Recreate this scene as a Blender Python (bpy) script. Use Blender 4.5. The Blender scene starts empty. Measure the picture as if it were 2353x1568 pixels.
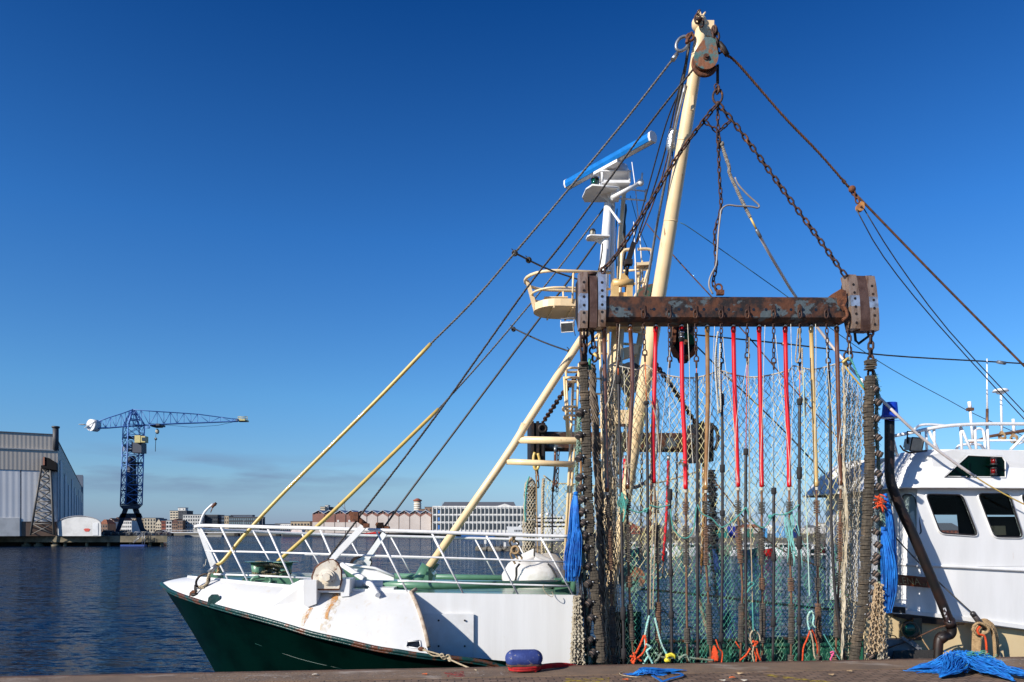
import bpy, math, random
from mathutils import Vector, Matrix
random.seed(7)
R = math.radians
SC = bpy.context.scene

# ---------------------------------------------------------------- camera, sky, sun
HC = 4.6          # eye above the water
FPX = 1700.0      # focal length in units of a 2353 px wide picture
HZ = 1218.0
CX = 1176.5
camd = bpy.data.cameras.new('camera')
cam = bpy.data.objects.new('camera', camd)
SC.collection.objects.link(cam)
SC.camera = cam
cam.location = (0, 0, HC)
cam.rotation_euler = (R(90), 0, 0)
camd.sensor_width = 36
camd.lens = 36 * FPX / 2353
camd.shift_y = (HZ - 784) / 2353
camd.clip_start = 0.1
camd.clip_end = 20000

SUN_EL, SUN_AZ = 26.0, 231.0     # compass azimuth of the sun, +Y is north
w = bpy.data.worlds.new('World')
SC.world = w
w.use_nodes = True
nt = w.node_tree
nt.nodes.clear()
wo = nt.nodes.new('ShaderNodeOutputWorld')
bg = nt.nodes.new('ShaderNodeBackground')
sky = nt.nodes.new('ShaderNodeTexSky')
sky.sky_type = 'NISHITA'
sky.sun_disc = False
sky.sun_elevation = R(SUN_EL)
sky.sun_rotation = R(SUN_AZ)
sky.altitude = 0
sky.air_density = 1.0
sky.dust_density = 0.25
sky.ozone_density = 3.0
bg.inputs['Strength'].default_value = 0.092
# polarised sky: deeper colour with height, faint low cloud streaks
tc = nt.nodes.new('ShaderNodeTexCoord')
sp = nt.nodes.new('ShaderNodeSeparateXYZ')
nt.links.new(tc.outputs['Generated'], sp.inputs[0])
rp = nt.nodes.new('ShaderNodeValToRGB')
nt.links.new(sp.outputs['Z'], rp.inputs[0])
SKY_STOPS = [(0.0, (0.42, 0.57, 1.12)), (0.06, (0.57, 0.79, 1.08)), (0.17, (0.47, 0.88, 1.22)), (0.36, (0.24, 0.72, 1.26)), (0.60, (0.045, 0.38, 0.88)), (1.0, (0.04, 0.30, 0.72))]
rp.color_ramp.elements[0].position = SKY_STOPS[0][0]
rp.color_ramp.elements[0].color = (*[c for c in SKY_STOPS[0][1]], 1)
rp.color_ramp.elements[1].position = SKY_STOPS[-1][0]
rp.color_ramp.elements[1].color = (*SKY_STOPS[-1][1], 1)
for p_, c_ in SKY_STOPS[1:-1]:
    e = rp.color_ramp.elements.new(p_)
    e.color = (*c_, 1)
mul = nt.nodes.new('ShaderNodeMixRGB')
mul.blend_type = 'MULTIPLY'
mul.inputs[0].default_value = 1
nt.links.new(sky.outputs[0], mul.inputs[1])
nt.links.new(rp.outputs[0], mul.inputs[2])
mp = nt.nodes.new('ShaderNodeMapping')
mp.inputs['Scale'].default_value = (3.5, 3.5, 22)
nt.links.new(tc.outputs['Generated'], mp.inputs[0])
cn = nt.nodes.new('ShaderNodeTexNoise')
cn.inputs['Scale'].default_value = 2.2
cn.inputs['Detail'].default_value = 7
nt.links.new(mp.outputs[0], cn.inputs[0])
cr = nt.nodes.new('ShaderNodeValToRGB')
cr.color_ramp.elements[0].position = 0.45
cr.color_ramp.elements[0].color = (0, 0, 0, 1)
cr.color_ramp.elements[1].position = 0.66
cr.color_ramp.elements[1].color = (1, 1, 1, 1)
nt.links.new(cn.outputs[0], cr.inputs[0])
zr = nt.nodes.new('ShaderNodeValToRGB')      # only between about 2 and 7 degrees up
zr.color_ramp.elements[0].position = 0.03
zr.color_ramp.elements[0].color = (0, 0, 0, 1)
zr.color_ramp.elements[1].position = 0.105
zr.color_ramp.elements[1].color = (0, 0, 0, 1)
e = zr.color_ramp.elements.new(0.07)
e.color = (1, 1, 1, 1)
nt.links.new(sp.outputs['Z'], zr.inputs[0])
xr = nt.nodes.new('ShaderNodeMapRange')      # fading out towards the right of the view
xr.inputs['From Min'].default_value = -0.05
xr.inputs['From Max'].default_value = -0.4
nt.links.new(sp.outputs['X'], xr.inputs['Value'])
m1 = nt.nodes.new('ShaderNodeMath'); m1.operation = 'MULTIPLY'
nt.links.new(cr.outputs[0], m1.inputs[0]); nt.links.new(zr.outputs[0], m1.inputs[1])
m2 = nt.nodes.new('ShaderNodeMath'); m2.operation = 'MULTIPLY'
nt.links.new(m1.outputs[0], m2.inputs[0]); nt.links.new(xr.outputs[0], m2.inputs[1])
m3 = nt.nodes.new('ShaderNodeMath'); m3.operation = 'MULTIPLY'
m3.inputs[1].default_value = 0.85
nt.links.new(m2.outputs[0], m3.inputs[0])
mc = nt.nodes.new('ShaderNodeMixRGB')
nt.links.new(m3.outputs[0], mc.inputs[0])
nt.links.new(mul.outputs[0], mc.inputs[1])
mc.inputs[2].default_value = (1.55, 2.15, 3.5, 1)
nt.links.new(mc.outputs[0], bg.inputs['Color'])
nt.links.new(bg.outputs[0], wo.inputs[0])

sund = bpy.data.lights.new('sun', 'SUN')
sund.energy = 5.0
sund.angle = R(0.53)
sund.color = (1.0, 0.945, 0.86)
sun = bpy.data.objects.new('sun', sund)
SC.collection.objects.link(sun)
sdir = Vector((math.sin(R(SUN_AZ)) * math.cos(R(SUN_EL)), math.cos(R(SUN_AZ)) * math.cos(R(SUN_EL)), math.sin(R(SUN_EL))))
sun.rotation_euler = (-sdir).to_track_quat('-Z', 'Y').to_euler()
sun.location = (-20, -20, 30)
SC.view_settings.view_transform = 'Standard'
SC.view_settings.look = 'None'
SC.view_settings.exposure = 0.34
SC.view_settings.gamma = 1.0
SC.render.film_transparent = False

# ---------------------------------------------------------------- frames of reference
EDGE_Y = FPX * 2.2 / (1532.5 - HZ)       # quay edge straight ahead
AL = math.atan(0.1035)
SA, CA = math.sin(AL), math.cos(AL)
def at(px, py, Y):
    return Vector(((px - CX) / FPX * Y, Y, HC - (py - HZ) / FPX * Y))
def S(px, py, v):
    """a measured direction met with the upright plane v metres beyond the quay edge"""
    kx = (px - CX) / FPX
    return at(px, py, (v + EDGE_Y * CA) / (CA - kx * SA))
def W(u, v, z):
    return Vector((u * CA - v * SA, EDGE_Y + u * SA + v * CA, z))
def UV(p):
    x, y = p[0], p[1] - EDGE_Y
    return (x * CA + y * SA, -x * SA + y * CA, p[2])
def lerp(a, b, t): return a + (b - a) * t
def interp(pts, x):
    """piecewise linear through [(x, value), ...]"""
    if x <= pts[0][0]: return pts[0][1]
    for (a, va), (b, vb) in zip(pts, pts[1:]):
        if x <= b: return va + (vb - va) * (x - a) / (b - a)
    return pts[-1][1]
def smooth_path(pts, n=6):
    """Catmull-Rom through points"""
    if len(pts) < 3: return [Vector(p) for p in pts]
    P = [Vector(p) for p in pts]
    P = [P[0] * 2 - P[1]] + P + [P[-1] * 2 - P[-2]]
    out = []
    for i in range(1, len(P) - 2):
        a, b, c, d = P[i - 1:i + 3]
        for k in range(n):
            t = k / n
            out.append(0.5 * ((2 * b) + (c - a) * t + (2 * a - 5 * b + 4 * c - d) * t * t + (3 * b - a - 3 * c + d) * t ** 3))
    out.append(P[-2])
    return out

# ---------------------------------------------------------------- materials
MATS = {}
def _n(nt, t, **kw):
    n = nt.nodes.new(t)
    for k, v_ in kw.items(): n.inputs[k].default_value = v_
    return n
def mat(name, col, rough=0.55, metal=0.0, col2=None, scale=6.0, lo=0.42, hi=0.62, bump=0.0, bscale=40.0, stretch=(1, 1, 1), spec=0.5,
        col3=None, s3=3.0, lo3=0.6, hi3=0.7, st3=(1, 1, 1), trans=0.0, coat=0.0):
    if name in MATS: return MATS[name]
    m = bpy.data.materials.new(name)
    m.use_nodes = True
    nt = m.node_tree
    b = nt.nodes['Principled BSDF']
    b.inputs['Base Color'].default_value = (*col, 1)
    b.inputs['Roughness'].default_value = rough
    b.inputs['Metallic'].default_value = metal
    b.inputs['Specular IOR Level'].default_value = spec
    if trans: b.inputs['Transmission Weight'].default_value = trans
    if coat: b.inputs['Coat Weight'].default_value = coat
    tcn = nt.nodes.new('ShaderNodeTexCoord')
    if col2 is None: col2 = tuple(c * 0.8 for c in col)
    def layer(c_in, c2, sc, l, h, st):
        mpn = nt.nodes.new('ShaderNodeMapping')
        mpn.inputs['Scale'].default_value = st
        nt.links.new(tcn.outputs['Object'], mpn.inputs[0])
        nz = _n(nt, 'ShaderNodeTexNoise', Scale=sc, Detail=8.0, Roughness=0.62)
        nt.links.new(mpn.outputs[0], nz.inputs[0])
        rr = nt.nodes.new('ShaderNodeValToRGB')
        rr.color_ramp.elements[0].position = l
        rr.color_ramp.elements[0].color = (0, 0, 0, 1)
        rr.color_ramp.elements[1].position = h
        rr.color_ramp.elements[1].color = (1, 1, 1, 1)
        nt.links.new(nz.outputs[0], rr.inputs[0])
        mx = nt.nodes.new('ShaderNodeMixRGB')
        nt.links.new(rr.outputs[0], mx.inputs[0])
        if isinstance(c_in, tuple): mx.inputs[1].default_value = (*c_in, 1)
        else: nt.links.new(c_in, mx.inputs[1])
        mx.inputs[2].default_value = (*c2, 1)
        return mx.outputs[0]
    o = layer(col, col2, scale, lo, hi, stretch)
    if col3: o = layer(o, col3, s3, lo3, hi3, st3)
    nt.links.new(o, b.inputs['Base Color'])
    if bump:
        nz = _n(nt, 'ShaderNodeTexNoise', Scale=bscale, Detail=6.0)
        nt.links.new(tcn.outputs['Object'], nz.inputs[0])
        bp = nt.nodes.new('ShaderNodeBump')
        bp.inputs['Strength'].default_value = bump
        bp.inputs['Distance'].default_value = 0.02
        nt.links.new(nz.outputs[0], bp.inputs['Height'])
        nt.links.new(bp.outputs[0], b.inputs['Normal'])
    MATS[name] = m
    return m
WHITE = mat('white_paint', (0.80, 0.79, 0.77), 0.38, col2=(0.72, 0.70, 0.67), scale=2.5, col3=(0.62, 0.47, 0.30), s3=5.0, lo3=0.70, hi3=0.86, bump=0.04, bscale=9, stretch=(1, 1, .4), coat=.2)
WHITER = mat('white_rail_paint', (0.80, 0.79, 0.78), 0.4, col2=(0.72, 0.70, 0.68), scale=14, col3=(0.5, 0.33, 0.2), s3=9, lo3=0.72, hi3=0.8)
CREAM = mat('cream_paint', (0.82, 0.62, 0.36), 0.38, col2=(0.77, 0.56, 0.31), scale=3, col3=(0.25, 0.11, 0.04), s3=5, lo3=0.645, hi3=0.70, st3=(2, 2, .5), coat=.2)
GREEN = mat('green_paint', (0.10, 0.225, 0.14), 0.35, col2=(0.075, 0.18, 0.11), scale=3, coat=.3)
DKGREEN = mat('hull_green', (0.0004, 0.010, 0.0072), 0.34, col2=(0.0003, 0.0055, 0.004), scale=1.5, bump=0.05, bscale=4, col3=(0.008, 0.03, 0.024), s3=8, lo3=.7, hi3=.8, st3=(.2, .2, 4), spec=.12)
RIMGREEN = mat('gunwale_paint', (0.003, 0.032, 0.030), 0.35, col2=(0.006, 0.05, 0.045), scale=9, col3=(0.11, 0.035, 0.015), s3=3.2, lo3=0.52, hi3=0.60, bump=.4, bscale=30)
RUST = mat('rust', (0.16, 0.055, 0.022), 0.85, col2=(0.06, 0.022, 0.012), scale=9, col3=(0.33, 0.12, 0.04), s3=5, lo3=0.6, hi3=0.75, bump=0.5, bscale=35)
CHAIN = mat('chain_iron', (0.075, 0.032, 0.020), 0.7, 0.2, col2=(0.028, 0.015, 0.012), scale=14, col3=(0.20, 0.085, 0.035), s3=4, lo3=.6, hi3=.7, bump=0.3, bscale=60)
BEAM = mat('weathered_beam', (0.022, 0.015, 0.013), 0.65, 0.1, col2=(0.115, 0.042, 0.018), scale=4.5, lo=.44, hi=.60, col3=(0.085, 0.11, 0.12), s3=3.6, lo3=0.565, hi3=0.60, bump=0.45, bscale=14, st3=(.7, 1, 1))
DKIRON = mat('dark_iron', (0.018, 0.014, 0.013), 0.6, 0.3, col2=(0.055, 0.03, 0.02), scale=5, lo=.5, hi=.7, bump=.2, bscale=25)
SHOE = mat('worn_shoe_steel', (0.42, 0.29, 0.21), 0.36, 0.5, col2=(0.22, 0.12, 0.07), scale=5, lo=.48, hi=.64, bump=.25, bscale=40, stretch=(3, 3, .6))
SHOE2 = mat('polished_shoe_steel', (0.55, 0.60, 0.68), 0.28, 0.6, col2=(0.28, 0.27, 0.28), scale=6, bump=.1, bscale=60)
CHROME = mat('ferrule_steel', (0.62, 0.62, 0.64), 0.12, 1.0)
GALV = mat('galvanised', (0.36, 0.37, 0.38), 0.4, 0.7, col2=(0.26, 0.25, 0.24), scale=14)
WIRE = mat('grey_wire_rope', (0.16, 0.15, 0.135), 0.6, 0.3, col2=(0.07, 0.062, 0.055), scale=30)
BWIRE = mat('black_wire_rope', (0.022, 0.020, 0.022), 0.5, 0.2, col2=(0.055, 0.045, 0.035), scale=25)
RWIRE = mat('rusty_wire_rope', (0.14, 0.058, 0.025), 0.7, col2=(0.05, 0.028, 0.018), scale=10)
YSLEEVE = mat('yellow_sleeve', (0.66, 0.46, 0.12), 0.38, col2=(0.58, 0.38, 0.10), scale=4, coat=.4)
REDH = mat('red_hose', (0.66, 0.003, 0.008), 0.34, col2=(0.54, 0.002, 0.007), scale=4, coat=.25)
BROWNH = mat('brown_hose', (0.105, 0.035, 0.015), 0.25, col2=(0.15, 0.055, 0.018), scale=4, coat=.7)
AMBERH = mat('amber_hose', (0.24, 0.11, 0.03), 0.25, col2=(0.33, 0.17, 0.05), scale=3, coat=.7)
YAMBER = mat('straw_hose', (0.55, 0.36, 0.13), 0.25, col2=(0.62, 0.43, 0.17), scale=3, coat=.7)
ROD = mat('rusty_rod', (0.20, 0.10, 0.055), 0.5, 0.4, col2=(0.11, 0.06, 0.04), scale=12)
DISC = mat('rubber_discs', (0.105, 0.088, 0.07), 0.9, col2=(0.05, 0.043, 0.037), scale=20, col3=(0.19, 0.11, 0.065), s3=3.0, lo3=.56, hi3=.66)
DISC2 = mat('rusty_discs', (0.20, 0.105, 0.06), 0.9, col2=(0.07, 0.045, 0.035), scale=20)
TYRE = mat('cut_tyre_discs', (0.085, 0.068, 0.048), 0.95, col2=(0.045, 0.037, 0.028), scale=12, col3=(0.17, 0.12, 0.075), s3=3.5, lo3=.55, hi3=.7, bump=.6, bscale=45)
RUBBER = mat('black_rubber', (0.016, 0.014, 0.016), 0.5, col2=(0.03, 0.026, 0.026), scale=10)
ORANGE = mat('orange_core', (0.72, 0.13, 0.02), 0.45)
ORROPE = mat('orange_rope', (0.75, 0.085, 0.015), 0.8, col2=(0.55, 0.06, 0.015), scale=30, bump=.6, bscale=90)
TEAL = mat('teal_rope', (0.08, 0.36, 0.30), 0.85, col2=(0.10, 0.34, 0.29), scale=20, bump=.6, bscale=90)
FADED = mat('faded_teal_rope', (0.22, 0.32, 0.25), 0.95, col2=(0.20, 0.17, 0.11), scale=7, bump=.8, bscale=60)
BEIGE = mat('beige_rope', (0.52, 0.42, 0.28), 0.9, col2=(0.36, 0.28, 0.18), scale=16, bump=.6, bscale=90)
WROPE = mat('white_rope', (0.66, 0.62, 0.53), 0.9, col2=(0.5, 0.45, 0.36), scale=20, bump=.5, bscale=90)
TAN = mat('tan_rope', (0.40, 0.27, 0.14), 0.9, col2=(0.28, 0.18, 0.09), scale=20, bump=.6, bscale=80)
MOOR = mat('olive_mooring_rope', (0.22, 0.19, 0.11), 0.9, col2=(0.06, 0.05, 0.03), scale=24, bump=.8, bscale=80)
NETY = mat('yellow_net_twine', (0.76, 0.68, 0.30), 0.85, col2=(0.68, 0.62, 0.42), scale=3)
NETG = mat('green_net_twine', (0.05, 0.27, 0.19), 0.85, col2=(0.20, 0.36, 0.22), scale=2)
NETW = mat('white_net_twine', (0.56, 0.49, 0.36), 0.85, col2=(0.36, 0.29, 0.19), scale=3)
NETB = mat('dark_and_shaded_twine', (0.055, 0.052, 0.05), 0.85, col2=(0.10, 0.085, 0.06), scale=3)
NETBR = mat('brown_net_twine', (0.22, 0.17, 0.12), 0.9, col2=(0.13, 0.10, 0.08), scale=8)
BLUE = mat('blue_twine', (0.002, 0.165, 0.56), 0.75, col2=(0.002, 0.10, 0.42), scale=9)
BLUE2 = mat('light_blue_twine', (0.02, 0.26, 0.72), 0.6, col2=(0.008, 0.15, 0.55), scale=9)
BBUCKET = mat('blue_plastic', (0.01, 0.05, 0.42), 0.3, col2=(0.01, 0.04, 0.36), coat=.3)
RADBLUE = mat('radar_blue', (0.01, 0.17, 0.52), 0.3)
PIPEBR = mat('sooty_pipe', (0.007, 0.006, 0.006), 0.5, 0.0, col2=(0.022, 0.009, 0.006), scale=3)
BAG = mat('white_tarpaulin', (0.68, 0.66, 0.62), 0.6, col2=(0.55, 0.52, 0.47), scale=4, bump=.5, bscale=6)
FLAKY = mat('flaking_block_paint', (0.05, 0.14, 0.13), 0.7, col2=(0.10, 0.14, 0.14), scale=3, col3=(0.21, 0.08, 0.035), s3=3.4, lo3=0.5, hi3=0.56, bump=.5, bscale=20)
RUSTWHITE = mat('rust_edged_white', (0.70, 0.64, 0.54), 0.5, col2=(0.64, 0.54, 0.40), scale=5, col3=(0.16, 0.05, 0.02), s3=6, lo3=0.58, hi3=0.66, bump=.2, bscale=20)
BLACKW = mat('window_dark', (0.012, 0.014, 0.017), 0.06, col2=(0.012, 0.014, 0.017), spec=.6)
LENSG = mat('green_lens', (0.0, 0.07, 0.045), 0.1)
LENSR = mat('red_lens', (0.16, 0.006, 0.006), 0.1)
GLASS = mat('clear_lens', (0.45, 0.42, 0.33), 0.1)
BOARD = mat('name_board_wood', (0.17, 0.04, 0.012), 0.35, col2=(0.10, 0.022, 0.008), scale=4, stretch=(1, 1, 5), coat=.4)
GOLD = mat('gilt_letters', (0.42, 0.33, 0.16), 0.4)

# ---------------------------------------------------------------- mesh builder
class MB:
    def __init__(s): s.v = []; s.f = []; s.m = []; s.mi = 0; s.sm = []; s.smooth = False
    def add(s, vs, fs):
        b = len(s.v)
        s.v.extend(Vector(p) for p in vs)
        for f in fs:
            s.f.append([b + i for i in f]); s.m.append(s.mi); s.sm.append(s.smooth)
    def poly(s, pts): s.add(pts, [list(range(len(pts)))])
    def prism(s, pts, d):
        """closed polygon pts pushed along d"""
        n = len(pts); d = Vector(d)
        P = [Vector(p) for p in pts]
        nrm = Vector((0, 0, 0))
        for i in range(n): nrm += P[i].cross(P[(i + 1) % n])
        if nrm.dot(d) > 0: P.reverse()
        s.add(P + [p + d for p in P], [list(range(n)), [2 * n - 1 - i for i in range(n)]] + [[(i + 1) % n, i, n + i, n + (i + 1) % n] for i in range(n)])
    def box(s, c, size, ax=None):
        c = Vector(c); hx, hy, hz = [q / 2 for q in size]
        X, Y, Z = ax if ax else (Vector((1, 0, 0)), Vector((0, 1, 0)), Vector((0, 0, 1)))
        vs = [c + X * (a * hx) + Y * (b * hy) + Z * (d * hz) for a in (-1, 1) for b in (-1, 1) for d in (-1, 1)]
        s.add(vs, [[0, 1, 3, 2], [4, 6, 7, 5], [0, 4, 5, 1], [2, 3, 7, 6], [0, 2, 6, 4], [1, 5, 7, 3]])
    def ubox(s, u0, u1, v0, v1, z0, z1):
        """box in the ship's frame"""
        s.box(W((u0 + u1) / 2, (v0 + v1) / 2, (z0 + z1) / 2), (abs(u1 - u0), abs(v1 - v0), abs(z1 - z0)), (Vector((CA, SA, 0)), Vector((-SA, CA, 0)), Vector((0, 0, 1))))
    def tube(s, pts, r, n=8, closed=False, cap=True, sm=True):
        P = [Vector(p) for p in pts]
        k = len(P)
        if k < 2: return
        rs = r if isinstance(r, (list, tuple)) else [r] * k
        T = []
        for i in range(k):
            if closed: t = P[(i + 1) % k] - P[i - 1]
            else: t = P[min(i + 1, k - 1)] - P[max(i - 1, 0)]
            if t.length < 1e-9: t = Vector((0, 0, 1))
            T.append(t.normalized())
        a = Vector((0, 0, 1)) if abs(T[0].z) < 0.9 else Vector((1, 0, 0))
        N = (a - T[0] * a.dot(T[0])).normalized()
        vs = []
        for i in range(k):
            N = N - T[i] * N.dot(T[i])
            if N.length < 1e-6:
                a = Vector((1, 0, 0)) if abs(T[i].x) < .9 else Vector((0, 1, 0))
                N = a - T[i] * a.dot(T[i])
            N.normalize()
            B = T[i].cross(N)
            for j in range(n):
                an = 2 * math.pi * j / n
                vs.append(P[i] + (N * math.cos(an) + B * math.sin(an)) * rs[i])
        fs = []
        for i in range(k if closed else k - 1):
            i2 = (i + 1) % k
            for j in range(n):
                j2 = (j + 1) % n
                fs.append([i * n + j, i * n + j2, i2 * n + j2, i2 * n + j])
        old = s.smooth; s.smooth = sm
        s.add(vs, fs)
        s.smooth = False
        if cap and not closed:
            b = len(s.v) - len(vs)
            s.f.append([b + j for j in range(n - 1, -1, -1)]); s.m.append(s.mi); s.sm.append(False)
            s.f.append([b + (k - 1) * n + j for j in range(n)]); s.m.append(s.mi); s.sm.append(False)
        s.smooth = old
    def cyl(s, a, b, r, n=12, r2=None, sm=True): s.tube([a, b], [r, r if r2 is None else r2], n, sm=sm)
    def sphere(s, c, r, nu=10, nv=7, sc=(1, 1, 1)):
        c = Vector(c); vs = []
        for i in range(nv + 1):
            th = math.pi * i / nv
            for j in range(nu):
                ph = 2 * math.pi * j / nu
                vs.append(c + Vector((r * sc[0] * math.sin(th) * math.cos(ph), r * sc[1] * math.sin(th) * math.sin(ph), r * sc[2] * math.cos(th))))
        fs = [[i * nu + j, (i + 1) * nu + j, (i + 1) * nu + (j + 1) % nu, i * nu + (j + 1) % nu] for i in range(nv) for j in range(nu)]
        old = s.smooth; s.smooth = True; s.add(vs, fs); s.smooth = old
    def ring(s, c, ax, R_, r, n=16, m=6, st=1.0, along=None):
        """torus around axis ax, stretched st times in direction along"""
        c = Vector(c); ax = Vector(ax).normalized()
        if along is None: along = Vector((0, 0, 1)) if abs(ax.z) < .9 else Vector((1, 0, 0))
        A = Vector(along); A = (A - ax * A.dot(ax)).normalized(); B = ax.cross(A)
        s.tube([c + A * math.cos(2 * math.pi * i / n) * R_ * st + B * math.sin(2 * math.pi * i / n) * R_ for i in range(n)], r, m, closed=True)
    def loft(s, rows, closed=False):
        """rows of equal length joined into a sheet"""
        n = len(rows[0]); vs = [p for r_ in rows for p in r_]
        fs = []
        for i in range(len(rows) - 1):
            for j in range(n if closed else n - 1):
                j2 = (j + 1) % n
                fs.append([i * n + j, i * n + j2, (i + 1) * n + j2, (i + 1) * n + j])
        s.add(vs, fs)
    def chain(s, path, pitch, wire, width, n=8, m=5, start=0):
        """chain of links along a path"""
        P = [Vector(p) for p in path]
        L = [0]
        for a, b in zip(P, P[1:]): L.append(L[-1] + (b - a).length)
        def pos(d):
            for i in range(len(L) - 1):
                if d <= L[i + 1] or i == len(L) - 2:
                    return P[i].lerp(P[i + 1], (d - L[i]) / max(1e-9, L[i + 1] - L[i]))
        k = max(1, round(L[-1] / pitch)); pitch = L[-1] / k
        for i in range(k):
            a, b = pos(i * pitch), pos((i + 1) * pitch)
            c = (a + b) / 2; t = (b - a).normalized()
            side = Vector((1, 0, 0)) if abs(t.x) < .8 else Vector((0, 0, 1))
            N = (side - t * side.dot(t)).normalized(); B = t.cross(N)
            an = R(45 + random.uniform(-14, 14)) + (math.pi / 2 if (i + start) % 2 else 0)
            Q = N * math.cos(an) + B * math.sin(an)
            hl = pitch / 2 + wire * 0.85 - width / 2; hw = width / 2
            pts = []
            for sgn in (1, -1):
                for q in range(4):
                    th = R(-90 + 60 * q)
                    pts.append(c + t * sgn * (hl + hw * math.cos(th)) + Q * sgn * hw * math.sin(th))
            s.tube(pts, wire, m, closed=True)
    def discs(s, path, r, thick, gap=0.15, n=10, jr=.08, jt=.08, sq=False):
        """a string of discs threaded on a path"""
        P = [Vector(p) for p in path]
        L = [0]
        for a, b in zip(P, P[1:]): L.append(L[-1] + (b - a).length)
        d = 0
        i = 0
        while d < L[-1] - thick * .5:
            th = thick * random.uniform(.75, 1.3)
            dd = min(d + th / 2, L[-1])
            while i < len(L) - 2 and dd > L[i + 1]: i += 1
            c = P[i].lerp(P[i + 1], (dd - L[i]) / max(1e-9, L[i + 1] - L[i]))
            t = (P[i + 1] - P[i]).normalized()
            t = (t + Vector([random.uniform(-jt, jt) for _ in range(3)])).normalized()
            rr = r * random.uniform(1 - jr, 1 + jr)
            h = th * (1 - gap) / 2
            s.tube([c - t * h, c - t * h * .6, c + t * h * .6, c + t * h], [rr * .9, rr, rr, rr * .9], n, sm=False)
            d += th
    def build(s, name, m, parent=None, **kw):
        me = bpy.data.meshes.new(name)
        vs = s.v
        if parent is None and kw.pop('base', True) and vs:
            xs = [p.x for p in vs]; ys = [p.y for p in vs]
            org = Vector(((min(xs) + max(xs)) / 2, (min(ys) + max(ys)) / 2, min(p.z for p in vs)))
        else:
            org = Vector((0, 0, 0)); q = parent
            while q is not None: org += q.location; q = q.parent
        me.from_pydata([tuple(p - org) for p in vs], [], s.f)
        ms = m if isinstance(m, (list, tuple)) else [m]
        for x in ms: me.materials.append(x)
        me.polygons.foreach_set('material_index', s.m)
        me.polygons.foreach_set('use_smooth', s.sm)
        me.update()
        o = bpy.data.objects.new(name, me)
        SC.collection.objects.link(o)
        if parent is None: o.location = org
        else: o.parent = parent
        for k, x in kw.items():
            if k in ('label', 'category', 'group', 'kind'): o[k] = x
        return o
def thing(name, label, cat, loc, group=None):
    o = bpy.data.objects.new(name, None)
    o.empty_display_size = .3
    SC.collection.objects.link(o)
    o.location = loc
    o['label'] = label; o['category'] = cat
    if group: o['group'] = group
    return o
def copy_tree(o, parent=None):
    c = o.copy(); SC.collection.objects.link(c)
    if parent is not None: c.parent = parent
    for ch in o.children: copy_tree(ch, c)
    return c
def new(fn, *a, **k):
    b = MB(); fn(b, *a, **k); return b
def tube_obj(name, pts, r, m, parent=None, n=8, closed=False, **kw):
    b = MB(); b.tube(pts, r, n, closed); return b.build(name, m, parent, **kw)
def pp(lst, v):
    """list of (px,py[,v]) -> points"""
    return [S(q[0], q[1], q[2] if len(q) > 2 else v) for q in lst]
def twist(b, pts, r, strands=3, turn=None, n=4):
    """laid rope: strands wound round each other along the path"""
    P = [Vector(p) for p in pts]
    L = [0]
    for a, c in zip(P, P[1:]): L.append(L[-1] + (c - a).length)
    turn = turn or r * 7
    step = turn / 6
    k = max(2, int(L[-1] / step)); i = 0
    path = []
    for q in range(k + 1):
        d = L[-1] * q / k
        while i < len(L) - 2 and d > L[i + 1]: i += 1
        path.append((P[i].lerp(P[i + 1], (d - L[i]) / max(1e-9, L[i + 1] - L[i])), (P[i + 1] - P[i]).normalized(), d))
    for st in range(strands):
        out = []
        for c, t, d in path:
            side = Vector((0, 0, 1)) if abs(t.z) < .8 else Vector((1, 0, 0))
            N = (side - t * side.dot(t)).normalized(); B = t.cross(N)
            an = 2 * math.pi * (d / turn + st / strands)
            out.append(c + (N * math.cos(an) + B * math.sin(an)) * r * .5)
        b.tube(out, r * .55, n)
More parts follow.
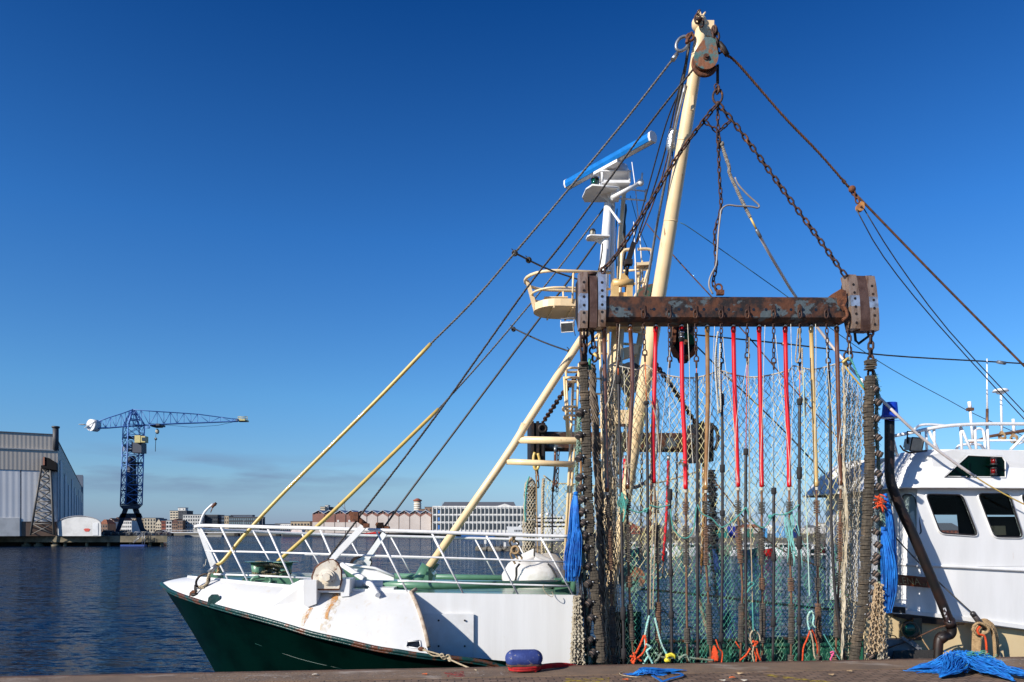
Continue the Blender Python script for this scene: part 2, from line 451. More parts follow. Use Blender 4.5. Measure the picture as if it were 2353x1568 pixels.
# ================================================================ SETTING
def water():
    m = bpy.data.materials.new('harbour_water'); m.use_nodes = True
    nt = m.node_tree; b = nt.nodes['Principled BSDF']
    b.inputs['Base Color'].default_value = (0.003, 0.016, 0.05, 1)
    b.inputs['Roughness'].default_value = 0.08
    b.inputs['IOR'].default_value = 1.33
    b.inputs['Specular IOR Level'].default_value = 0.30
    g = nt.nodes.new('ShaderNodeNewGeometry')
    def slopes(scale, st, amp, rot, prev, det=4):
        """wave slopes straight from a vector noise, so distant waves still tilt every sample"""
        mpn = nt.nodes.new('ShaderNodeMapping'); mpn.inputs['Scale'].default_value = st; mpn.inputs['Rotation'].default_value = (0, 0, R(rot))
        nt.links.new(g.outputs['Position'], mpn.inputs[0])
        nz = _n(nt, 'ShaderNodeTexNoise', Scale=scale, Detail=det, Roughness=.6, Distortion=.5)
        nt.links.new(mpn.outputs[0], nz.inputs[0])
        a = nt.nodes.new('ShaderNodeVectorMath'); a.operation = 'SUBTRACT'; a.inputs[1].default_value = (.5, .5, .5)
        nt.links.new(nz.outputs['Color'], a.inputs[0])
        m_ = nt.nodes.new('ShaderNodeVectorMath'); m_.operation = 'MULTIPLY_ADD'; m_.inputs[1].default_value = amp
        nt.links.new(a.outputs[0], m_.inputs[0]); nt.links.new(prev, m_.inputs[2])
        return m_.outputs[0]
    o = slopes(1.9, (.45, 1.3, 1), (.6, 1.5, 0), 9, g.outputs['Normal'])
    o = slopes(6.5, (.5, 1.4, 1), (.6, 1.3, 0), -6, o, 5)
    o = slopes(0.035, (.5, 1.8, 1), (.1, .35, 0), 4, o)
    nv = nt.nodes.new('ShaderNodeVectorMath'); nv.operation = 'NORMALIZE'
    nt.links.new(o, nv.inputs[0]); nt.links.new(nv.outputs[0], b.inputs['Normal'])
    df = nt.nodes.new('ShaderNodeBsdfDiffuse'); df.inputs[0].default_value = (.002, .009, .024, 1)
    mx = nt.nodes.new('ShaderNodeMixShader'); mx.inputs[0].default_value = .43
    nt.links.new(b.outputs[0], mx.inputs[1]); nt.links.new(df.outputs[0], mx.inputs[2])
    nt.links.new(mx.outputs[0], nt.nodes['Material Output'].inputs[0])
    mb = MB()
    mb.poly([(-9000, -60, 0), (9000, -60, 0), (9000, 12000, 0), (-9000, 12000, 0)])
    mb.build('water', m, base=False, kind='structure')
water()

def brickmat():
    m = bpy.data.materials.new('brick_paving'); m.use_nodes = True
    nt = m.node_tree; b = nt.nodes['Principled BSDF']
    g = nt.nodes.new('ShaderNodeTexCoord')
    mpn = nt.nodes.new('ShaderNodeMapping')
    mpn.inputs['Rotation'].default_value = (0, 0, -AL)
    nt.links.new(g.outputs['Object'], mpn.inputs[0])
    br = nt.nodes.new('ShaderNodeTexBrick')
    br.inputs['Scale'].default_value = 1
    br.inputs['Brick Width'].default_value = .21
    br.inputs['Row Height'].default_value = .105
    br.inputs['Mortar Size'].default_value = .011
    br.inputs['Mortar Smooth'].default_value = .3
    br.inputs['Color1'].default_value = (.16, .095, .06, 1)
    br.inputs['Color2'].default_value = (.23, .15, .10, 1)
    br.inputs['Mortar'].default_value = (.035, .025, .02, 1)
    nt.links.new(mpn.outputs[0], br.inputs[0])
    nz = _n(nt, 'ShaderNodeTexNoise', Scale=3.0, Detail=8.0)
    nt.links.new(g.outputs['Object'], nz.inputs[0])
    mx = nt.nodes.new('ShaderNodeMixRGB'); mx.blend_type = 'OVERLAY'; mx.inputs[0].default_value = .7
    nt.links.new(br.outputs[0], mx.inputs[1]); nt.links.new(nz.outputs[0], mx.inputs[2])
    nt.links.new(mx.outputs[0], b.inputs['Base Color'])
    b.inputs['Roughness'].default_value = .9
    bp = nt.nodes.new('ShaderNodeBump'); bp.inputs['Distance'].default_value = .01; bp.invert = True
    bp.inputs['Strength'].default_value = .9
    nt.links.new(br.outputs['Fac'], bp.inputs['Height'])
    b2 = nt.nodes.new('ShaderNodeBump'); b2.inputs['Distance'].default_value = .006
    n2 = _n(nt, 'ShaderNodeTexNoise', Scale=60.0, Detail=4.0)
    nt.links.new(g.outputs['Object'], n2.inputs[0])
    nt.links.new(n2.outputs[0], b2.inputs['Height']); nt.links.new(bp.outputs[0], b2.inputs['Normal'])
    nt.links.new(b2.outputs[0], b.inputs['Normal'])
    return m
ZQ = 2.4
CONC = mat('quay_concrete', (0.20, 0.13, 0.082), 0.9, col2=(0.14, 0.095, 0.065), scale=1.8, col3=(0.36, 0.30, 0.25), s3=2.2, lo3=.56, hi3=.72, bump=.7, bscale=30, st3=(.5, 1, 1))
CONCF = mat('old_concrete', (0.20, 0.165, 0.11), 0.9, col2=(0.10, 0.085, 0.055), scale=.35, col3=(0.05, 0.05, 0.03), s3=.2, lo3=.55, hi3=.7)
DARKUND = mat('dark_underside', (0.02, 0.018, 0.016), .9)  # near-black for the recess below the quays and the bridge piers
b = MB(); b.ubox(-60, 60, -.78, 0, -2, ZQ); b.build('quay', CONC, kind='structure')
b = MB(); b.ubox(-60, 60, 0.003, .02, -2, ZQ - .12); b.build('quay_wall', DARKUND, kind='structure')
b = MB()
b.ubox(-60, 60, -.085, -.003, ZQ + .0, ZQ + .006)
b.build('quay_edge_strip', mat('rusty_edge_iron', (.13, .07, .045), .8, col2=(.07, .04, .03), scale=4, bump=.5, bscale=30), kind='structure')
b = MB(); b.ubox(-60, 60, -45, -.783, -2, ZQ - .012); b.build('pavement', brickmat(), kind='structure')
# worn yellow marking on the bricks
def worn(name, col, lo, hi, sc=9):
    m = bpy.data.materials.new(name); m.use_nodes = True
    nt = m.node_tree; bb = nt.nodes['Principled BSDF']
    bb.inputs['Base Color'].default_value = (*col, 1); bb.inputs['Roughness'].default_value = .8
    t = nt.nodes.new('ShaderNodeTexCoord')
    nz = _n(nt, 'ShaderNodeTexNoise', Scale=sc, Detail=8.0)
    nt.links.new(t.outputs['Object'], nz.inputs[0])
    rr = nt.nodes.new('ShaderNodeValToRGB')
    rr.color_ramp.elements[0].position = lo; rr.color_ramp.elements[1].position = hi
    nt.links.new(nz.outputs[0], rr.inputs[0]); nt.links.new(rr.outputs[0], bb.inputs['Alpha'])
    return m
def flat(name, pts, m, z, **kw):
    b = MB(); b.poly([(p[0], p[1], z) for p in pts]); return b.build(name, m, **kw)
def gq(px, py, dz=0):
    """point of the quay surface seen at a pixel"""
    Y = FPX * (HC - ZQ - dz) / (py - HZ)
    return at(px, py, Y)
YEL = worn('worn_yellow_paint', (.36, .25, .03), .46, .6)
flat('painted_line', [gq(1740, 1550), gq(1770, 1548.5), gq(2010, 1577), gq(1950, 1577)], YEL, ZQ - .008, kind='structure')
flat('painted_patch', [gq(1300, 1558), gq(1400, 1556), gq(1400, 1575), gq(1290, 1575)], YEL, ZQ - .0075, kind='structure')
RSP = worn('red_paint_splash', (.42, .05, .04), .45, .55, 14)
flat('red_paint_patch', [gq(1020, 1546), gq(1065, 1543), gq(1068, 1555), gq(1030, 1557)], RSP, ZQ + .004, kind='structure')
WSP = worn('white_paint_splash', (.36, .30, .25), .55, .70, 14)
flat('white_paint_patch', [gq(2110, 1513), gq(2353, 1508.5), gq(2353, 1530), gq(2110, 1530)], WSP, ZQ + .004, kind='structure')
flat('chalky_patch', [gq(330, 1553), gq(1200, 1540), gq(1200, 1552), gq(500, 1566)], WSP, ZQ + .004, kind='structure')

# ---- land on the far shores
LAND = mat('town_ground', (.16, .145, .12), .95, col2=(.10, .095, .075), scale=.02)
GRASSB = mat('dry_grass_bank', (.17, .13, .07), .95, col2=(.10, .085, .04), scale=.25, bump=.5, bscale=2)
STONES = mat('shore_stones', (.17, .15, .12), .95, col2=(.06, .055, .045), scale=1.2, bump=1, bscale=2)
def land(name, pts, z, m, zb=-2):
    b = MB(); b.prism([(p[0], p[1], z) for p in pts], (0, 0, zb - z)); return b.build(name, m, kind='structure')
def gx(px, Y): return ((px - CX) / FPX * Y, Y)
land('far_shore', [gx(360, 600), gx(718, 600), gx(718, 530), gx(1340, 520), gx(1340, 560), (9000, 9000), (-9000, 9000), gx(-400, 500)], 2.4, LAND)
b = MB()
fr = [(1250, 152), (1306, 150), (1500, 137), (1640, 133), (1900, 131), (2400, 128), (3200, 125)]
b.loft([[(*gx(p, Y - 1), -.3) for p, Y in fr], [(*gx(p, Y + 3), 1.5) for p, Y in fr], [(*gx(p, Y + 16), 2.3) for p, Y in fr]])
b.build('shore_bank', STONES, kind='structure')
land('grass_ground', [gx(p, Y + 15.5) for p, Y in fr] + [gx(3600, 900), gx(1480, 900), gx(1400, 300)], 2.28, GRASSB, .5)
b = MB()
random.seed(3)
for i in range(260):
    t = random.random(); px = 1099 + 165 * t
    Y = lerp(166, 150, t) + random.uniform(-1, 3 + 3 * t)
    rr = random.uniform(.25, .7)
    b.sphere((*gx(px, Y), random.uniform(0, .5)), rr, 6, 4, (1.3, 1, .8))
b.build('rocky_spit', STONES, kind='structure')
land('spit_ground', [gx(1112, 166), gx(1300, 153), gx(1300, 172), gx(1200, 178), gx(1130, 172)], .75, GRASSB)

# ---- left quay with open front
YL = 207.0
land('shipyard_quay', [gx(-500, YL), gx(384, YL), gx(384, YL + 60), gx(300, YL + 330), gx(-500, YL + 200)], 2.9, CONCF, 1.15)
b = MB(); b.prism([(*gx(-500, YL + 5), 1.1), (*gx(372, YL + 5), 1.1), (*gx(372, YL + 55), 1.1), (*gx(290, YL + 330), 1.1), (*gx(-500, YL + 200), 1.1)], (0, 0, -3))
b.build('quay_underside', DARKUND, kind='structure')
for i, px in enumerate([62, 90, 128, 150, 200, 250, 300, 345, 372]):
    b = MB(); x, y = gx(px, YL + 1.5)
    b.cyl((x, y, -1.5), (x, y, 1.2), .8 if i in (0, 1, 2) else .45, 10)
    if i in (0, 1, 2): b.cyl((x, y, -.4), (x, y, .5), 1.3, 10)
    b.build('quay_pile', CONCF, label='concrete pile under the shipyard quay front, rising from the water', category='quay pile', group='piles under the shipyard quay')

# ================================================================ FAR BUILDINGS
def wallm(name, c, c2=None, sc=.4): return mat(name, c, .85, col2=c2 or tuple(q * .82 for q in c), scale=sc)
WINM = mat('far_window', (.03, .038, .048), .12, spec=.6)
WINL = mat('far_blind', (.42, .42, .42), .6)
ROOFT = mat('terracotta_roof', (.26, .095, .05), .9, col2=(.18, .07, .04), scale=1)
ROOFG = mat('grey_roof', (.11, .115, .13), .7)
def building(name, label, x0, x1, ytop, Y, wm, floors=3, cols=4, gz=2.4, depth=14, roof=None, rm=None, wf=.5, hf=.5, cat='building', group=None, lowfrac=0, rh=None, winm=None):
    ax, _ = gx(x0, Y); bx, _ = gx(x1, Y)
    zt = HC + (HZ - ytop) / FPX * Y
    t = thing(name, label, cat, ((ax + bx) / 2, Y + depth / 2, gz), group)
    b = MB()
    ze = zt
    if roof in ('gable', 'hip'):
        rh = rh or (bx - ax) * .45
        ze = zt - rh
    if roof == 'gable':
        b.prism([(ax, Y, gz), (bx, Y, gz), (bx, Y, ze), ((ax + bx) / 2, Y, zt), (ax, Y, ze)], (0, depth, 0))
    else:
        b.prism([(ax, Y, gz), (bx, Y, gz), (bx, Y, ze), (ax, Y, ze)], (0, depth, 0))
    b.build('wall', wm, t)
    r = MB(); o = .25; cx_ = (ax + bx) / 2
    if roof == 'gable':
        for s_ in (-1, 1):
            e = cx_ + s_ * ((bx - ax) / 2 + o)
            r.prism([(e, Y - o, ze - .1), (cx_, Y - o, zt + .15), (cx_, Y - o, zt + .4), (e, Y - o, ze + .15)], (0, depth + 2 * o, 0))
    elif roof == 'hip':
        q = [(ax - o, Y - o, ze + .02), (bx + o, Y - o, ze + .02), (bx + o, Y + depth + o, ze + .02), (ax - o, Y + depth + o, ze + .02)]
        k = min((bx - ax), depth) * .35
        tp = [(ax + k, Y + k, zt), (bx - k, Y + k, zt), (bx - k, Y + depth - k, zt), (ax + k, Y + depth - k, zt)]
        r.add(q + tp, [[0, 1, 5, 4], [1, 2, 6, 5], [2, 3, 7, 6], [3, 0, 4, 7], [4, 5, 6, 7], [3, 2, 1, 0]])
    else:
        r.box((cx_, Y + depth / 2, ze + .2), (bx - ax + .5, depth + .5, .4))
    r.build('roof', rm or ROOFG, t)
    H_ = ze - gz - .6; fh = H_ / floors; cw = (bx - ax) / cols
    for i in range(floors):
        for j in range(cols):
            wb = MB()
            wx = ax + cw * (j + .5); wz = gz + .4 + fh * (i + .5)
            wb.box((wx, Y - .03, wz), (cw * wf, .14, fh * hf))
            f = wb.build('window', winm or WINM, t)
    return t
C = dict(tan=wallm('tan_render', (.40, .32, .22)), beige=wallm('beige_render', (.44, .38, .29)), white=wallm('white_render', (.66, .64, .60)), brick=wallm('red_brick', (.27, .075, .045)),
         brown=wallm('brown_brick', (.22, .14, .10)), grey=wallm('light_grey_stone', (.50, .49, .46)), dark=wallm('charcoal_cladding', (.05, .055, .065)), glass=wallm('blue_glass_wall', (.07, .10, .15)),
         cream=wallm('cream_render', (.55, .47, .35)), pink=wallm('pale_pink_wall', (.56, .49, .44), (.50, .43, .38), .1))
TG = 'town buildings along the far waterfront'
def bl(l, *a, **k): return building('town_house' if 'house' in l else 'building', l, *a, group=TG, **k)
bl('low brown house with terracotta hip roof beside the arched shed', 229, 247, 1194, 560, C['brown'], 2, 3, roof='hip', rm=ROOFT, rh=3.5, depth=12)
bl('white house with striped terracotta gable roof left of the tower crane legs', 247, 262, 1192, 575, C['white'], 2, 3, roof='gable', rm=ROOFT, depth=20)
bl('cream house with steep terracotta gable glimpsed behind the left crane leg', 262, 276, 1190, 585, C['cream'], 3, 2, roof='gable', rm=ROOFT, depth=20)
bl('white villa with many small windows seen between the crane legs', 276, 302.5, 1197, 560, C['white'], 3, 6)
bl('tan four-storey block behind the right crane leg', 303.5, 331, 1191.7, 600, C['tan'], 4, 5, hf=.6, wf=.35)
bl('beige flat-roofed block with four columns of tall windows right of the crane', 331.5, 357.5, 1191, 600, C['beige'], 4, 4, hf=.62, wf=.42)
bl('narrow beige gabled house between the beige block and the red house', 358, 370.5, 1193, 600, C['cream'], 3, 3, roof='gable', rm=ROOFG, rh=3.2, winm=WINM)
bl('narrow red brick house with flat top on the far waterfront', 371, 381, 1197.6, 600, C['brick'], 3, 3, hf=.62)
bl('narrow white modern house with big dark windows beside the red brick house', 381.5, 394.5, 1196.6, 600, C['white'], 3, 2, wf=.7, hf=.62)
bl('brick house with a dark hip roof just left of its darker twin', 395, 407.5, 1192.5, 600, C['brown'], 3, 3, roof='hip', rm=mat('brown_roof', (.10, .05, .04), .9), rh=3.4)
bl('brown brick house with roof terrace against the light grey office block', 408, 420, 1197, 600, C['brown'], 3, 3, hf=.6)
bl('pale apartment tower with stacked balconies, the taller left half', 390.6, 409.3, 1174.5, 700, C['cream'], 8, 3, wf=.7, hf=.45)
bl('charcoal apartment tower half adjoining the pale balconies', 409.6, 429, 1174.5, 700, C['dark'], 8, 3, wf=.2)
bl('small white penthouse box on top of the apartment tower', 409, 426, 1167.5, 706, C['white'], 1, 2, gz=22.8, depth=6, wf=.2)
bl('light grey stone office block with eight columns of windows', 420.3, 464.5, 1183.3, 605, C['grey'], 5, 8, wf=.5, hf=.5)
bl('dark glazed office block next to the light grey one', 465, 500, 1184, 610, C['dark'], 4, 7, wf=.8, hf=.5)
bl('blue glass building with sloping top in the middle of the far waterfront', 500.5, 515.5, 1187, 612, C['glass'], 4, 4, wf=.8)
bl('tan brick end of the long charcoal building', 516, 525.5, 1186, 605, C['tan'], 4, 2, wf=.3)
bl('long charcoal apartment building with rows of balconies on the far waterfront', 526, 596, 1189, 605, C['dark'], 4, 14, wf=.62, hf=.55, winm=mat('balcony_glass', (.16, .22, .25), .2))
bl('flat dark rooftop storey set back on the long charcoal building', 530, 580, 1184.5, 612, C['glass'], 1, 10, gz=12.6, depth=6)
bl('low grey building with flat roof right of the charcoal building', 600, 632, 1206, 620, C['grey'], 2, 8)
bl('long low white depot far behind the bow rail', 632, 676, 1204, 640, C['white'], 2, 10, hf=.3)
bl('small tan brick block on stilts left of the gabled warehouse', 668, 712, 1199, 560, C['tan'], 2, 6, hf=.35)
bl('distant white block of flats above the gabled warehouse', 736, 746.5, 1165, 900, C['cream'], 9, 4, depth=10)
bl('white stair tower of the distant flats above the warehouse', 747, 754, 1161.5, 905, C['white'], 10, 2, depth=10)
bl('dark side wing of the distant flats above the warehouse', 754.5, 762, 1166, 910, C['dark'], 8, 2, depth=10)
bl('small brown flat-roofed block right of the round tower', 962, 978, 1170.5, 800, C['brown'], 4, 4, depth=10)
bl('brown brick stair block between warehouse and white office', 976, 994, 1166, 540, C['brown'], 5, 2, wf=.3, depth=10)
bl('pale low block with small windows beside the white office', 978, 994, 1188, 528, C['pink'], 3, 2, wf=.5, hf=.3, depth=8)
# round residential tower
def round_tower():
    Y = 850; cx, _ = gx(959.5, Y); r = 9.2 / FPX * Y; zt = HC + (HZ - 1152) / FPX * Y
    t = thing('round_tower', 'round pale residential tower with dark mushroom cap behind the warehouse', 'tower', (cx, Y, 2.4))
    new(lambda b: b.cyl((cx, Y, 2.4), (cx, Y, zt), r * .86, 28)).build('wall', C['cream'], t)
    for k in range(13):
        z = 4 + k * (zt - 5) / 13
        new(lambda b: b.cyl((cx, Y, z), (cx, Y, z + 1.1), r * .97, 28)).build('balcony_ring', C['white'], t)
    b = MB(); b.cyl((cx, Y, zt), (cx, Y, zt + 1.6), r * 1.12, 28, r * 1.05); b.cyl((cx, Y, zt + 1.6), (cx, Y, zt + 3.2), r * .9, 28, r * .3); b.build('roof', C['brick'], t)
round_tower()
# long gabled warehouse
def warehouse():
    Y = 522.0; gz = 2.4
    X = lambda px: gx(px, Y)[0]; Z = lambda py: HC + (HZ - py) / FPX * Y
    t = thing('warehouse', 'long warehouse with zigzag gables, brown brick above and whitewashed below', 'warehouse', (X(850), Y + 20, gz))
    pk = [732 + 24.6 * i for i in range(11)]
    ev = [718] + [732 + 24.6 * (i + .5) for i in range(10)] + [990]
    b = MB()
    pts = [(X(718), Y, Z(1200.5)), (X(990), Y, Z(1200.5)), (X(990), Y, Z(1180))]
    for i in range(10, -1, -1):
        pts.append((X(pk[i]), Y, Z(1173.6)))
        if i: pts.append((X(ev[i]), Y, Z(1181)))
    pts.append((X(718), Y, Z(1181)))
    for i in range(11):
        a, p, c = ev[i], pk[i], ev[i + 1]
        b.prism([(X(a), Y, Z(1200.5)), (X(c), Y, Z(1200.5)), (X(c), Y, Z(1181)), (X(p), Y, Z(1173.6)), (X(a), Y, Z(1181))], (0, 60, 0))
    b.build('brick_wall', wallm('warehouse_brick', (.27, .13, .10), (.22, .105, .08), .15), t)
    b = MB(); b.prism([(X(718), Y - .25, gz), (X(990), Y - .25, gz), (X(990), Y - .25, Z(1200.5)), (X(718), Y - .25, Z(1200.5))], (0, 58, 0))
    b.build('white_lower_wall', C['pink'], t)
    b = MB()
    for i in range(4, 11):
        a, p, c = ev[i] + (4 if i == 4 else 0), pk[i], ev[i + 1]
        b.prism([(X(a), Y - .22, Z(1200.5)), (X(c), Y - .22, Z(1200.5)), (X(c), Y - .22, Z(1188.5)), (X(p), Y - .22, Z(1181)), (X(a), Y - .22, Z(1188.5))], (0, .2, 0))
    b.build('whitewashed_gables', C['pink'], t)
    for i in range(11):
        b = MB()
        for a, c in ((ev[i], pk[i]), (ev[i + 1], pk[i])):
            z0, z1 = Z(1181), Z(1173.6)
            b.prism([(X(a), Y - .8, z0), (X(c), Y - .8, z1), (X(c), Y - .8, z1 + .45), (X(a), Y - .8, z0 + .45)], (0, 61, 0))
        b.build('roof', mat('pale_roof_edge', (.42, .46, .50), .7), t)
        for dx in (-3.3, 3.3):
            new(lambda q: q.box((X(pk[i] + dx), Y - .12, Z(1178.3)), (1.1, .2, 1.1))).build('window', WINM, t)
    for i in range(1, 11):
        new(lambda q: q.box((X(ev[i]), Y - .36, (gz + Z(1183)) / 2), (.25, .2, Z(1183) - gz))).build('drainpipe', wallm('pipe_grey', (.16, .11, .09)), t)
    for px in (777, 803, 745): new(lambda q: q.box((X(px), Y - .14, Z(1197.5)), (1.5, .25, 1.4))).build('hatch', C['white'], t)
warehouse()
def office():
    Y = 515.0; gz = 2.4
    X = lambda px: gx(px, Y)[0]; Z = lambda py: HC + (HZ - py) / FPX * Y
    t = thing('office_building', 'wide white three-storey office with large gridded windows and grey slate roof', 'building', (X(1100), Y + 15, gz))
    b = MB(); b.prism([(X(994.5), Y, gz), (X(1206), Y, gz), (X(1206), Y, Z(1163)), (X(1176), Y, Z(1163)), (X(1160), Y, Z(1157.8)), (X(1143), Y, Z(1163)), (X(994.5), Y, Z(1163))], (0, 30, 0))
    b.build('wall', wallm('office_white', (.70, .68, .64)), t)
    b = MB(); b.prism([(X(1012), Y + 6, Z(1163.5)), (X(1186), Y + 6, Z(1163.5)), (X(1181), Y + 14, Z(1152)), (X(1017), Y + 14, Z(1152))], (0, 8, 0)); b.build('roof', ROOFG, t)
    b = MB()
    for i in range(24): b.box((X(994.5 + 9.2 * i), Y - .25, (gz + Z(1164)) / 2), (.55, .5, Z(1164) - gz))
    b.build('pilasters', wallm('office_trim', (.74, .72, .68)), t)
    b = MB()
    for py in (1183.5, 1200.5, 1165.5): b.box((X(1100), Y - .2, Z(py)), (X(1206) - X(994.5), .42, .7))
    b.build('storey_bands', wallm('office_trim2', (.72, .70, .66)), t)
    for (a, c) in ((1169, 1181), (1186, 1198.5), (1203.5, 1217.5)):
        for i in range(23):
            px = 999.1 + 9.2 * i
            f = MB(); f.box((X(px), Y - .05, Z((a + c) / 2)), (7.0 / FPX * Y, .2, (c - a) / FPX * Y))
            f.build('window', mat('office_glass', (.05, .06, .07), .15), t)
    for (a, c) in ((1173, 1180), (1189, 1197), (1207, 1217)):
        new(lambda q: q.box((X(1008.3), Y - .18, Z((a + c) / 2)), (1.2, .1, (c - a) / FPX * Y))).build('blue_door', mat('door_blue', (.04, .16, .45), .5), t)
office()
# distant gantry frame
def gantry():
    Y = 700; b = MB(); P = lambda px, py, d=0: at(px, py, Y + d)
    for d in (0, 10):
        b.cyl(P(775.5, 1180, d), P(778, 1154, d), .35, 6); b.cyl(P(794, 1180, d), P(790.5, 1154, d), .35, 6)
        b.cyl(P(776, 1156, d), P(793, 1156, d), .45, 6); b.cyl(P(775.5, 1172, d), P(790.5, 1156, d), .2, 5); b.cyl(P(794, 1172, d), P(778, 1156, d), .2, 5)
    b.cyl(P(778, 1155), P(778, 1155, 10), .3, 6); b.cyl(P(790.5, 1155), P(790.5, 1155, 10), .3, 6)
    b.build('gantry_frame', mat('gantry_grey', (.20, .21, .24), .6), label='grey steel gantry frame poking above the brown warehouse gables', category='gantry')
gantry()
# street lamps, dark flat mast, low quay furniture
for px, Y, py in ((1016, 520, 1155.5), (603, 600, 1192), (560, 600, 1196)):
    b = MB(); x, _ = gx(px, Y); z = HC + (HZ - py) / FPX * Y
    b.cyl((x, Y, 2.4), (x, Y, z), .14, 6); b.tube([(x, Y, z), (x + 1, Y, z + .4), (x + 1.8, Y, z + .4)], .1, 5)
    b.build('lamp_post', mat('lamp_grey', (.3, .3, .32), .6), label={1016: 'tall thin lamp post standing left on the white office roof line', 603: 'lamp post right of the long charcoal building', 560: 'lamp post in front of the long charcoal building'}[px], category='lamp post', group='far waterfront lamp posts')
# swing bridge
def bridge():
    Y = 560; t = thing('bridge', 'low white lattice footbridge crossing the far end of the harbour', 'bridge', (*gx(530, Y), 0))
    A = lambda px, py, d=0: at(px, py, Y + d)
    m = wallm('bridge_white', (.55, .56, .58))
    b = MB(); b.prism([A(368, 1225), A(690, 1225), A(690, 1222.5), A(368, 1223)], (0, 5, 0)); b.build('deck', m, t)
    b = MB()
    for d in (0, 5):
        b.cyl(A(372, 1219, d), A(690, 1219, d), .14, 5)
        for k in range(44):
            px = 372 + 7.3 * k
            b.cyl(A(px, 1223.5, d), A(px, 1219, d), .09, 4)
    b.build('railing', m, t)
    for px in (392, 470, 545, 560, 640): new(lambda q: q.box((*gx(px, Y + 2.5), 1), (3, 4, 4))).build('pier', DARKUND, t)
bridge()
def wharf(nm, label, x0, x1, Y, yt, yb, m, cat):
    b = MB(); b.prism([at(x0, yb, Y), at(x1, yb, Y), at(x1, yt, Y), at(x0, yt, Y)], (0, 4, 0)); b.build(nm, m, label=label, category=cat)
wharf('pontoon', 'long grey floating pontoon moored below the footbridge', 424, 509, 480, 1229.8, 1234.6, wallm('pontoon_grey', (.27, .27, .26)), 'pontoon')
# work ship across the harbour
def ship():
    Y = 490; X = lambda px: gx(px, Y)[0]; Z = lambda py: HC + (HZ - py) / FPX * Y
    t = thing('cargo_ship', 'long low ship with red ends and a black side across the harbour', 'ship', (X(760), Y, 0))
    b = MB(); b.prism([(X(652), Y, -1), (X(868), Y, -1), (X(880), Y, Z(1220.5)), (X(845), Y, Z(1226.5)), (X(700), Y, Z(1226)), (X(646), Y, Z(1222))], (0, 12, 0)); b.build('hull', mat('ship_black', (.025, .027, .033), .5), t)
    b = MB(); b.prism([(X(834), Y - .2, Z(1226.7)), (X(871), Y - .2, Z(1226.7)), (X(880.5), Y - .2, Z(1220)), (X(862), Y - .2, Z(1222.5))], (0, 12.4, 0)); b.build('red_bow', mat('ship_red', (.62, .02, .012), .4), t)
    b = MB(); b.prism([(X(647), Y - .2, Z(1227)), (X(690), Y - .2, Z(1227)), (X(690), Y - .2, Z(1223.5)), (X(645), Y - .2, Z(1221.5))], (0, 12.4, 0)); b.build('red_stern', MATS['ship_red'], t)
    b = MB(); b.prism([(X(664), Y + 3, Z(1224)), (X(692), Y + 3, Z(1224)), (X(690), Y + 3, Z(1217)), (X(668), Y + 3, Z(1217))], (0, 7, 0)); b.prism([(X(672), Y + 4, Z(1217)), (X(684), Y + 4, Z(1217)), (X(684), Y + 4, Z(1213)), (X(672), Y + 4, Z(1213))], (0, 5, 0)); w_ = b.build('wheelhouse', C['white'], t)
    new(lambda q: q.box((X(678), Y + 3.9, Z(1215)), (3, .2, .7))).build('window', WINM, w_)
    new(lambda q: q.cyl((X(678), Y + 6, Z(1213)), (X(678), Y + 6, Z(1205)), .12, 5)).build('mast', C['white'], t)
ship()
# ================================================================ SHIPYARD ON THE LEFT
def corrug(name, col, per, dirv):
    m = bpy.data.materials.new(name); m.use_nodes = True
    nt = m.node_tree; b = nt.nodes['Principled BSDF']
    b.inputs['Roughness'].default_value = .6
    t = nt.nodes.new('ShaderNodeTexCoord')
    mpn = nt.nodes.new('ShaderNodeMapping'); mpn.inputs['Rotation'].default_value = (0, 0, dirv)
    nt.links.new(t.outputs['Object'], mpn.inputs[0])
    wv = nt.nodes.new('ShaderNodeTexWave'); wv.bands_direction = 'X'
    wv.inputs['Scale'].default_value = per
    nt.links.new(mpn.outputs[0], wv.inputs[0])
    bp = nt.nodes.new('ShaderNodeBump'); bp.inputs['Distance'].default_value = .06; bp.inputs['Strength'].default_value = .4
    nt.links.new(wv.outputs[0], bp.inputs['Height']); nt.links.new(bp.outputs[0], b.inputs['Normal'])
    nz = _n(nt, 'ShaderNodeTexNoise', Scale=.15, Detail=6.0)
    nt.links.new(t.outputs['Object'], nz.inputs[0])
    mx = nt.nodes.new('ShaderNodeMixRGB'); mx.inputs[1].default_value = (*col, 1); mx.inputs[2].default_value = (*[c * .8 for c in col], 1)
    nt.links.new(nz.outputs[0], mx.inputs[0]); nt.links.new(mx.outputs[0], b.inputs['Base Color'])
    return m
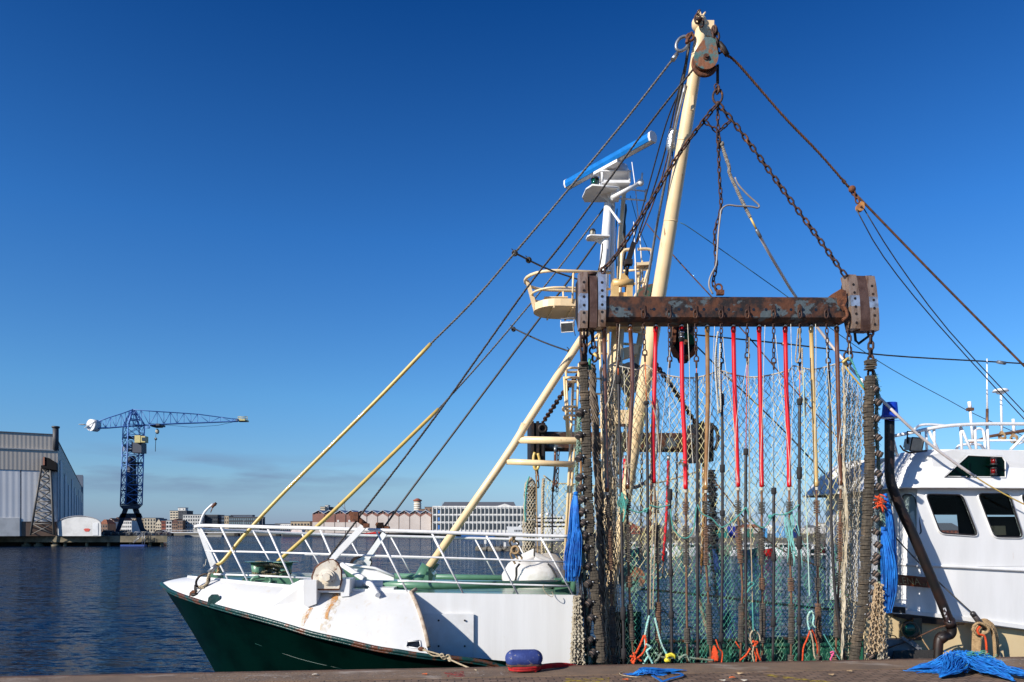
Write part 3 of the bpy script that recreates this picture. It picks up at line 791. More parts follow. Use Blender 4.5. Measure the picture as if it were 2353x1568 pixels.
def hangar():
    cor = Vector((-127.1, 207, 0)); L = Vector((-.875, -.483, 0)); Bk = Vector((-.483, .875, 0)); gz = 2.9
    def P(l, bk, z): return cor + L * l + Bk * bk + Vector((0, 0, z))
    t = thing('shipyard_hall', 'tall shipyard hall with corrugated grey gable and white sliding doors', 'hall', P(20, 60, gz))
    zr = 4.6 + 218 * 207 / FPX
    ang = -math.atan2(-.483, -.875)
    up = corrug('corrugated_upper', (.56, .49, .41), .32, ang); lo = corrug('corrugated_doors', (.80, .78, .76), .22, ang)
    def zz(py): return HC + (HZ - py) / FPX * 207
    def slab(l0, l1, b0, b1, z0, z1):
        b = MB(); b.prism([P(l0, b0, z0), P(l1, b0, z0), P(l1, b0, z1), P(l0, b0, z1)], Bk * (b1 - b0)); return b
    slab(0.8, 60, .4, 300, zz(1036), zz(1000)).build('upper_wall', up, t)
    slab(0, 60, 0, 300, zz(1083), zz(1036)).build('middle_wall', up, t)
    slab(0.0, 60, .6, 300, gz, zz(1083)).build('lower_wall', mat('hall_side', (.34, .36, .40), .6, scale=.1), t)
    slab(-.1, 60, -.25, 0.01, zz(1036.8), zz(1034.6)).build('gutter', mat('gutter_grey', (.45, .45, .44), .5), t)
    slab(.6, 60, .2, 300, zz(1000), zz(998)).build('roof', ROOFG, t)
    for l0, l1 in ((8.8, 60), (.3, 8.5)):
        slab(l0, l1, .15, .58, gz + (0 if l0 > 1 else 4.0), zz(1083.5)).build('sliding_door', lo, t)
    slab(.3, 8.5, .25, .58, gz, gz + 3.95).build('brick_plinth', C['brown'], t)
    slab(8.9, 17, .0, .14, gz, gz + 5).build('plinth_panel', C['white'], t)
    b = MB(); b.cyl(P(.5, .3, zz(1036)), P(.5, .3, zz(981)), .75, 10); b.cyl(P(.5, .3, zz(984)), P(.5, .3, zz(980)), 1.0, 10); b.build('chimney', mat('flue_dark', (.06, .06, .065), .6), t)
    for k in range(9):
        y0 = 10 + 30 * k
        b = MB(); b.prism([P(-.25, y0, gz + 4), P(-.25, y0 + 12, gz + 4), P(-.25, y0 + 12, gz + 22 - (k % 3) * 2), P(-.25, y0, gz + 22 - (k % 3) * 2)], L * .2)
        b.build('side_panel', mat('hall_side_panel', (.44, .47, .52), .5), t)
    b = MB(); b.prism([P(-.05, 285, gz), P(-.05, 300, gz), P(-.05, 300, zz(940)), P(-.05, 285, zz(940))], L * 4); b.build('end_tower', mat('flue2', (.3, .32, .35), .6), t)
hangar()
def arch_shed():
    Y = 204.0; t = thing('arched_shed', 'white round-roofed shed with a small door at the hall corner', 'shed', (*gx(183, Y + 8), 2.9))
    x0, x1 = gx(133, Y)[0], gx(232, Y)[0]; cx = (x0 + x1) / 2; hw = (x1 - x0) / 2; zt = HC + (HZ - 1187) / FPX * Y; zs = HC + (HZ - 1205) / FPX * Y
    def arc(e=0): return [(cx + (hw + e) * math.cos(a), zs + (zt - zs + e) * math.sin(a)) for a in [math.pi * i / 20 for i in range(21)]]
    b = MB(); b.prism([(x1, Y, 2.9)] + [(x, Y, z) for x, z in arc()] + [(x0, Y, 2.9)], (-6.8, 12.3, 0)); b.build('wall', wallm('shed_white', (.60, .59, .57)), t)
    b = MB(); b.smooth = False; b.tube([(x, Y - .1, z) for x, z in arc(.1)], .12, 5); b.build('roof_edge', wallm('shed_edge', (.3, .3, .32)), t)
    new(lambda q: q.box((gx(219.5, Y)[0], Y - .06, 2.9 + 1.9), (1.5, .1, 3.4))).build('door', wallm('door_white', (.68, .68, .68)), t)
    b = MB(); c = Vector((gx(200, Y)[0], Y - .08, 2.9 + 1.6))
    b.prism([c + Vector((-.9, 0, .3)), c + Vector((-.5, 0, -.35)), c + Vector((.5, 0, -.35)), c + Vector((.9, 0, .3)), c + Vector((.4, 0, .5)), c + Vector((-.4, 0, .5))], (0, .05, 0))
    b.build('red_emblem', mat('emblem_red', (.55, .05, .03), .6), t)
arch_shed()
def lattice(b, A, B_, n, r, diag=True):
    """lattice column or truss between polygons A and B_"""
    A = [Vector(p) for p in A]; B_ = [Vector(p) for p in B_]; k = len(A)
    for p, q in zip(A, B_): b.cyl(p, q, r, 6)
    for i in range(n + 1):
        t = i / n; C_ = [p.lerp(q, t) for p, q in zip(A, B_)]
        if i: 
            for j in range(k):
                if k > 2 or j == 0: b.cyl(C_[j], C_[(j + 1) % k], r * .6, 5)
                if diag:
                    b.cyl(D_[j], C_[(j + 1) % k], r * .5, 5)
                    if k > 2: b.cyl(D_[(j + 1) % k], C_[j], r * .5, 5)
        D_ = C_
def leg_tower():
    Y = 203.0; P = lambda px, py, d=0: at(px, py, Y + d)
    t = thing('lattice_pylon', 'dark tapering lattice pylon carrying a black hood before the hall doors', 'pylon', P(97, 1229.5))
    m = mat('pylon_steel', (.085, .085, .085), .6, col2=(.12, .10, .08), scale=1)
    b = MB()
    lattice(b, [P(70, 1229.5), P(124, 1229.5), P(124, 1229.5, 4), P(70, 1229.5, 4)], [P(95, 1076), P(116, 1076), P(116, 1076, 3), P(95, 1076, 3)], 6, .32)
    b.build('lattice', m, t)
    b = MB(); b.prism([P(100, 1050, -1), P(113, 1053, -1), P(130, 1064, -1), P(130, 1081, -1), P(94, 1075, -1), P(94, 1070, -1), P(99, 1069, -1)], (-3, 5.5, 0)); b.build('hood', mat('hood_black', (.008, .008, .009), .9, spec=.1), t)
    b = MB(); b.prism([P(98.5, 1051, -1.3), P(102.5, 1050, -1.3), P(102.5, 1069, -1.3), P(98.5, 1069, -1.3)], (0, .25, 0)); b.build('rusty_panel', wallm('pylon_rust', (.20, .08, .05)), t)
leg_tower()
CB = mat('crane_blue', (.11, .25, .55), .5, col2=(.085, .20, .45), scale=.5)
CBD = mat('crane_navy', (.012, .020, .045), .5, col2=(.018, .026, .05), scale=.5)
CYEL = mat('crane_yellow', (.50, .42, .16), .5)
def crane():
    Y = 226.0; P = lambda px, py, d=0: at(px, py, Y + d)
    t = thing('tower_crane', 'tall blue hammerhead harbour crane with a white round counterweight', 'crane', (*gx(300, Y), 2.9))
    b = MB()
    def sq(cx, py, hw, d=0):
        h = hw * Y / FPX
        c = P(cx, py)
        return [c + Vector((-h, 0, 0)), c + Vector((0, -h, 0)), c + Vector((h, 0, 0)), c + Vector((0, h, 0))]
    lattice(b, sq(301.5, 1161, 25), sq(307.5, 978, 24.5), 8, .2); b.build('tower', CB, t)
    for py in (1161, 1129, 1065, 1037, 1008): new(lambda q: q.prism(sq(302 + (1161 - py) * .033, py, 24.5), (0, 0, .3))).build('platform', CBD, t)
    b = MB(); lattice(b, sq(300.5, 1160, 11), sq(303, 1051, 5), 5, .55); b.prism(sq(300.6, 1160, 10), (0, 0, 5.5)); b.build('inner_column', CBD, t)
    b = MB(); b.box(P(305, 1085), (1.2, 1.2, 7)); b.build('inner_shaft', wallm('shaft_tan', (.28, .24, .18)), t)
    # portal
    b = MB()
    h = 25 * Y / FPX
    for dx in (-1, 1):
        for d in (-3.2, 3.2):
            K = Vector((-.483, .875, 0)) * (d + 3.2)
            b.prism([P(x_, y_) + K for x_, y_ in ((301 + dx * 5, 1168), (301 + dx * 17, 1168), (300 + dx * 37.5, 1231), (300 + dx * 28.5, 1231))], (-.5, .9, 0))
    for d in (-3.1, 3.3):
        K = Vector((-.483, .875, 0)) * (d + 3.1)
        b.prism([P(x_, y_) + K for x_, y_ in ((278, 1180), (324, 1180), (328, 1190), (273, 1190))], (-.4, .8, 0))
    b.prism([P(276, 1161.5, -3.5), P(327, 1161.5, -3.5), P(320, 1169, -3.5), P(283, 1169, -3.5)], (-3.4, 6.1, 0))
    b.build('portal', CBD, t)
    b = MB()
    for d in (-2.2, 2.2):
        for dx in (-34, 34): b.box(P(300 + dx, 1230, d), (3.4, 1.4, 1.2))
    b.build('bogies', CBD, t)
    # head frame and jib
    ap = P(306, 941.5)
    b = MB()
    for q in sq(308, 978, 24.5): b.cyl(q, ap + (q - P(308, 978)) * .12, .3, 6)
    for f in (.35, .7):
        A = [q.lerp(ap, f) for q in sq(308, 978, 24.5)]
        for i in range(4): b.cyl(A[i], A[(i + 1) % 4], .18, 5)
    b.build('head_frame', CB, t)
    def truss(top, bot, dep, n, r):
        b = MB()
        for d in (-dep, dep):
            T = [P(x, y, d * .55 + e) for x, y, e in top]; B_ = [P(x, y, d + e) for x, y, e in bot]
            b.tube(T, r, 6); b.tube(B_, r * 1.5, 6)
            def on(L, f):
                k = f * (len(L) - 1); i = min(int(k), len(L) - 2); return L[i].lerp(L[i + 1], k - i)
            for i in range(n + 1):
                b.cyl(on(T, i / n), on(B_, i / n), r * .6, 5)
                if i < n: b.cyl(on(T, i / n), on(B_, (i + 1) / n), r * .6, 5) if i % 2 else b.cyl(on(B_, i / n), on(T, (i + 1) / n), r * .6, 5)
        for i in range(n + 1):
            f = i / n
            b.cyl(on([P(x, y, -dep + e) for x, y, e in bot], f), on([P(x, y, dep + e) for x, y, e in bot], f), r * .6, 5)
        return b
    truss([(306, 941.5, 0), (361, 946, 4), (407, 948.7, 8), (454, 952, 12), (532, 962.4, 17), (547, 964, 18)], [(308, 978.5, 0), (361, 975.8, 4), (407, 973.7, 8), (454, 972, 12), (532, 969, 17), (547, 968.5, 18)], 1.6, 15, .16).build('jib', CB, t)
    truss([(306, 941.5, 0), (282, 950, -2), (250, 960, -4), (222, 970, -6)], [(308, 979.5, 0), (282, 980.8, -2), (250, 983.5, -4), (220, 984.5, -6)], 1.6, 8, .16).build('counter_jib', CB, t)
    new(lambda q: q.cyl(P(208, 977, -8), P(208, 977, -8) + Vector((.8, 2.0, 0)), 13.2 / FPX * Y, 28)).build('counterweight', wallm('counter_white', (.66, .66, .66)), t)
    b = MB()
    b.cyl(P(194, 984, -8.6), P(220, 968, -8.6), .12, 5)
    b.box(P(190, 976, -8.5), (1.6, 1.5, .15)); b.build('catwalk', wallm('cat_white', (.5, .5, .48)), t)
    b = MB(); b.box(P(557, 967, 19), (3.0, 3.6, .5)); lattice(b, [P(547, 966, 17.5), P(568, 966, 17.5)], [P(547, 957.5, 17.5), P(568, 957.5, 17.5)], 2, .1); lattice(b, [P(547, 966, 21), P(568, 966, 21)], [P(547, 957.5, 21), P(568, 957.5, 21)], 2, .1)
    b.build('end_platform', CYEL, t)
    b = MB(); b.box(P(361, 978, 4), (3.3, 4, .6)); b.box(P(361, 980, 4), (2.2, 3, .6)); b.build('trolley', CBD, t)
    b = MB()
    b.cyl(P(360, 979, 4), P(360.5, 988, 4), .05, 4); b.cyl(P(364, 979, 4), P(362, 988, 4), .05, 4); b.cyl(P(358.5, 996, 4), P(357.8, 1007, 4), .05, 4); b.cyl(P(357.8, 1010, 4), P(357, 1038, 4), .09, 4)
    b.tube([P(380, 977, 5), P(440, 982, 9), P(500, 978, 14), P(546, 968, 18)], .05, 4)
    b.build('hoist_cables', CBD, t)
    b = MB(); b.sphere(P(361.5, 992, 4), .8, 10, 6, (.8, .6, 1)); b.sphere(P(358, 1009, 4), .45, 8, 5); b.build('hook_block', wallm('hook_beige', (.45, .42, .34)), t)
    b = MB(); b.box(P(320, 1010, -3), (1.7, 2.2, 2.2)); b.box(P(331, 1010.5, -3), (1.6, 2.0, 1.9)); c = b.build('cab', CYEL, t)
    new(lambda q: q.box(P(331, 1009.5, -4.1), (1.3, .1, 1.0))).build('window', WINM, c)
    new(lambda q: q.box(P(319.5, 1030, -1), (3.0, 3.2, 3.1))).build('machine_house', CBD, t)
    b = MB(); b.box(P(289, 1030, -1), (1.6, .2, 2.0)); b.box(P(299, 1030, -2), (1.4, .2, 2.0)); b.build('grey_panels', wallm('panel_grey', (.25, .28, .33)), t)
    b = MB()
    for d in (-1, 1): b.cyl(P(333, 981, d), P(344, 981, d), .12, 5); b.cyl(P(344, 976, d), P(344, 984, d), .12, 5); b.cyl(P(333, 984, d), P(344, 984, d), .15, 5)
    b.build('side_platform', CB, t)
crane()
# railing, stairs and float on the shipyard quay
def quay_rail():
    Y = 207.6; b = MB(); z = 2.9
    px = 20
    while px < 384:
        w_ = 17 if px > 236 else 22
        x0, x1 = gx(px, Y)[0], gx(px + w_ - 2, Y)[0]
        b.tube([(x0, Y, z), (x0, Y, z + 1), (x0 + .1, Y, z + 1.1), (x1 - .1, Y, z + 1.1), (x1, Y, z + 1), (x1, Y, z)], .045, 5)
        b.cyl((x0, Y, z + .55), (x1, Y, z + .55), .04, 5)
        px += w_
    b.build('quay_railing', GALV, label='galvanised pipe railing along the shipyard quay edge', category='railing')
    b = MB()
    P = lambda px, py, d=0: at(px, py, 206 + d)
    for d in (-1.0, 0):
        b.cyl(P(307, 1248, d), P(326, 1230, d), .12, 5); b.cyl(P(307, 1243, d), P(326, 1224, d), .05, 5); b.cyl(P(309, 1237 + 4, d), P(309, 1247, d), .05, 4)
        for k in range(6): b.cyl(P(308 + 3.4 * k, 1247 - 3.3 * k, d), P(308 + 3.4 * k, 1241.5 - 3.3 * k, d), .04, 4)
        b.cyl(P(327, 1224, d), P(327, 1252, d), .09, 5); b.cyl(P(332, 1226, d), P(332, 1252, d), .09, 5)
    for k in range(8): b.box(P(308 + 2.4 * k, 1247.5 - 2.3 * k, -.5), (.35, 1, .05))
    b.build('gangway_stairs', GALV, label='small metal stair leading down to the blue float', category='stairs')
    b = MB()
    for k in range(12): b.box((gx(282 + 4.6 * k, 204.5)[0], 204.5, .28), (.52, 1.6, .5))
    b.build('float_dock', mat('float_blue', (.02, .06, .25), .4), label='low blue plastic float at the foot of the quay stair', category='float')
quay_rail()
def car(px, Y, z, m, lab, grp):
    t = thing('parked_car', lab, 'car', (*gx(px, Y), z), grp)
    x = gx(px, Y)[0]; L_ = 4.3; z -= 2.9
    E = lambda q: [(a_, b_, c_ + z) for a_, b_, c_ in q]
    b = MB(); b.prism(E([(x - L_ / 2, Y, 3.15), (x + L_ / 2, Y, 3.15), (x + L_ / 2, Y, 3.75), (x + L_ * .42, Y, 3.95), (x + L_ * .22, Y, 4.0), (x + L_ * .1, Y, 4.45), (x - L_ * .35, Y, 4.5), (x - L_ / 2, Y, 3.95)]), (0, 1.7, 0)); b.build('body', m, t)
    for s_ in (-1.3, 1.3): new(lambda q: q.cyl((x + s_, Y - .05, 3.22 + z), (x + s_, Y + 1.75, 3.22 + z), .32, 12)).build('wheel', RUBBER, t)
    b = MB(); b.prism(E([(x - L_ * .4, Y - .01, 3.98), (x + L_ * .18, Y - .01, 4.0), (x + L_ * .08, Y - .01, 4.38), (x - L_ * .33, Y - .01, 4.42)]), (0, 1.72, 0)); b.build('window', WINM, t)
for px, w_, h, dd, m, lab in ((250, 8, 1.6, 6, mat('van_black', (.02, .02, .025), .3), 'dark parked car behind the quay railing left of the crane'), (289, 9, 1.8, 6, MATS['van_black'], 'dark parked car under the crane portal'), (371, 6, 1.7, 10, mat('car_red', (.45, .03, .02), .3), 'red parked car at the right end of the shipyard quay')):
    car(px, 216 + dd, 2.9, m, lab, 'cars on the shipyard quay')
car(2206, 165, 2.28, mat('car_white', (.7, .7, .7), .3), 'white parked car seen through the first big wheelhouse window', 'cars on the right shore')
car(2182, 168, 2.28, MATS['car_red'], 'dark red parked car half hidden behind the white car', 'cars on the right shore')
# ================================================================ RIGHT SHORE (seen through the nets)
def G2(px, Y): return Vector((*gx(px, Y), 2.28))
def container(label, x0, x1, Y, yt, yb, m):
    z0 = 2.28; X0, X1 = gx(x0, Y)[0], gx(x1, Y)[0]; z1 = HC + (HZ - yt) / FPX * Y
    t = thing('container', label, 'container', ((X0 + X1) / 2, Y, z0), 'sheds and containers on the right shore')
    b = MB(); b.box(((X0 + X1) / 2, Y + 1.2, (z0 + z1) / 2 + .05), (X1 - X0, 2.4, z1 - z0 - .1))
    b.build('body', m, t)
    b = MB(); n = max(3, int((X1 - X0) / .5))
    for i in range(n + 1): b.box((lerp(X0, X1, i / n), Y - .05, (z0 + z1) / 2), (.12, .1, z1 - z0 - .3))
    for X_ in (X0, X1): b.box((X_, Y - .03, (z0 + z1) / 2), (.2, .16, z1 - z0))
    b.build('ribs', m, t)
container('teal steel container, leftmost on the right shore behind the net', 1640, 1672, 205, 1216, 1236, mat('c_teal', (.03, .20, .17), .6))
container('pale grey shed between the teal and navy containers', 1650, 1675, 225, 1209, 1234, mat('c_grey', (.36, .36, .36), .7))
container('deep blue steel container behind the net right of the grey shed', 1676, 1694, 208, 1209.5, 1235.5, mat('c_blue', (.02, .04, .32), .5))
container('low dark green container right of the deep blue one', 1715, 1730, 215, 1215.5, 1234, mat('c_green', (.04, .17, .13), .6))
container('narrow sky blue kiosk left of the white marquee', 1754.6, 1762, 207, 1214, 1232, mat('c_sky', (.10, .36, .66), .6))
container('long light blue shed behind the net', 1781, 1822, 212, 1209, 1231.5, mat('c_lblue', (.20, .42, .66), .6))
container('navy container at the right end of the light blue shed', 1823.5, 1833.5, 207, 1207, 1233, mat('c_navy', (.01, .03, .16), .6))
container('pale container left of the mast foot seen through the net', 1560, 1606, 220, 1213, 1234, MATS['c_grey'])
def marquee():
    Y = 214; t = thing('marquee', 'white open marquee between blue kiosk and light blue shed', 'tent', G2(1771, Y))
    X0, X1 = gx(1762, Y)[0], gx(1781, Y)[0]; z1 = HC + (HZ - 1211) / FPX * Y
    b = MB(); b.prism([(X0, Y, z1 - .9), (X1, Y, z1 - .9), ((X0 + X1) / 2, Y, z1 + .6)], (0, 3, 0)); b.build('roof', C['white'], t)
    for X_ in (X0 + .1, (X0 + X1) / 2, X1 - .1): new(lambda q: q.cyl((X_, Y, 2.28), (X_, Y, z1 - .85), .07, 6)).build('pole', C['white'], t)
marquee()
b = MB(); Yf = 300
b.prism([at(1600, 1226, Yf), at(2040, 1226, Yf), at(2040, 1213, Yf), at(1600, 1213, Yf)], (0, .3, 0))
b.build('long_fence', wallm('fence_white', (.52, .50, .48)), label='long pale boundary fence running behind the shore containers', category='fence')
for i, (x0, x1, yt, lab, m, rf) in enumerate([(1420, 1470, 1200, 'brick terrace row left of the boom seen through the net', 'brick', 'gable'), (1480, 1530, 1202, 'brown brick terrace behind the boom foot', 'brown', 'hip'),
        (1600, 1650, 1206, 'low brick houses with grey roofs above the teal container', 'brown', 'hip'), (1700, 1752, 1205, 'red brick houses with orange roofs above the green container', 'brick', 'hip'),
        (1850, 1885, 1207, 'distant pale houses right of the navy container', 'tan', 'hip'), (1893, 1915, 1203, 'distant grey flat-topped block on the right shore', 'grey', None)]):
    building('terrace_houses', lab, x0, x1, yt, 420 + i * 12, C[m], 2, 8, gz=2.3, depth=10, roof=rf, rm=ROOFT if i in (0, 3) else ROOFG, rh=3, group='houses on the right shore')
building('terrace_houses', 'brick terrace with many dormers seen through the first big wheelhouse window', 2120, 2215, 1202, 300, C['brick'], 2, 10, gz=2.3, depth=9, roof='hip', rm=ROOFG, rh=3, group='houses on the right shore')
building('terrace_houses', 'brown terrace seen through the second wheelhouse window', 2222, 2330, 1203, 310, C['brown'], 2, 10, gz=2.3, depth=9, roof='hip', rm=ROOFG, rh=3, group='houses on the right shore')
# bare winter trees
BARK = mat('bare_twigs', (.10, .075, .055), .95)
def bare_tree(lab, px, Y, h, spread):
    base = G2(px, Y); t = thing('bare_tree', lab, 'tree', base, 'bare trees on the right shore')
    random.seed(int(px)); tr = MB(); cr = MB()
    tr.tube([base, base + Vector((.1, 0, h * .35)), base + Vector((0, .1, h * .55))], [.22, .16, .1], 6)
    def br(p, d, L, r, k):
        q = p + d * L
        cr.tube([p, (p + q) / 2 + Vector([random.uniform(-.06, .06) * L for _ in range(3)]), q], [r, r * .8, r * .55], 4 if k > 1 else 3, cap=False)
        if k:
            for _ in range(4):
                dd = (d + Vector([random.uniform(-.75, .75) * spread, random.uniform(-.75, .75) * spread, random.uniform(-.15, .5)])).normalized()
                br(p.lerp(q, random.uniform(.5, 1)), dd, L * random.uniform(.55, .8), r * .6, k - 1)
    for i in range(6):
        a = i * 1.05
        br(base + Vector((0, 0, h * (.25 + .05 * i))), Vector((math.cos(a) * .6, math.sin(a) * .6, .9)).normalized(), h * .3, .09, 4)
    tr.build('trunk', BARK, t); cr.build('crown', BARK, t)
bare_tree('bare winter tree above the blue container on the right shore', 1678, 330, 9, 1)
bare_tree('bare winter tree just left of the brown cable, above the grey shed', 1657, 345, 8, 1)
bare_tree('wide bare tree above the red brick houses', 1702, 360, 8, 1.1)
bare_tree('bare tree behind the mast foot on the right shore', 1545, 330, 9, 1)
# moored boats
def boat(label, x0, x1, Y, yd, hullm, cab, cabm, name='motor_boat', flip=1, cat='boat', lower=None, group='small boats moored on the right shore'):
    """x0..x1 hull on the waterline, yd deck height (px), cab = (xa, xb, ytop)"""
    X = lambda p: gx(p, Y)[0]; Z = lambda p: HC + (HZ - p) / FPX * Y
    L_ = X(x1) - X(x0); wb = min(2.8, L_ * .4); zd = max(.5, Z(yd))
    t = thing(name, label, cat, ((X(x0) + X(x1)) / 2, Y, 0), group)
    b = MB(); rows = []
    for i in range(9):
        f = i / 8; g = f if flip > 0 else 1 - f
        hb = wb / 2 * (1 - max(0, (f - .45) / .55) ** 2.2) if i < 8 else .03
        sh = zd * (1 + .28 * f * f)
        x_ = X(x0) + L_ * g
        rk = L_ * .06 * f * (1 if flip > 0 else -1)
        rows.append([Vector((x_ + rk, Y - hb, sh)), Vector((x_, Y - hb * .85, 0)), Vector((x_ - rk, Y - hb * .4, -.4)), Vector((x_ - rk, Y + hb * .4, -.4)), Vector((x_, Y + hb * .85, 0)), Vector((x_ + rk, Y + hb, sh))])
    b.smooth = True; b.loft(rows, closed=False); b.smooth = False
    b.add([q for r_ in rows for q in (r_[0] - Vector((0, 0, .06)), r_[5] - Vector((0, 0, .06)))], [[2 * i, 2 * i + 1, 2 * i + 3, 2 * i + 2] for i in range(8)])
    b.poly(rows[0])
    b.build('hull', hullm, t)
    b = MB()
    for sd in (0, 5): b.tube([r_[sd] for r_ in rows], .05, 5)
    b.build('gunwale', C['white'] if hullm is not C['white'] else GALV, t)
    xa, xb, yt = cab; zc = Z(yt)
    A, B_ = X(xa), X(xb)
    b = MB(); b.prism([(A, Y - wb * .34, zd - .05), (B_, Y - wb * .34, zd - .05), (lerp(A, B_, .88 if flip > 0 else 1), Y - wb * .34, zc), (lerp(A, B_, 0.02 if flip > 0 else .12), Y - wb * .34, zc)], (0, wb * .68, 0))
    b.box(((A + B_) / 2, Y, zc + .04), ((B_ - A) * 1.08, wb * .76, .08))
    c = b.build('cabin', cabm, t)
    n = max(2, int((B_ - A) / .9))
    for i in range(n):
        wx = lerp(A, B_, (i + .5) / n * .84 + .06)
        new(lambda q: q.box((wx, Y - wb * .34 - .02, lerp(zd, zc, .62)), ((B_ - A) / n * .62, .05, (zc - zd) * .42))).build('window', BLACKW, c)
    b = MB(); mx = lerp(A, B_, .5); b.cyl((mx, Y, zc), (mx, Y, zc + 1.5), .03, 5); b.cyl((mx - .3, Y, zc + 1), (mx + .3, Y, zc + 1), .02, 4); b.build('mast', GALV, t)
    return t
HB = mat('boat_navy', (.012, .025, .06), .3); HR = mat('boat_red', (.50, .012, .010), .3); HDR = mat('boat_maroon', (.13, .015, .012), .4); HW = mat('boat_white', (.70, .70, .69), .3)
boat('navy hulled workboat with white wheelhouse behind the red and black cables', 1703, 1738, 128, 1263, HB, (1706, 1722, 1249), HW)
boat('bright red hulled boat beside the navy workboat', 1752, 1775, 130, 1262, HR, (1757, 1769, 1249.5), HW)
boat('white cabin cruiser right of the red boat', 1782, 1818, 129, 1263, HW, (1785, 1812, 1250), HW, flip=-1)
boat('white cruiser with long windscreen, left of the maroon boat', 1819, 1859, 128, 1262, HW, (1822, 1856, 1250), HW, flip=-1)
boat('maroon hulled boat near the rusty sheet piling', 1862, 1896, 130, 1263, HDR, (1866, 1886, 1252), HW)
boat('small white open boat left of the navy workboat', 1678, 1694, 131, 1267, HW, (1683, 1690, 1259), HW)
boat('dark blue boat with white wheelhouse moored behind the mast foot', 1443, 1470, 126, 1262, HB, (1447, 1461, 1247), HW)
boat('white cruiser between the third and fourth cables', 1528, 1562, 128, 1262, HW, (1532, 1556, 1249), HW, flip=-1)
boat('white cruiser with dark windows left of the brown hose', 1568, 1604, 129, 1263, HW, (1572, 1598, 1250), HW)
boat('grey-white boat right of the brown hose behind the net', 1612, 1648, 130, 1264, HW, (1618, 1640, 1252), wallm('cab_grey', (.4, .42, .42)))
boat('white boat just right of the mast, low in the net', 1486, 1520, 127, 1264, HW, (1490, 1512, 1252), HW)
b = MB()
for k in range(22): b.box((gx(1894 + 1.5 * k, 132)[0], 132 + (k % 2) * .12, 1.3), (.12 * 1.0, .14, 3.0))
b.build('sheet_piling', mat('sheet_rust', (.10, .055, .04), .9), label='rusty brown sheet piling at the water right of the boats', category='piling')
new(lambda q: [q.box((gx(1880, 126)[0], 126, .45), (8, 1.2, .25)), q.cyl((gx(1868, 126)[0], 126, -.1), (gx(1892, 126)[0], 126, .15), .3, 8)]).build('jetty', wallm('jetty_pale', (.55, .53, .5)), label='short pale jetty in front of the sheet piling', category='jetty')
# white motor yacht further off
def yacht():
    Y = 335; X = lambda p: gx(p, Y)[0]; Z = lambda p: HC + (HZ - p) / FPX * Y
    t = thing('motor_yacht', 'big white three-deck motor yacht with satellite domes beyond the bow rail', 'yacht', (X(1235), Y, 0))
    b = MB(); b.prism([(X(1172), Y, -1), (X(1330), Y, -1), (X(1330), Y, Z(1215)), (X(1200), Y, Z(1215)), (X(1198), Y, Z(1211)), (X(1164), Y, Z(1210))], (0, 8, 0)); b.build('hull', HW, t)
    for nm, a, c, yb, yt in (('main_deck', 1195, 1330, 1215, 1206), ('upper_deck', 1215, 1318, 1206, 1196), ('bridge_deck', 1228, 1296, 1196, 1187)):
        b = MB(); b.prism([(X(a - 9), Y + 1, Z(yb)), (X(c), Y + 1, Z(yb)), (X(c), Y + 1, Z(yt)), (X(a), Y + 1, Z(yt))], (0, 6, 0)); o = b.build(nm, HW, t)
        new(lambda q: q.prism([(X(a + 2), Y + .9, Z(yb - 3)), (X(c - 4), Y + .9, Z(yb - 3)), (X(c - 4), Y + .9, Z(yt + 2.5)), (X(a + 4), Y + .9, Z(yt + 2.5))], (0, .15, 0))).build('window', BLACKW, o)
    b = MB(); b.prism([(X(1196), Y - .5, Z(1206)), (X(1240), Y - .5, Z(1206)), (X(1240), Y - .5, Z(1204)), (X(1213), Y - .5, Z(1199))], (0, 8, 0)); b.build('awning', HW, t)
    for i in range(6): new(lambda q: q.box((X(1183 + 3.6 * i), Y - .05, Z(1220)), (.34, .15, .9))).build('porthole', BLACKW, t)
    for px, py, r_ in ((1243, 1184, .7), (1260, 1181, .9), (1272, 1185, .6), (1244, 1192, .5)): new(lambda q: q.sphere((X(px), Y + 3, Z(py)), r_, 12, 8)).build('dome', HW, t)
    new(lambda q: [q.cyl((X(1258), Y + 3, Z(1187)), (X(1260), Y + 3, Z(1172)), .15, 6), q.cyl((X(1250), Y + 3, Z(1180)), (X(1268), Y + 3, Z(1180)), .1, 5)]).build('mast', HW, t)
yacht()
boat('blue hulled sloop moored below the white office', 1060, 1136, 430, 1228.5, mat('boat_blue', (.04, .16, .45), .4), (1085, 1110, 1223), HW, group='boats below the far quay')
# posts and birds on the spit
def beacon(px, Y, py, lab):
    x, _ = gx(px, Y); z = HC + (HZ - py) / FPX * Y
    t = thing('marker_post', lab, 'marker post', (x, Y, .3), 'marker posts on the rocky spit')
    new(lambda q: q.cyl((x, Y, 0), (x, Y, z), .05, 6)).build('pole', C['white'], t)
    new(lambda q: q.box((x, Y, z - .5), (.5, .1, .9))).build('sign', C['white'], t)
beacon(1115, 162, 1240, 'white marker post with small square board on the rocky spit')
beacon(1160, 160, 1246, 'thin marker post with board, right one on the rocky spit')
BIRD = mat('cormorant_black', (.012, .012, .014), .6)
def bird(px, Y, z, spread, lab):
    x, _ = gx(px, Y); b = MB()
    b.tube([(x - .12, Y, z), (x - .04, Y, z + .18), (x + .02, Y, z + .42), (x + .05, Y, z + .56), (x + .16, Y, z + .6)], [.05, .11, .09, .04, .015], 6)
    b.tube([(x - .02, Y, z + .02), (x - .2, Y, z - .05), (x - .3, Y, z - .02)], [.07, .04, .02], 5)
    if spread:
        for s_ in (-1, 1): b.tube([(x, Y, z + .36), (x + s_ * .28, Y, z + .46), (x + s_ * .5, Y - .02, z + .22)], [.05, .1, .03], 5)
    b.build('cormorant', BIRD, label=lab, category='bird', group='cormorants resting on the rocky spit')
random.seed(5)
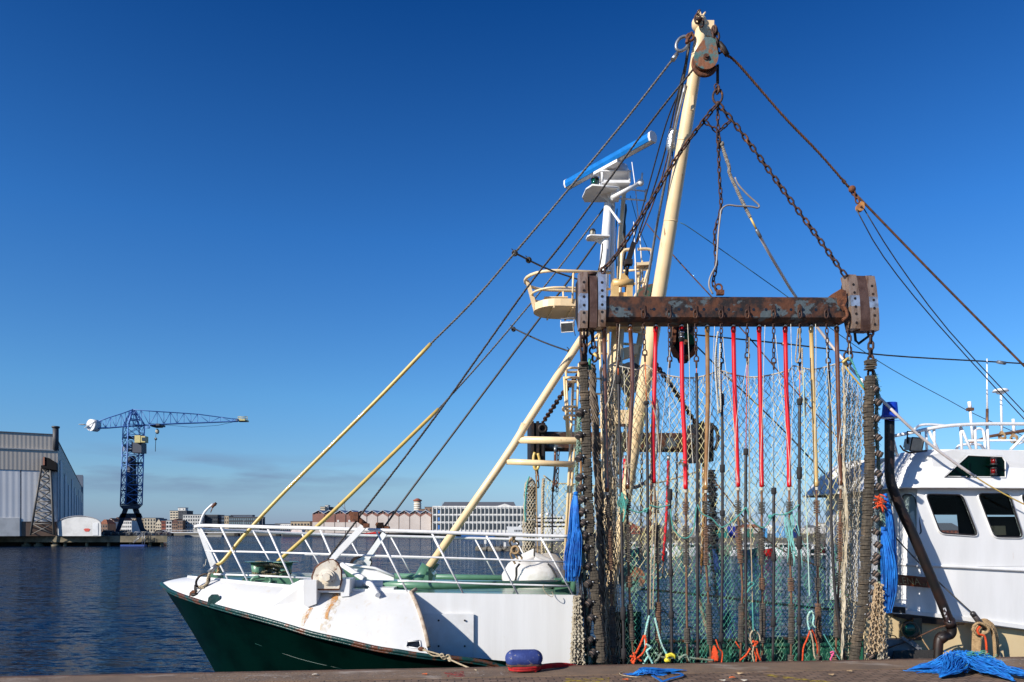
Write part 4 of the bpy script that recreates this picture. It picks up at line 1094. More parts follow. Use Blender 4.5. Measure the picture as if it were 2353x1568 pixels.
for i, px in enumerate((1101, 1105, 1109, 1113, 1122, 1134, 1139, 1150, 1155, 1162)):
    bird(px, 164.5 - i * .3, .85, i in (1, 8), 'black cormorant drying its wings on the rocky spit' if i in (1, 8) else 'black cormorant perched upright on the rocky spit')
# ================================================================ THE TRAWLER
VC = 4.2                                  # centre line, metres beyond the quay edge
ship_o = thing('fishing_trawler', 'white and dark green beam trawler moored at the quay with cream masts', 'trawler', W(0, VC, 0))
def mir(p):
    u, v, z = UV(p); return W(u, 2 * VC - v, z)
GW = [(371, 1343, 4.2), (378, 1349, 3.95), (394, 1360, 3.55), (430, 1374, 3.05), (479, 1389.5, 2.6), (535, 1405, 2.15), (594, 1420.7, 1.8), (655, 1438, 1.5), (718, 1456.8, 1.25), (790, 1473, 1.05), (862, 1490, .9), (920, 1499, .8), (985, 1509, .74)]
TE = [(430.5, 1327, 4.0), (440, 1328, 3.75), (455, 1329.5, 3.55), (480, 1331.5, 3.3), (520, 1335.5, 3.0), (565, 1340, 2.75), (620, 1345, 2.5), (680, 1350, 2.3), (740, 1354, 2.12), (800, 1357.5, 1.98), (850, 1359, 1.9), (895, 1360, 1.82), (941, 1361.5, 1.76)]
gwp = pp(GW, 0); tep = pp(TE, 0)
u_end = UV(gwp[-1])[0]
aft = [W(u_end + .9, .74, 2.35), W(u_end + 1.7, .74, 2.1), W(u_end + 2.6, .78, 1.75), W(u_end + 6, .8, 1.6), W(u_end + 11, .85, 1.65), W(u_end + 18, 1.3, 1.9)]
gw_all = gwp + aft
# hull below the gunwale
b = MB(); b.smooth = True
def stem_u(z):
    z0 = gwp[0][2]; u0 = UV(gwp[0])[0]
    return u0 + 1.21 / 1.85 * (z0 - z) * (1 - .06 * (z0 - z))
rows = []
NL = 9
uL = UV(gw_all[-1])[0]
for p in gw_all:
    u, v, z = UV(p); f = (u - UV(gwp[0])[0]) / (uL - UV(gwp[0])[0])
    row = []
    for k in range(NL):
        t = k / (NL - 1); zz = lerp(z, -.6, t)
        uu = stem_u(zz) + f * (uL - stem_u(zz))
        hb = (VC - v) * (1 - t * .30 * (1 - f) ** .5 - .04 * math.sin(t * math.pi))
        # finer entrance lower down
        hb *= (1 - t * .35 * math.exp(-f * 7))
        row.append(W(uu, VC - hb, zz))
    rows.append(row)
b.loft(rows)
b.loft([[mir(p) for p in r_] for r_ in rows][::-1])
b.loft([rows[-1], [mir(p) for p in rows[-1]]])
hull_o = b.build('hull', DKGREEN, ship_o)
# hull weld seam, draught patch
def on_hull(px, py, lift=.0):
    """nearest hull point seen at a pixel, found by walking the near-side rows"""
    best = None
    for i in range(len(rows) - 1):
        for j in range(NL - 1):
            for a_ in (0, .25, .5, .75):
                for c_ in (0, .25, .5, .75):
                    p = rows[i][j].lerp(rows[i][j + 1], a_).lerp(rows[i + 1][j].lerp(rows[i + 1][j + 1], a_), c_)
                    x = CX + FPX * p.x / p.y; y = HZ - FPX * (p.z - HC) / p.y
                    d = (x - px) ** 2 + (y - py) ** 2
                    if best is None or d < best[0]: best = (d, p)
    return best[1]
b = MB(); b.tube(smooth_path([on_hull(x, y) for x, y in ((590, 1484), (690, 1508), (790, 1536))], 5), .006, 5); b.build('weld_seam', mat('seam_green', (.01, .05, .04), .4), ship_o)
b = MB(); b.tube([p + Vector((0, 0, .012)) for p in smooth_path(gw_all, 4)], .037, 8); b.tube([p - Vector((0, -.01, .04)) for p in smooth_path(gw_all, 4)], .02, 6)
b.tube([mir(p) for p in smooth_path(gw_all, 3)], .05, 6)
b.build('gunwale', RIMGREEN, ship_o)
# whaleback: curved white plating between gunwale and deck edge
def ell(g, t_, k, n):
    """quarter-round from gunwale g up and in to deck edge t_"""
    a = math.pi / 2 * k / n
    d = t_ - g
    rise = math.sin(a); inn = 1 - math.cos(a)
    f = .38
    rise = lerp(k / n, rise, f); inn = lerp(k / n, inn, f)
    return Vector((g.x + d.x * inn, g.y + d.y * inn, g.z + d.z * rise))
NW = 9
wb_rows = [[ell(g + Vector((0, 0, .02)), t_, k, NW) for k in range(NW + 1)] for g, t_ in zip(smooth_path(gwp, 3), smooth_path(tep, 3))]
b = MB(); b.smooth = True
b.loft(wb_rows[::-1]); b.loft([[mir(p) for p in r_] for r_ in wb_rows])
b.smooth = False
b.loft([wb_rows[0], [mir(p) for p in wb_rows[0]]])
e = wb_rows[-1]
b.poly(e + [W(UV(e[-1])[0], 1.79, UV(e[0])[2])])
wbk = b.build('whaleback', mat('whaleback_white', (0.69, 0.68, 0.66), 0.36, col2=(0.62, 0.61, 0.585), scale=1.6, lo=.35, hi=.7, bump=.06, bscale=4, coat=.15, col3=(.60, .53, .42), s3=3.5, lo3=.56, hi3=.8, st3=(2.5, 2.5, .4)), ship_o)
# rust weeping down the plating
def wb_at(px, py):
    best = None
    for i in range(len(wb_rows) - 1):
        for j in range(NW):
            for a_ in (0, .33, .66):
                for c_ in (0, .33, .66):
                    p = wb_rows[i][j].lerp(wb_rows[i][j + 1], a_).lerp(wb_rows[i + 1][j].lerp(wb_rows[i + 1][j + 1], a_), c_)
                    x = CX + FPX * p.x / p.y; y = HZ - FPX * (p.z - HC) / p.y
                    d = (x - px) ** 2 + (y - py) ** 2
                    if best is None or d < best[0]: best = (d, p)
    return best[1]
def streak(name, path, widths, m):
    b = MB(); L_, R_ = [], []
    off = Vector((0, -.006, .004))
    for (x, y), w_ in zip(path, widths):
        L_.append(wb_at(x - w_, y) + off); R_.append(wb_at(x + w_, y) + off)
    M_ = [wb_at(x, y) + off * 1.6 for (x, y) in path]
    b.loft([L_, M_, R_]); return b.build(name, m, wbk)
def rustm(nm, c, lo, hi, sc, st):
    m = worn(nm, c, lo, hi, sc)
    nt = m.node_tree
    t = [n for n in nt.nodes if n.type == 'TEX_COORD'][0]; nz = [n for n in nt.nodes if n.type == 'TEX_NOISE'][0]
    mpn = nt.nodes.new('ShaderNodeMapping'); mpn.inputs['Scale'].default_value = st
    nt.links.new(t.outputs['Object'], mpn.inputs[0]); nt.links.new(mpn.outputs[0], nz.inputs[0])
    return m
RS = rustm('rust_weep', (.60, .27, .06), .30, .70, 4, (6, 6, .25)); RS2 = rustm('rust_weep_pale', (.64, .50, .30), .42, .95, 4, (4, 4, .3))
streak('rust_streak', [(773, 1366), (768, 1378), (760, 1392), (753, 1408), (749, 1425)], [6, 5, 4.5, 3, 1.5], RS)
streak('rust_streak', [(714, 1396), (709, 1408), (704, 1422), (699, 1436)], [3.5, 3, 2.5, 1.2], RS)
streak('rust_haze', [(770, 1366), (766, 1385), (755, 1410), (745, 1440), (740, 1455)], [16, 16, 15, 13, 8], RS2)
streak('rust_haze', [(708, 1400), (700, 1420), (694, 1440)], [9, 10, 7], RS2)
# edge strip (coaming) and foredeck
b = MB()
ts = smooth_path(tep, 3)
for side in (0, 1):
    q = ts if not side else [mir(p) for p in ts]
    b.loft([[p + Vector((0, 0, -.02)) for p in q], [p + Vector((0, 0, .035)) for p in q], [p + Vector((0, .07 if not side else -.07, .035)) for p in q], [p + Vector((0, .07 if not side else -.07, -.05)) for p in q]])
b.loft([[ts[0] + Vector((0, 0, -.02)), mir(ts[0]) + Vector((0, 0, -.02))], [ts[0] + Vector((0, 0, .05)), mir(ts[0]) + Vector((0, 0, .05))]])
b.build('deck_coaming', WHITE, ship_o)
u_mid = UV(S(1320, 1368, 1.76))[0]; z_mid = UV(S(1320, 1368, 1.76))[2]; z_c = UV(tep[-1])[2]
dk = [p + Vector((0, 0, -.03)) for p in tep] + [W(u_mid, 1.76, z_mid - .03)]
b = MB(); b.loft([dk, [mir(p) for p in dk]])
b.build('foredeck', mat('deck_green', (0.12, 0.25, 0.16), 0.35, col2=(0.17, 0.30, 0.21), scale=1.5, stretch=(1, 4, 1), coat=.3), ship_o)
# flat side wall behind the whaleback
uc = UV(tep[-1])[0]
b = MB(); b.prism([W(uc - .25, 1.76, .9), W(u_mid, 1.76, .9), W(u_mid, 1.76, z_mid), W(uc - .25, 1.76, z_c)], Vector((-SA, CA, 0)) * .06)
b.prism([W(uc - .25, 6.64, .9), W(u_mid, 6.64, .9), W(u_mid, 6.64, z_mid), W(uc - .25, 6.64, z_c)], Vector((-SA, CA, 0)) * -.06)
b.ubox(u_mid, u_mid - .06, 1.82, 6.6, .9, z_mid - .03)
sw = b.build('side_wall', mat('side_white', (0.80, 0.79, 0.77), 0.45, col2=(0.73, 0.715, 0.69), scale=2.2, lo=.38, hi=.66, stretch=(2, 2, .15), bump=.08, bscale=2.5, col3=(.58, .50, .38), s3=9, lo3=.66, hi3=.8, st3=(1, 1, .3)), ship_o)
b = MB(); pl = [S(953, 1411, 1.74), S(1088, 1411, 1.74), S(1088, 1534, 1.74), S(953, 1530, 1.74)]; b.prism(pl, Vector((SA, -CA, 0)) * .035)
ap_ = b.build('access_panel', mat('panel_white', (.74, .74, .73), .5, col2=(.68, .67, .65), scale=5), ship_o)
for px, py in ((1008, 1426), (1068, 1426), (1008, 1485), (1068, 1485)):
    p = S(px, py, 1.70); new(lambda q: q.cyl(p, p + Vector((0, -.02, 0)), .018, 8)).build('bolt', DKIRON, ap_)
# edge pipe where the whaleback stops
pe = [wb_rows[-1][k] + Vector((.03, -.02, 0)) for k in range(1, NW + 1)] + [tep[-1] + Vector((.12, .05, .06))]
b = MB(); b.tube(pe, .036, 8); b.build('drain_pipe', mat('weathered_pipe', (.42, .34, .26), .7, col2=(.26, .19, .13), scale=9), ship_o)
# hawse hole
def rrect(x0, y0, x1, y1, r, v, fn=None):
    fn = fn or (lambda x, y: S(x, y, v)); out = []
    for cx_, cy_, a0 in ((x1 - r, y0 + r, -90), (x1 - r, y1 - r, 0), (x0 + r, y1 - r, 90), (x0 + r, y0 + r, 180)):
        for k in range(4):
            a = R(a0 + 30 * k); out.append(fn(cx_ + r * math.cos(a), cy_ + r * math.sin(a)))
    return out
hz_fn = lambda x, y: wb_at(x, y) + Vector((0, -.012, 0))
b = MB(); hp = rrect(936, 1472, 966, 1489, 4, 0, lambda x, y: wb_at(x, y) + Vector((0, -.01, 0))); b.poly(hp[::-1]); b.poly(hp); hh = b.build('hawse_hole', BLACKW, wbk)
b = MB(); b.tube(hp, .012, 6, closed=True); b.build('frame', WHITE, hh)
b = MB(); p = wb_at(968, 1488); b.sphere(p + Vector((0, -.02, 0)), .05, 8, 5, (1.2, .5, .8)); b.build('rusty_cleat', RUST, wbk)
# gusset plates on the whaleback
def upat(px, py, v): return S(px, py, v)
b = MB()
g0 = [wb_at(594, 1411) , wb_at(655, 1397), wb_at(700, 1386), S(712, 1388, 1.72), S(712, 1332, 1.72), S(690, 1333, 1.85), S(655, 1350, 2.0), S(620, 1383, 1.9)]
b.prism(g0, (.02, .03, 0)); b.prism([S(697, 1332, 1.62), S(727, 1333, 1.62), S(727, 1388, 1.62), S(706, 1396, 1.62), S(697, 1390, 1.62)], (0, .6, 0))
b.build('gusset_plate', WHITE, ship_o)
b = MB(); b.prism([S(727, 1356, 1.75), S(790, 1356, 1.75), S(790, 1362, 1.75), S(727, 1362, 1.75)], (0, .5, 0)); b.prism([S(783, 1331, 1.75), S(804, 1331, 1.75), S(802, 1370, 1.75), S(783, 1372, 1.75)], (0, .5, 0))
b.prism([S(846, 1351, 1.9), S(905, 1351, 1.9), S(905, 1359, 1.9), S(846, 1359, 1.9)], (0, .4, 0)); b.build('roller_seat', WHITE, ship_o)
# ------- rails
def rail(nm, top, mid, low, posts, rv, lab):
    o = tube_obj(nm, smooth_path(pp(top, 0), 4), .034, WHITER, ship_o, 8)
    o['label'] = lab
    for q in (mid, low):
        if q: tube_obj('lower_rail', smooth_path(pp(q, 0), 3), .019, WHITER, o, 7)
    for t_, bs in posts: tube_obj('rail_post', pp([t_, bs], 0), .019, WHITER, o, 7)
    return o
NP = [((461.8, 1214, 4.0), (526.6, 1338, 3.1)), ((508, 1212.6, 3.25), (571.5, 1341, 2.75)), ((613.8, 1212, 2.65), (677.4, 1350, 2.3)), ((734.5, 1214, 2.25), (797, 1357, 2.0)), ((863.5, 1218, 1.95), (936, 1360, 1.78)),
      ((991, 1223, 1.8), (1063.8, 1363, 1.78)), ((1115.5, 1227, 1.78), (1190, 1366, 1.78)), ((1240, 1231, 1.78), (1317, 1368, 1.78))]
rail('handrail', [(449, 1211, 4.2), (455, 1209, 4.0), (475, 1208, 3.6), (508, 1209, 3.25), (560, 1210, 2.85), (632, 1212, 2.55), (734, 1214.5, 2.25), (863, 1218.5, 1.95), (991, 1223, 1.8), (1115, 1227.5, 1.78), (1240, 1231.5, 1.78), (1309, 1233, 1.78)],
     [(473, 1266.3, 3.8), (500, 1267, 3.4), (600, 1269, 2.75), (700, 1272, 2.35), (862, 1277.4, 1.98), (990, 1281, 1.8), (1306, 1292, 1.78)], [(914, 1335, 1.78), (1000, 1337.5, 1.78), (1110, 1342, 1.78), (1306, 1347, 1.78)], NP, 0, 'near handrail of the foredeck')
FPp = [((581.4, 1220, 5.6), (640, 1325, 5.3)), ((693.5, 1226.5, 6.0), (750, 1326, 5.9)), ((799, 1230, 6.3), (850, 1324, 6.3)), ((897, 1232, 6.4), (948, 1325, 6.4)), ((995, 1234.5, 6.5), (1043, 1325, 6.5)), ((1090.5, 1237, 6.55), (1139, 1326, 6.55)), ((1184, 1240, 6.6), (1233, 1327, 6.6))]
rail('handrail', [(449, 1211, 4.2), (455, 1215, 4.5), (480, 1217.5, 4.9), (560, 1220.5, 5.5), (632, 1224, 5.8), (760, 1229, 6.2), (900, 1232.5, 6.4), (1100, 1237.5, 6.55), (1306, 1243, 6.6)], [(700, 1274, 6.0), (900, 1281, 6.4), (1306, 1291, 6.6)], None, FPp, 0, 'far handrail of the foredeck')
tube_obj('lower_rail', pp([(492, 1319.8, 3.35), (600, 1323.5, 2.75), (716, 1329, 2.3)], 0), .019, WHITER, ship_o, 7)
b = MB(); b.prism([S(452, 1214, 4.1), S(462, 1214, 4.1), S(511, 1330, 4.1), S(489, 1318, 4.1)], (0, .05, 0)); b.build('bow_rail_post', WHITER, ship_o)
tube_obj('cord', pp([(474, 1285), (472, 1298), (466, 1306), (469, 1296)], 3.9), .006, WROPE, ship_o, 5)
# ------- deck gear on the bow
b = MB()
for px in (594, 655):
    p = S(px, 1334, 3.7); r_ = .17
    b.cyl(p, p + Vector((0, 0, .37)), .10, 16, .16); b.cyl(p + Vector((0, 0, .37)), p + Vector((0, 0, .385)), .27, 18)
pb = S(628, 1339, 3.7); b.box(pb, (1.1, .5, .22), (Vector((CA, SA, 0)), Vector((-SA, CA, 0)), Vector((0, 0, 1))))
b.build('mooring_bitts', GREEN, ship_o)
b = MB()
b.tube(smooth_path(pp([(580, 1343), (578, 1335), (584, 1328), (596, 1326)], 2.75), 5), .035, 8); b.tube(smooth_path(pp([(610, 1327), (620, 1328), (622, 1337), (612, 1345)], 2.72), 5), .035, 8)
b.prism([S(560, 1333, 2.85), S(633, 1335, 2.75), S(633, 1346, 2.75), S(560, 1342, 2.85)], (0, .1, 0)); b.build('fairlead', GREEN, ship_o)
b = MB(); b.prism([S(478, 1330, 3.6), S(482, 1308, 3.6), S(492, 1300, 3.6), S(500, 1306, 3.6), S(500, 1332, 3.6)], (0, .3, 0)); b.build('bow_fairlead', GREEN, ship_o)
b = MB(); b.prism([S(520, 1325, 4.6), S(690, 1326, 4.9), S(690, 1334, 4.9), S(520, 1333, 4.6)], (0, .12, 0)); b.build('inner_bulwark', mat('dark_deck_green', (.03, .10, .06), .4), ship_o)
# coiled mooring rope on the bitts
b = MB(); random.seed(11)
for k in range(7):
    z = .06 + .045 * k; pts = []
    cA, cB = S(599, 1333, 3.7), S(650, 1333, 3.7)
    for i in range(28):
        a = 2 * math.pi * i / 28
        c_ = cA.lerp(cB, .5 + .5 * math.cos(a)); s_ = math.sin(a) * (1 if k % 3 else .5)
        side = (.23 + .02 * (k % 2)) * (1 if k % 2 else 1)
        pts.append(c_ + Vector((math.cos(a) * .15, s_ * .2 * (math.cos(a) if k % 3 == 1 else 1), z + .04 * math.sin(a * 2 + k))))
    twist(b, pts + [pts[0]], .03, 3, .14)
b.build('mooring_rope', MOOR, label='olive mooring rope wound in turns round the green bow bitts', category='rope')
b = MB(); twist(b, smooth_path(pp([(548, 1343), (556, 1338), (566, 1336), (585, 1337), (600, 1338)], 3.1), 5), .035, 3, .16); twist(b, smooth_path(pp([(494, 1320), (490, 1309), (498, 1302), (502, 1310), (498, 1323)], 3.4), 5), .03, 3, .16)
b.build('rope_tail', TAN, label='loose tan rope ends on the bow by the green fairlead', category='rope')
# pad eyes on the rim
def padeye(nm, px, py, v, m, sc=1):
    p = S(px, py, v); b = MB()
    prof = [(-.13, 0), (-.11, .14), (-.05, .2), (.05, .2), (.11, .14), (.13, 0)]
    b.prism([p + Vector((x * sc, 0, z * sc)) for x, z in prof], (0, .05 * sc, 0)); b.ring(p + Vector((0, .02, .12 * sc)), (0, 1, 0), .045 * sc, .02 * sc, 12, 5)
    return b.build(nm, m, ship_o)
padeye('pad_eye', 492, 1391, 2.5, RIMGREEN, 1.0)
padeye('stay_lug', 446, 1376, 3.0, RUST, .8)
# ------- towing rollers with arms, near and far
def roller(cx, cy, v, s, arm, clampp, mm):
    t = thing_part('towing_roller')
    return t
def thing_part(nm, loc=(0, 0, 0), parent=None):
    o = bpy.data.objects.new(nm, None); SC.collection.objects.link(o); o.parent = parent or ship_o; o.location = loc; return o
def fair_block(pts, cx, cy, v, R_, arm0, arm1, clamp, aw, near):
    b = MB(); b.prism(pp(pts, v), (0, .10, 0)); b.prism(pp(pts, v + .22), (0, .05, 0))
    o = b.build('towing_block', RUSTWHITE if near else WHITE, ship_o)
    c = S(cx, cy, v)
    b = MB()
    for r_, d in ((R_ * .62, .03), (R_ * .5, .06), (R_ * .34, .11)): b.cyl(c, c + Vector((0, -d, 0)), r_, 20 if r_ > R_ * .4 else 6)
    b.build('hub', RUSTWHITE if near else GALV, o)
    b = MB(); q = pp(pts, v + .02); cc = sum(q, Vector()) / len(q)
    b.tube([cc + (p - cc) * 1.03 for p in q], .022, 6, closed=True); b.cyl(S(cx, cy, v + .12), S(cx, cy, v + .22), R_ * .95, 24)
    b.build('sheave', RUST if near else DKIRON, o)
    a0, a1 = S(*arm0), S(*arm1); t_ = (a1 - a0).normalized(); n_ = Vector((0, 1, 0)); n_ = (n_ - t_ * n_.dot(t_)).normalized()
    b = MB(); b.box((a0 + a1) / 2, ((a1 - a0).length, aw * .8, aw), (t_, n_, t_.cross(n_))); b.build('arm', WHITE, o)
    b = MB(); c0, c1 = S(*clamp[0]), S(*clamp[1]); b.cyl(c0, c1, aw * .45, 10); b.box(c0, (aw * 1.3, aw, aw * 1.5)); b.cyl(c0 + Vector((-.06, -.05, .04)), c0 + Vector((-.06, .1, .04)), .04, 8); b.box(c1, (aw * .9, aw, aw * .7))
    b.build('wire_guide', RUST, o)
fair_block([(719, 1353), (719, 1325), (726, 1306), (738, 1296), (755, 1288), (766, 1287), (776, 1296), (783, 1312), (783, 1334), (779, 1353)], 752, 1326, 1.7, .235, (756, 1292, 1.75), (838, 1207, 1.75), ((815, 1187, 1.72), (842, 1208, 1.72)), .108, True)
fair_block([(810, 1308), (809, 1300), (820, 1286), (835, 1279), (847, 1280), (853, 1292), (848, 1306), (838, 1311), (820, 1310)], 824, 1299, 5.6, .22, (843, 1285, 5.6), (884, 1226, 5.6), ((873, 1210, 5.6), (890, 1214, 5.6)), .12, False)
# white channels between the blocks, bent pipe
b = MB(); b.tube(smooth_path(pp([(786, 1298, 3.2), (810, 1314, 2.9), (838, 1332, 2.6)], 0), 4), .055, 8); b.build('chafing_bar', WHITE, ship_o); b = MB(); b.prism(pp([(792, 1297, 4.4), (860, 1307, 4.4), (905, 1326, 4.2), (905, 1334, 4.2), (850, 1333, 4.3), (806, 1318, 4.4)], 0), (0, .04, 0))
b.tube(pp([(793, 1297, 4.3), (862, 1306, 4.3), (907, 1325, 4.15)], 0), .03, 6); b.build('chafing_channel', WHITE, ship_o)
b = MB(); b.prism(pp([(785, 1300), (800, 1302), (834, 1334), (820, 1350), (800, 1335)], 3.4), (0, .04, 0)); b.build('chafing_plate', GREEN, ship_o)
b = MB(); b.tube(smooth_path(pp([(838, 1343, 2.2), (845, 1341, 2.0), (853, 1344, 1.9), (861, 1356, 1.8), (868, 1368, 1.6)], 0), 4), .05, 8); b.tube(pp([(800, 1342), (880, 1344)], 2.3), .08, 12); b.build('bent_pipe', WHITE, ship_o)
# ------- deck pipes and the cream leg
b = MB(); b.tube(pp([(880, 1344, 2.3), (1000, 1346, 2.35), (1300, 1341.5, 2.7)], 0), .075, 14); b.build('deck_pipe', GREEN, ship_o)
b = MB(); b.tube(pp([(904, 1324), (1300, 1330.5)], 4.9), .062, 14); b.build('deck_pipe', GREEN, ship_o)
b = MB(); b.tube(pp([(878, 1322.5), (905, 1324)], 4.9), .065, 14); b.build('pipe_end', WHITE, ship_o)
b = MB(); b.tube(pp([(1290, 1332), (1317, 1333), (1317, 1366)], 2.6), .07, 10); b.prism(pp([(1275, 1330), (1320, 1330), (1322, 1366), (1275, 1362)], 2.9), (0, .3, 0)); b.build('deck_box', GREEN, ship_o)
VL = 3.4
b = MB()
b.tube(pp([(955, 1351), (984, 1301)], VL), .145, 16)
b.prism(pp([(905, 1361), (975, 1301), (985, 1294), (1010, 1296), (992, 1320), (990, 1361)], VL + .02), (0, .03, 0))
b.prism(pp([(965, 1350, VL - .3), (984, 1305, VL - .3), (996, 1322, VL - .2), (985, 1361, VL - .3)], 0), (0, .7, 0)); b.build('leg_foot', GREEN, ship_o)
leg = [(966, 1332), (1150, 1068), (1180, 1023), (1210, 974), (1333, 784), (1398, 690)]
lg = MB(); lg.tube(pp(leg, VL), .080, 14); lg.tube(smooth_path(pp([(1206, 975, VL), (1190, 1012, VL)], 0), 2), .08, 10)
lego = lg.build('mast_leg', CREAM, ship_o)
for q in ([(1190, 1011), (1403, 1014)], [(1164, 1061), (1326, 1068)]): tube_obj('cross_pipe', pp(q, VL), .075 if q[0][0] == 1190 else .063, CREAM, lego, 12)
# ------- mast
VM = 4.2
b = MB(); b.tube(pp([(1393, 1530), (1397, 1200), (1408, 960), (1421, 740)], VM), [.19, .185, .15, .14], 18)
b.box(S(1413, 962, VM), (.62, .5, .3)); b.prism(pp([(1385, 735), (1475, 740), (1475, 752), (1385, 748)], VM), (0, .5, 0))
mast = b.build('mast', CREAM, ship_o)
b = MB(); b.box(S(1437, 1470, VM + .2), (.56, .9, 1.35)); b.build('winch_house', DKGREEN, ship_o)
b = MB(); b.cyl(S(1452, 1331, VM - .35), S(1452, 1331, VM - .15), .29, 22); b.cyl(S(1452, 1331, VM - .4), S(1452, 1331, VM - .35), .1, 12); b.build('lower_sheave', FLAKY, ship_o)
# derrick boom
B0_, B1_ = S(1400, 1380, 4.0), S(1614, 60, .65)
bp_ = [B0_.lerp(B1_, k / 24) for k in range(25)]
br_ = [interp([(0, .105), (.3, .125), (.5, .142), (.65, .138), (.8, .122), (1, .108)], k / 24) for k in range(25)]
b = MB(); b.tube(bp_, br_, 22)
b.sphere(S(1607, 55, .68), .135, 14, 9)
for i in (4, 9, 13, 17, 20, 23): b.tube([bp_[i], bp_[i] + (bp_[i + 1] - bp_[i]).normalized() * .02], br_[i] + .004, 22)
boom = b.build('derrick_boom', CREAM, ship_o)
b = MB()
VT = .62
b.prism(pp([(1596, 45), (1603, 24), (1609, 24), (1616, 45), (1612, 60), (1600, 60)], VT), (0, .12, 0)); b.prism(pp([(1617, 46), (1642, 60), (1646, 68), (1640, 86), (1620, 80), (1608, 60)], VT), (0, .12, 0))
b.box(S(1624, 67, VT + .1), (.2, .22, .16)); b.cyl(S(1615, 36, VT), S(1621, 29, VT), .018, 6); b.build('boom_head', CREAM, boom)
b = MB(); b.ring(S(1603, 44, .5), (0, 1, 0), .05, .018, 12, 6, 1.6); b.ring(S(1611, 52, .5), (0, 1, 0), .045, .016, 12, 6, 1.8); b.cyl(S(1599, 43, .45), S(1613, 45, .45), .03, 8); b.chain(pp([(1607, 24), (1602, 34), (1600, 42)], .5), .07, .011, .045); b.chain(pp([(1643, 63), (1646, 78), (1650, 100), (1655, 120)], .42), .1, .02, .075, start=1)
b.chain(pp([(1641, 62), (1640, 85), (1645, 105)], .4), .1, .02, .075); b.build('head_shackles', CHAIN, boom)
b = MB(); b.tube(smooth_path(pp([(1552, 300), (1546, 312), (1543, 333), (1548, 346)], 1.5), 4), [.03] + [.10] * 11 + [.05], 12); b.build('foil_lamp', mat('foil', (.6, .62, .6), .3, .8, bump=1, bscale=30), boom)
tube_obj('conduit', pp([(1597, 150, .78), (1566, 300, 1.2), (1525, 620, 2.0)], 0), .014, CREAM, boom, 6)
b = MB(); b.box(S(1590, 237, .85), (.05, .03, .25)); b.build('number_plate_bracket', CREAM, boom)
# main block at the boom head
def teardrop(cx, cy, ang, v, R_, L_, dep, m, m2, lab=None, pr=None, nm='pulley_block'):
    c = S(cx, cy, v); a = R(ang); ax = Vector((math.sin(a), 0, math.cos(a))); sd = Vector((math.cos(a), 0, -math.sin(a)))
    def prof(k):
        out = []
        for i in range(13):
            th = R(180 + 180 * i / 12)
            out.append(c + sd * math.cos(th) * R_ * k + ax * math.sin(th) * R_ * k)
        out += [c + sd * R_ * k + ax * R_ * .3, c + sd * R_ * .45 * k + ax * L_ * k, c + ax * L_ * 1.06 * k, c - sd * R_ * .45 * k + ax * L_ * k, c - sd * R_ * k + ax * R_ * .3]
        return out
    b = MB()
    for d in (-dep / 2, dep / 2 - .025): b.prism([p + Vector((0, d, 0)) for p in prof(1)], (0, .025, 0))
    o = b.build(nm, m, pr or ship_o)
    b = MB(); b.cyl(c - Vector((0, dep / 2 - .03, 0)), c + Vector((0, dep / 2 - .03, 0)), R_ * .9, 24); b.build('sheave', m2, o)
    b = MB(); b.cyl(c - Vector((0, dep / 2 + .02, 0)), c - Vector((0, dep / 2, 0)), R_ * .26, 14); b.cyl(c - Vector((0, dep / 2 + .05, 0)), c - Vector((0, dep / 2, 0)), R_ * .15, 6); b.build('axle', RUST, o)
    return o
teardrop(1619, 140, 12, .45, .205, .33, .2, FLAKY, RUST, pr=boom)
tube_obj('block_rim', [S(1619, 148, .45) + Vector((.19 * math.cos(R(a)), 0, .19 * math.sin(R(a)))) for a in range(190, 350, 12)], .04, RUST, boom, 6)
# ------- crow's nest
VN = 3.9
ZN = S(1280, 712, VN)[2]
uN0, uN1 = UV(S(1226, 720, VN))[0], UV(S(1440, 720, VN))[0]
def cap(u0, u1, hw, z, n=12, vc=VN):
    pts = [W(u0 + hw + hw * math.cos(R(270 - 180 * i / n)), vc + hw * math.sin(R(270 - 180 * i / n)), z) for i in range(n + 1)]
    return [W(u1, vc - hw, z)] + pts + [W(u1, vc + hw, z)]
b = MB(); b.prism(cap(uN0, uN1, .5, ZN - .06), (0, 0, .02))
b.loft([cap(uN0, uN1, .5, ZN - .06), cap(uN0, uN1, .505, ZN + .09)]); b.loft([cap(uN0, uN1, .49, ZN + .09), cap(uN0, uN1, .49, ZN - .05)]); b.loft([cap(uN0, uN1, .505, ZN + .09), cap(uN0, uN1, .49, ZN + .09)])
for k in range(3): b.ubox(uN0 + .35 + .4 * k, uN0 + .38 + .4 * k, VN - .48, VN + .48, ZN - .10, ZN - .06)
nest = b.build('crows_nest', CREAM, ship_o)
b = MB()
b.tube(cap(uN0 - .18, uN1 - .5, .62, ZN + .62), .034, 8); b.tube(cap(uN0 - .05, uN1 - .5, .55, ZN + .30), .024, 7)
for k, (uu, vv) in enumerate(((uN0 + .75, VN - .5), (uN0 + 1.35, VN - .5), (uN0 + .75, VN + .5), (uN0 + 1.35, VN + .5))): b.cyl(W(uu, vv, ZN), W(uu, vv * 1 + (-.12 if vv < VN else .12), ZN + .62), .022, 7)
b.prism([W(uN0 - .18, VN - .04, ZN + .6), W(uN0 - .1, VN - .04, ZN + .6), W(uN0 + .1, VN - .04, ZN - .05), W(uN0 - .0, VN - .04, ZN - .05)], (0, .08, 0))
b.build('nest_rail', CREAM, nest)
b = MB(); b.box(S(1276, 691, VN), (.5, .5, .02)); b.cyl(S(1276, 716, VN), S(1276, 692, VN), .04, 8); b.build('seat', CREAM, nest)
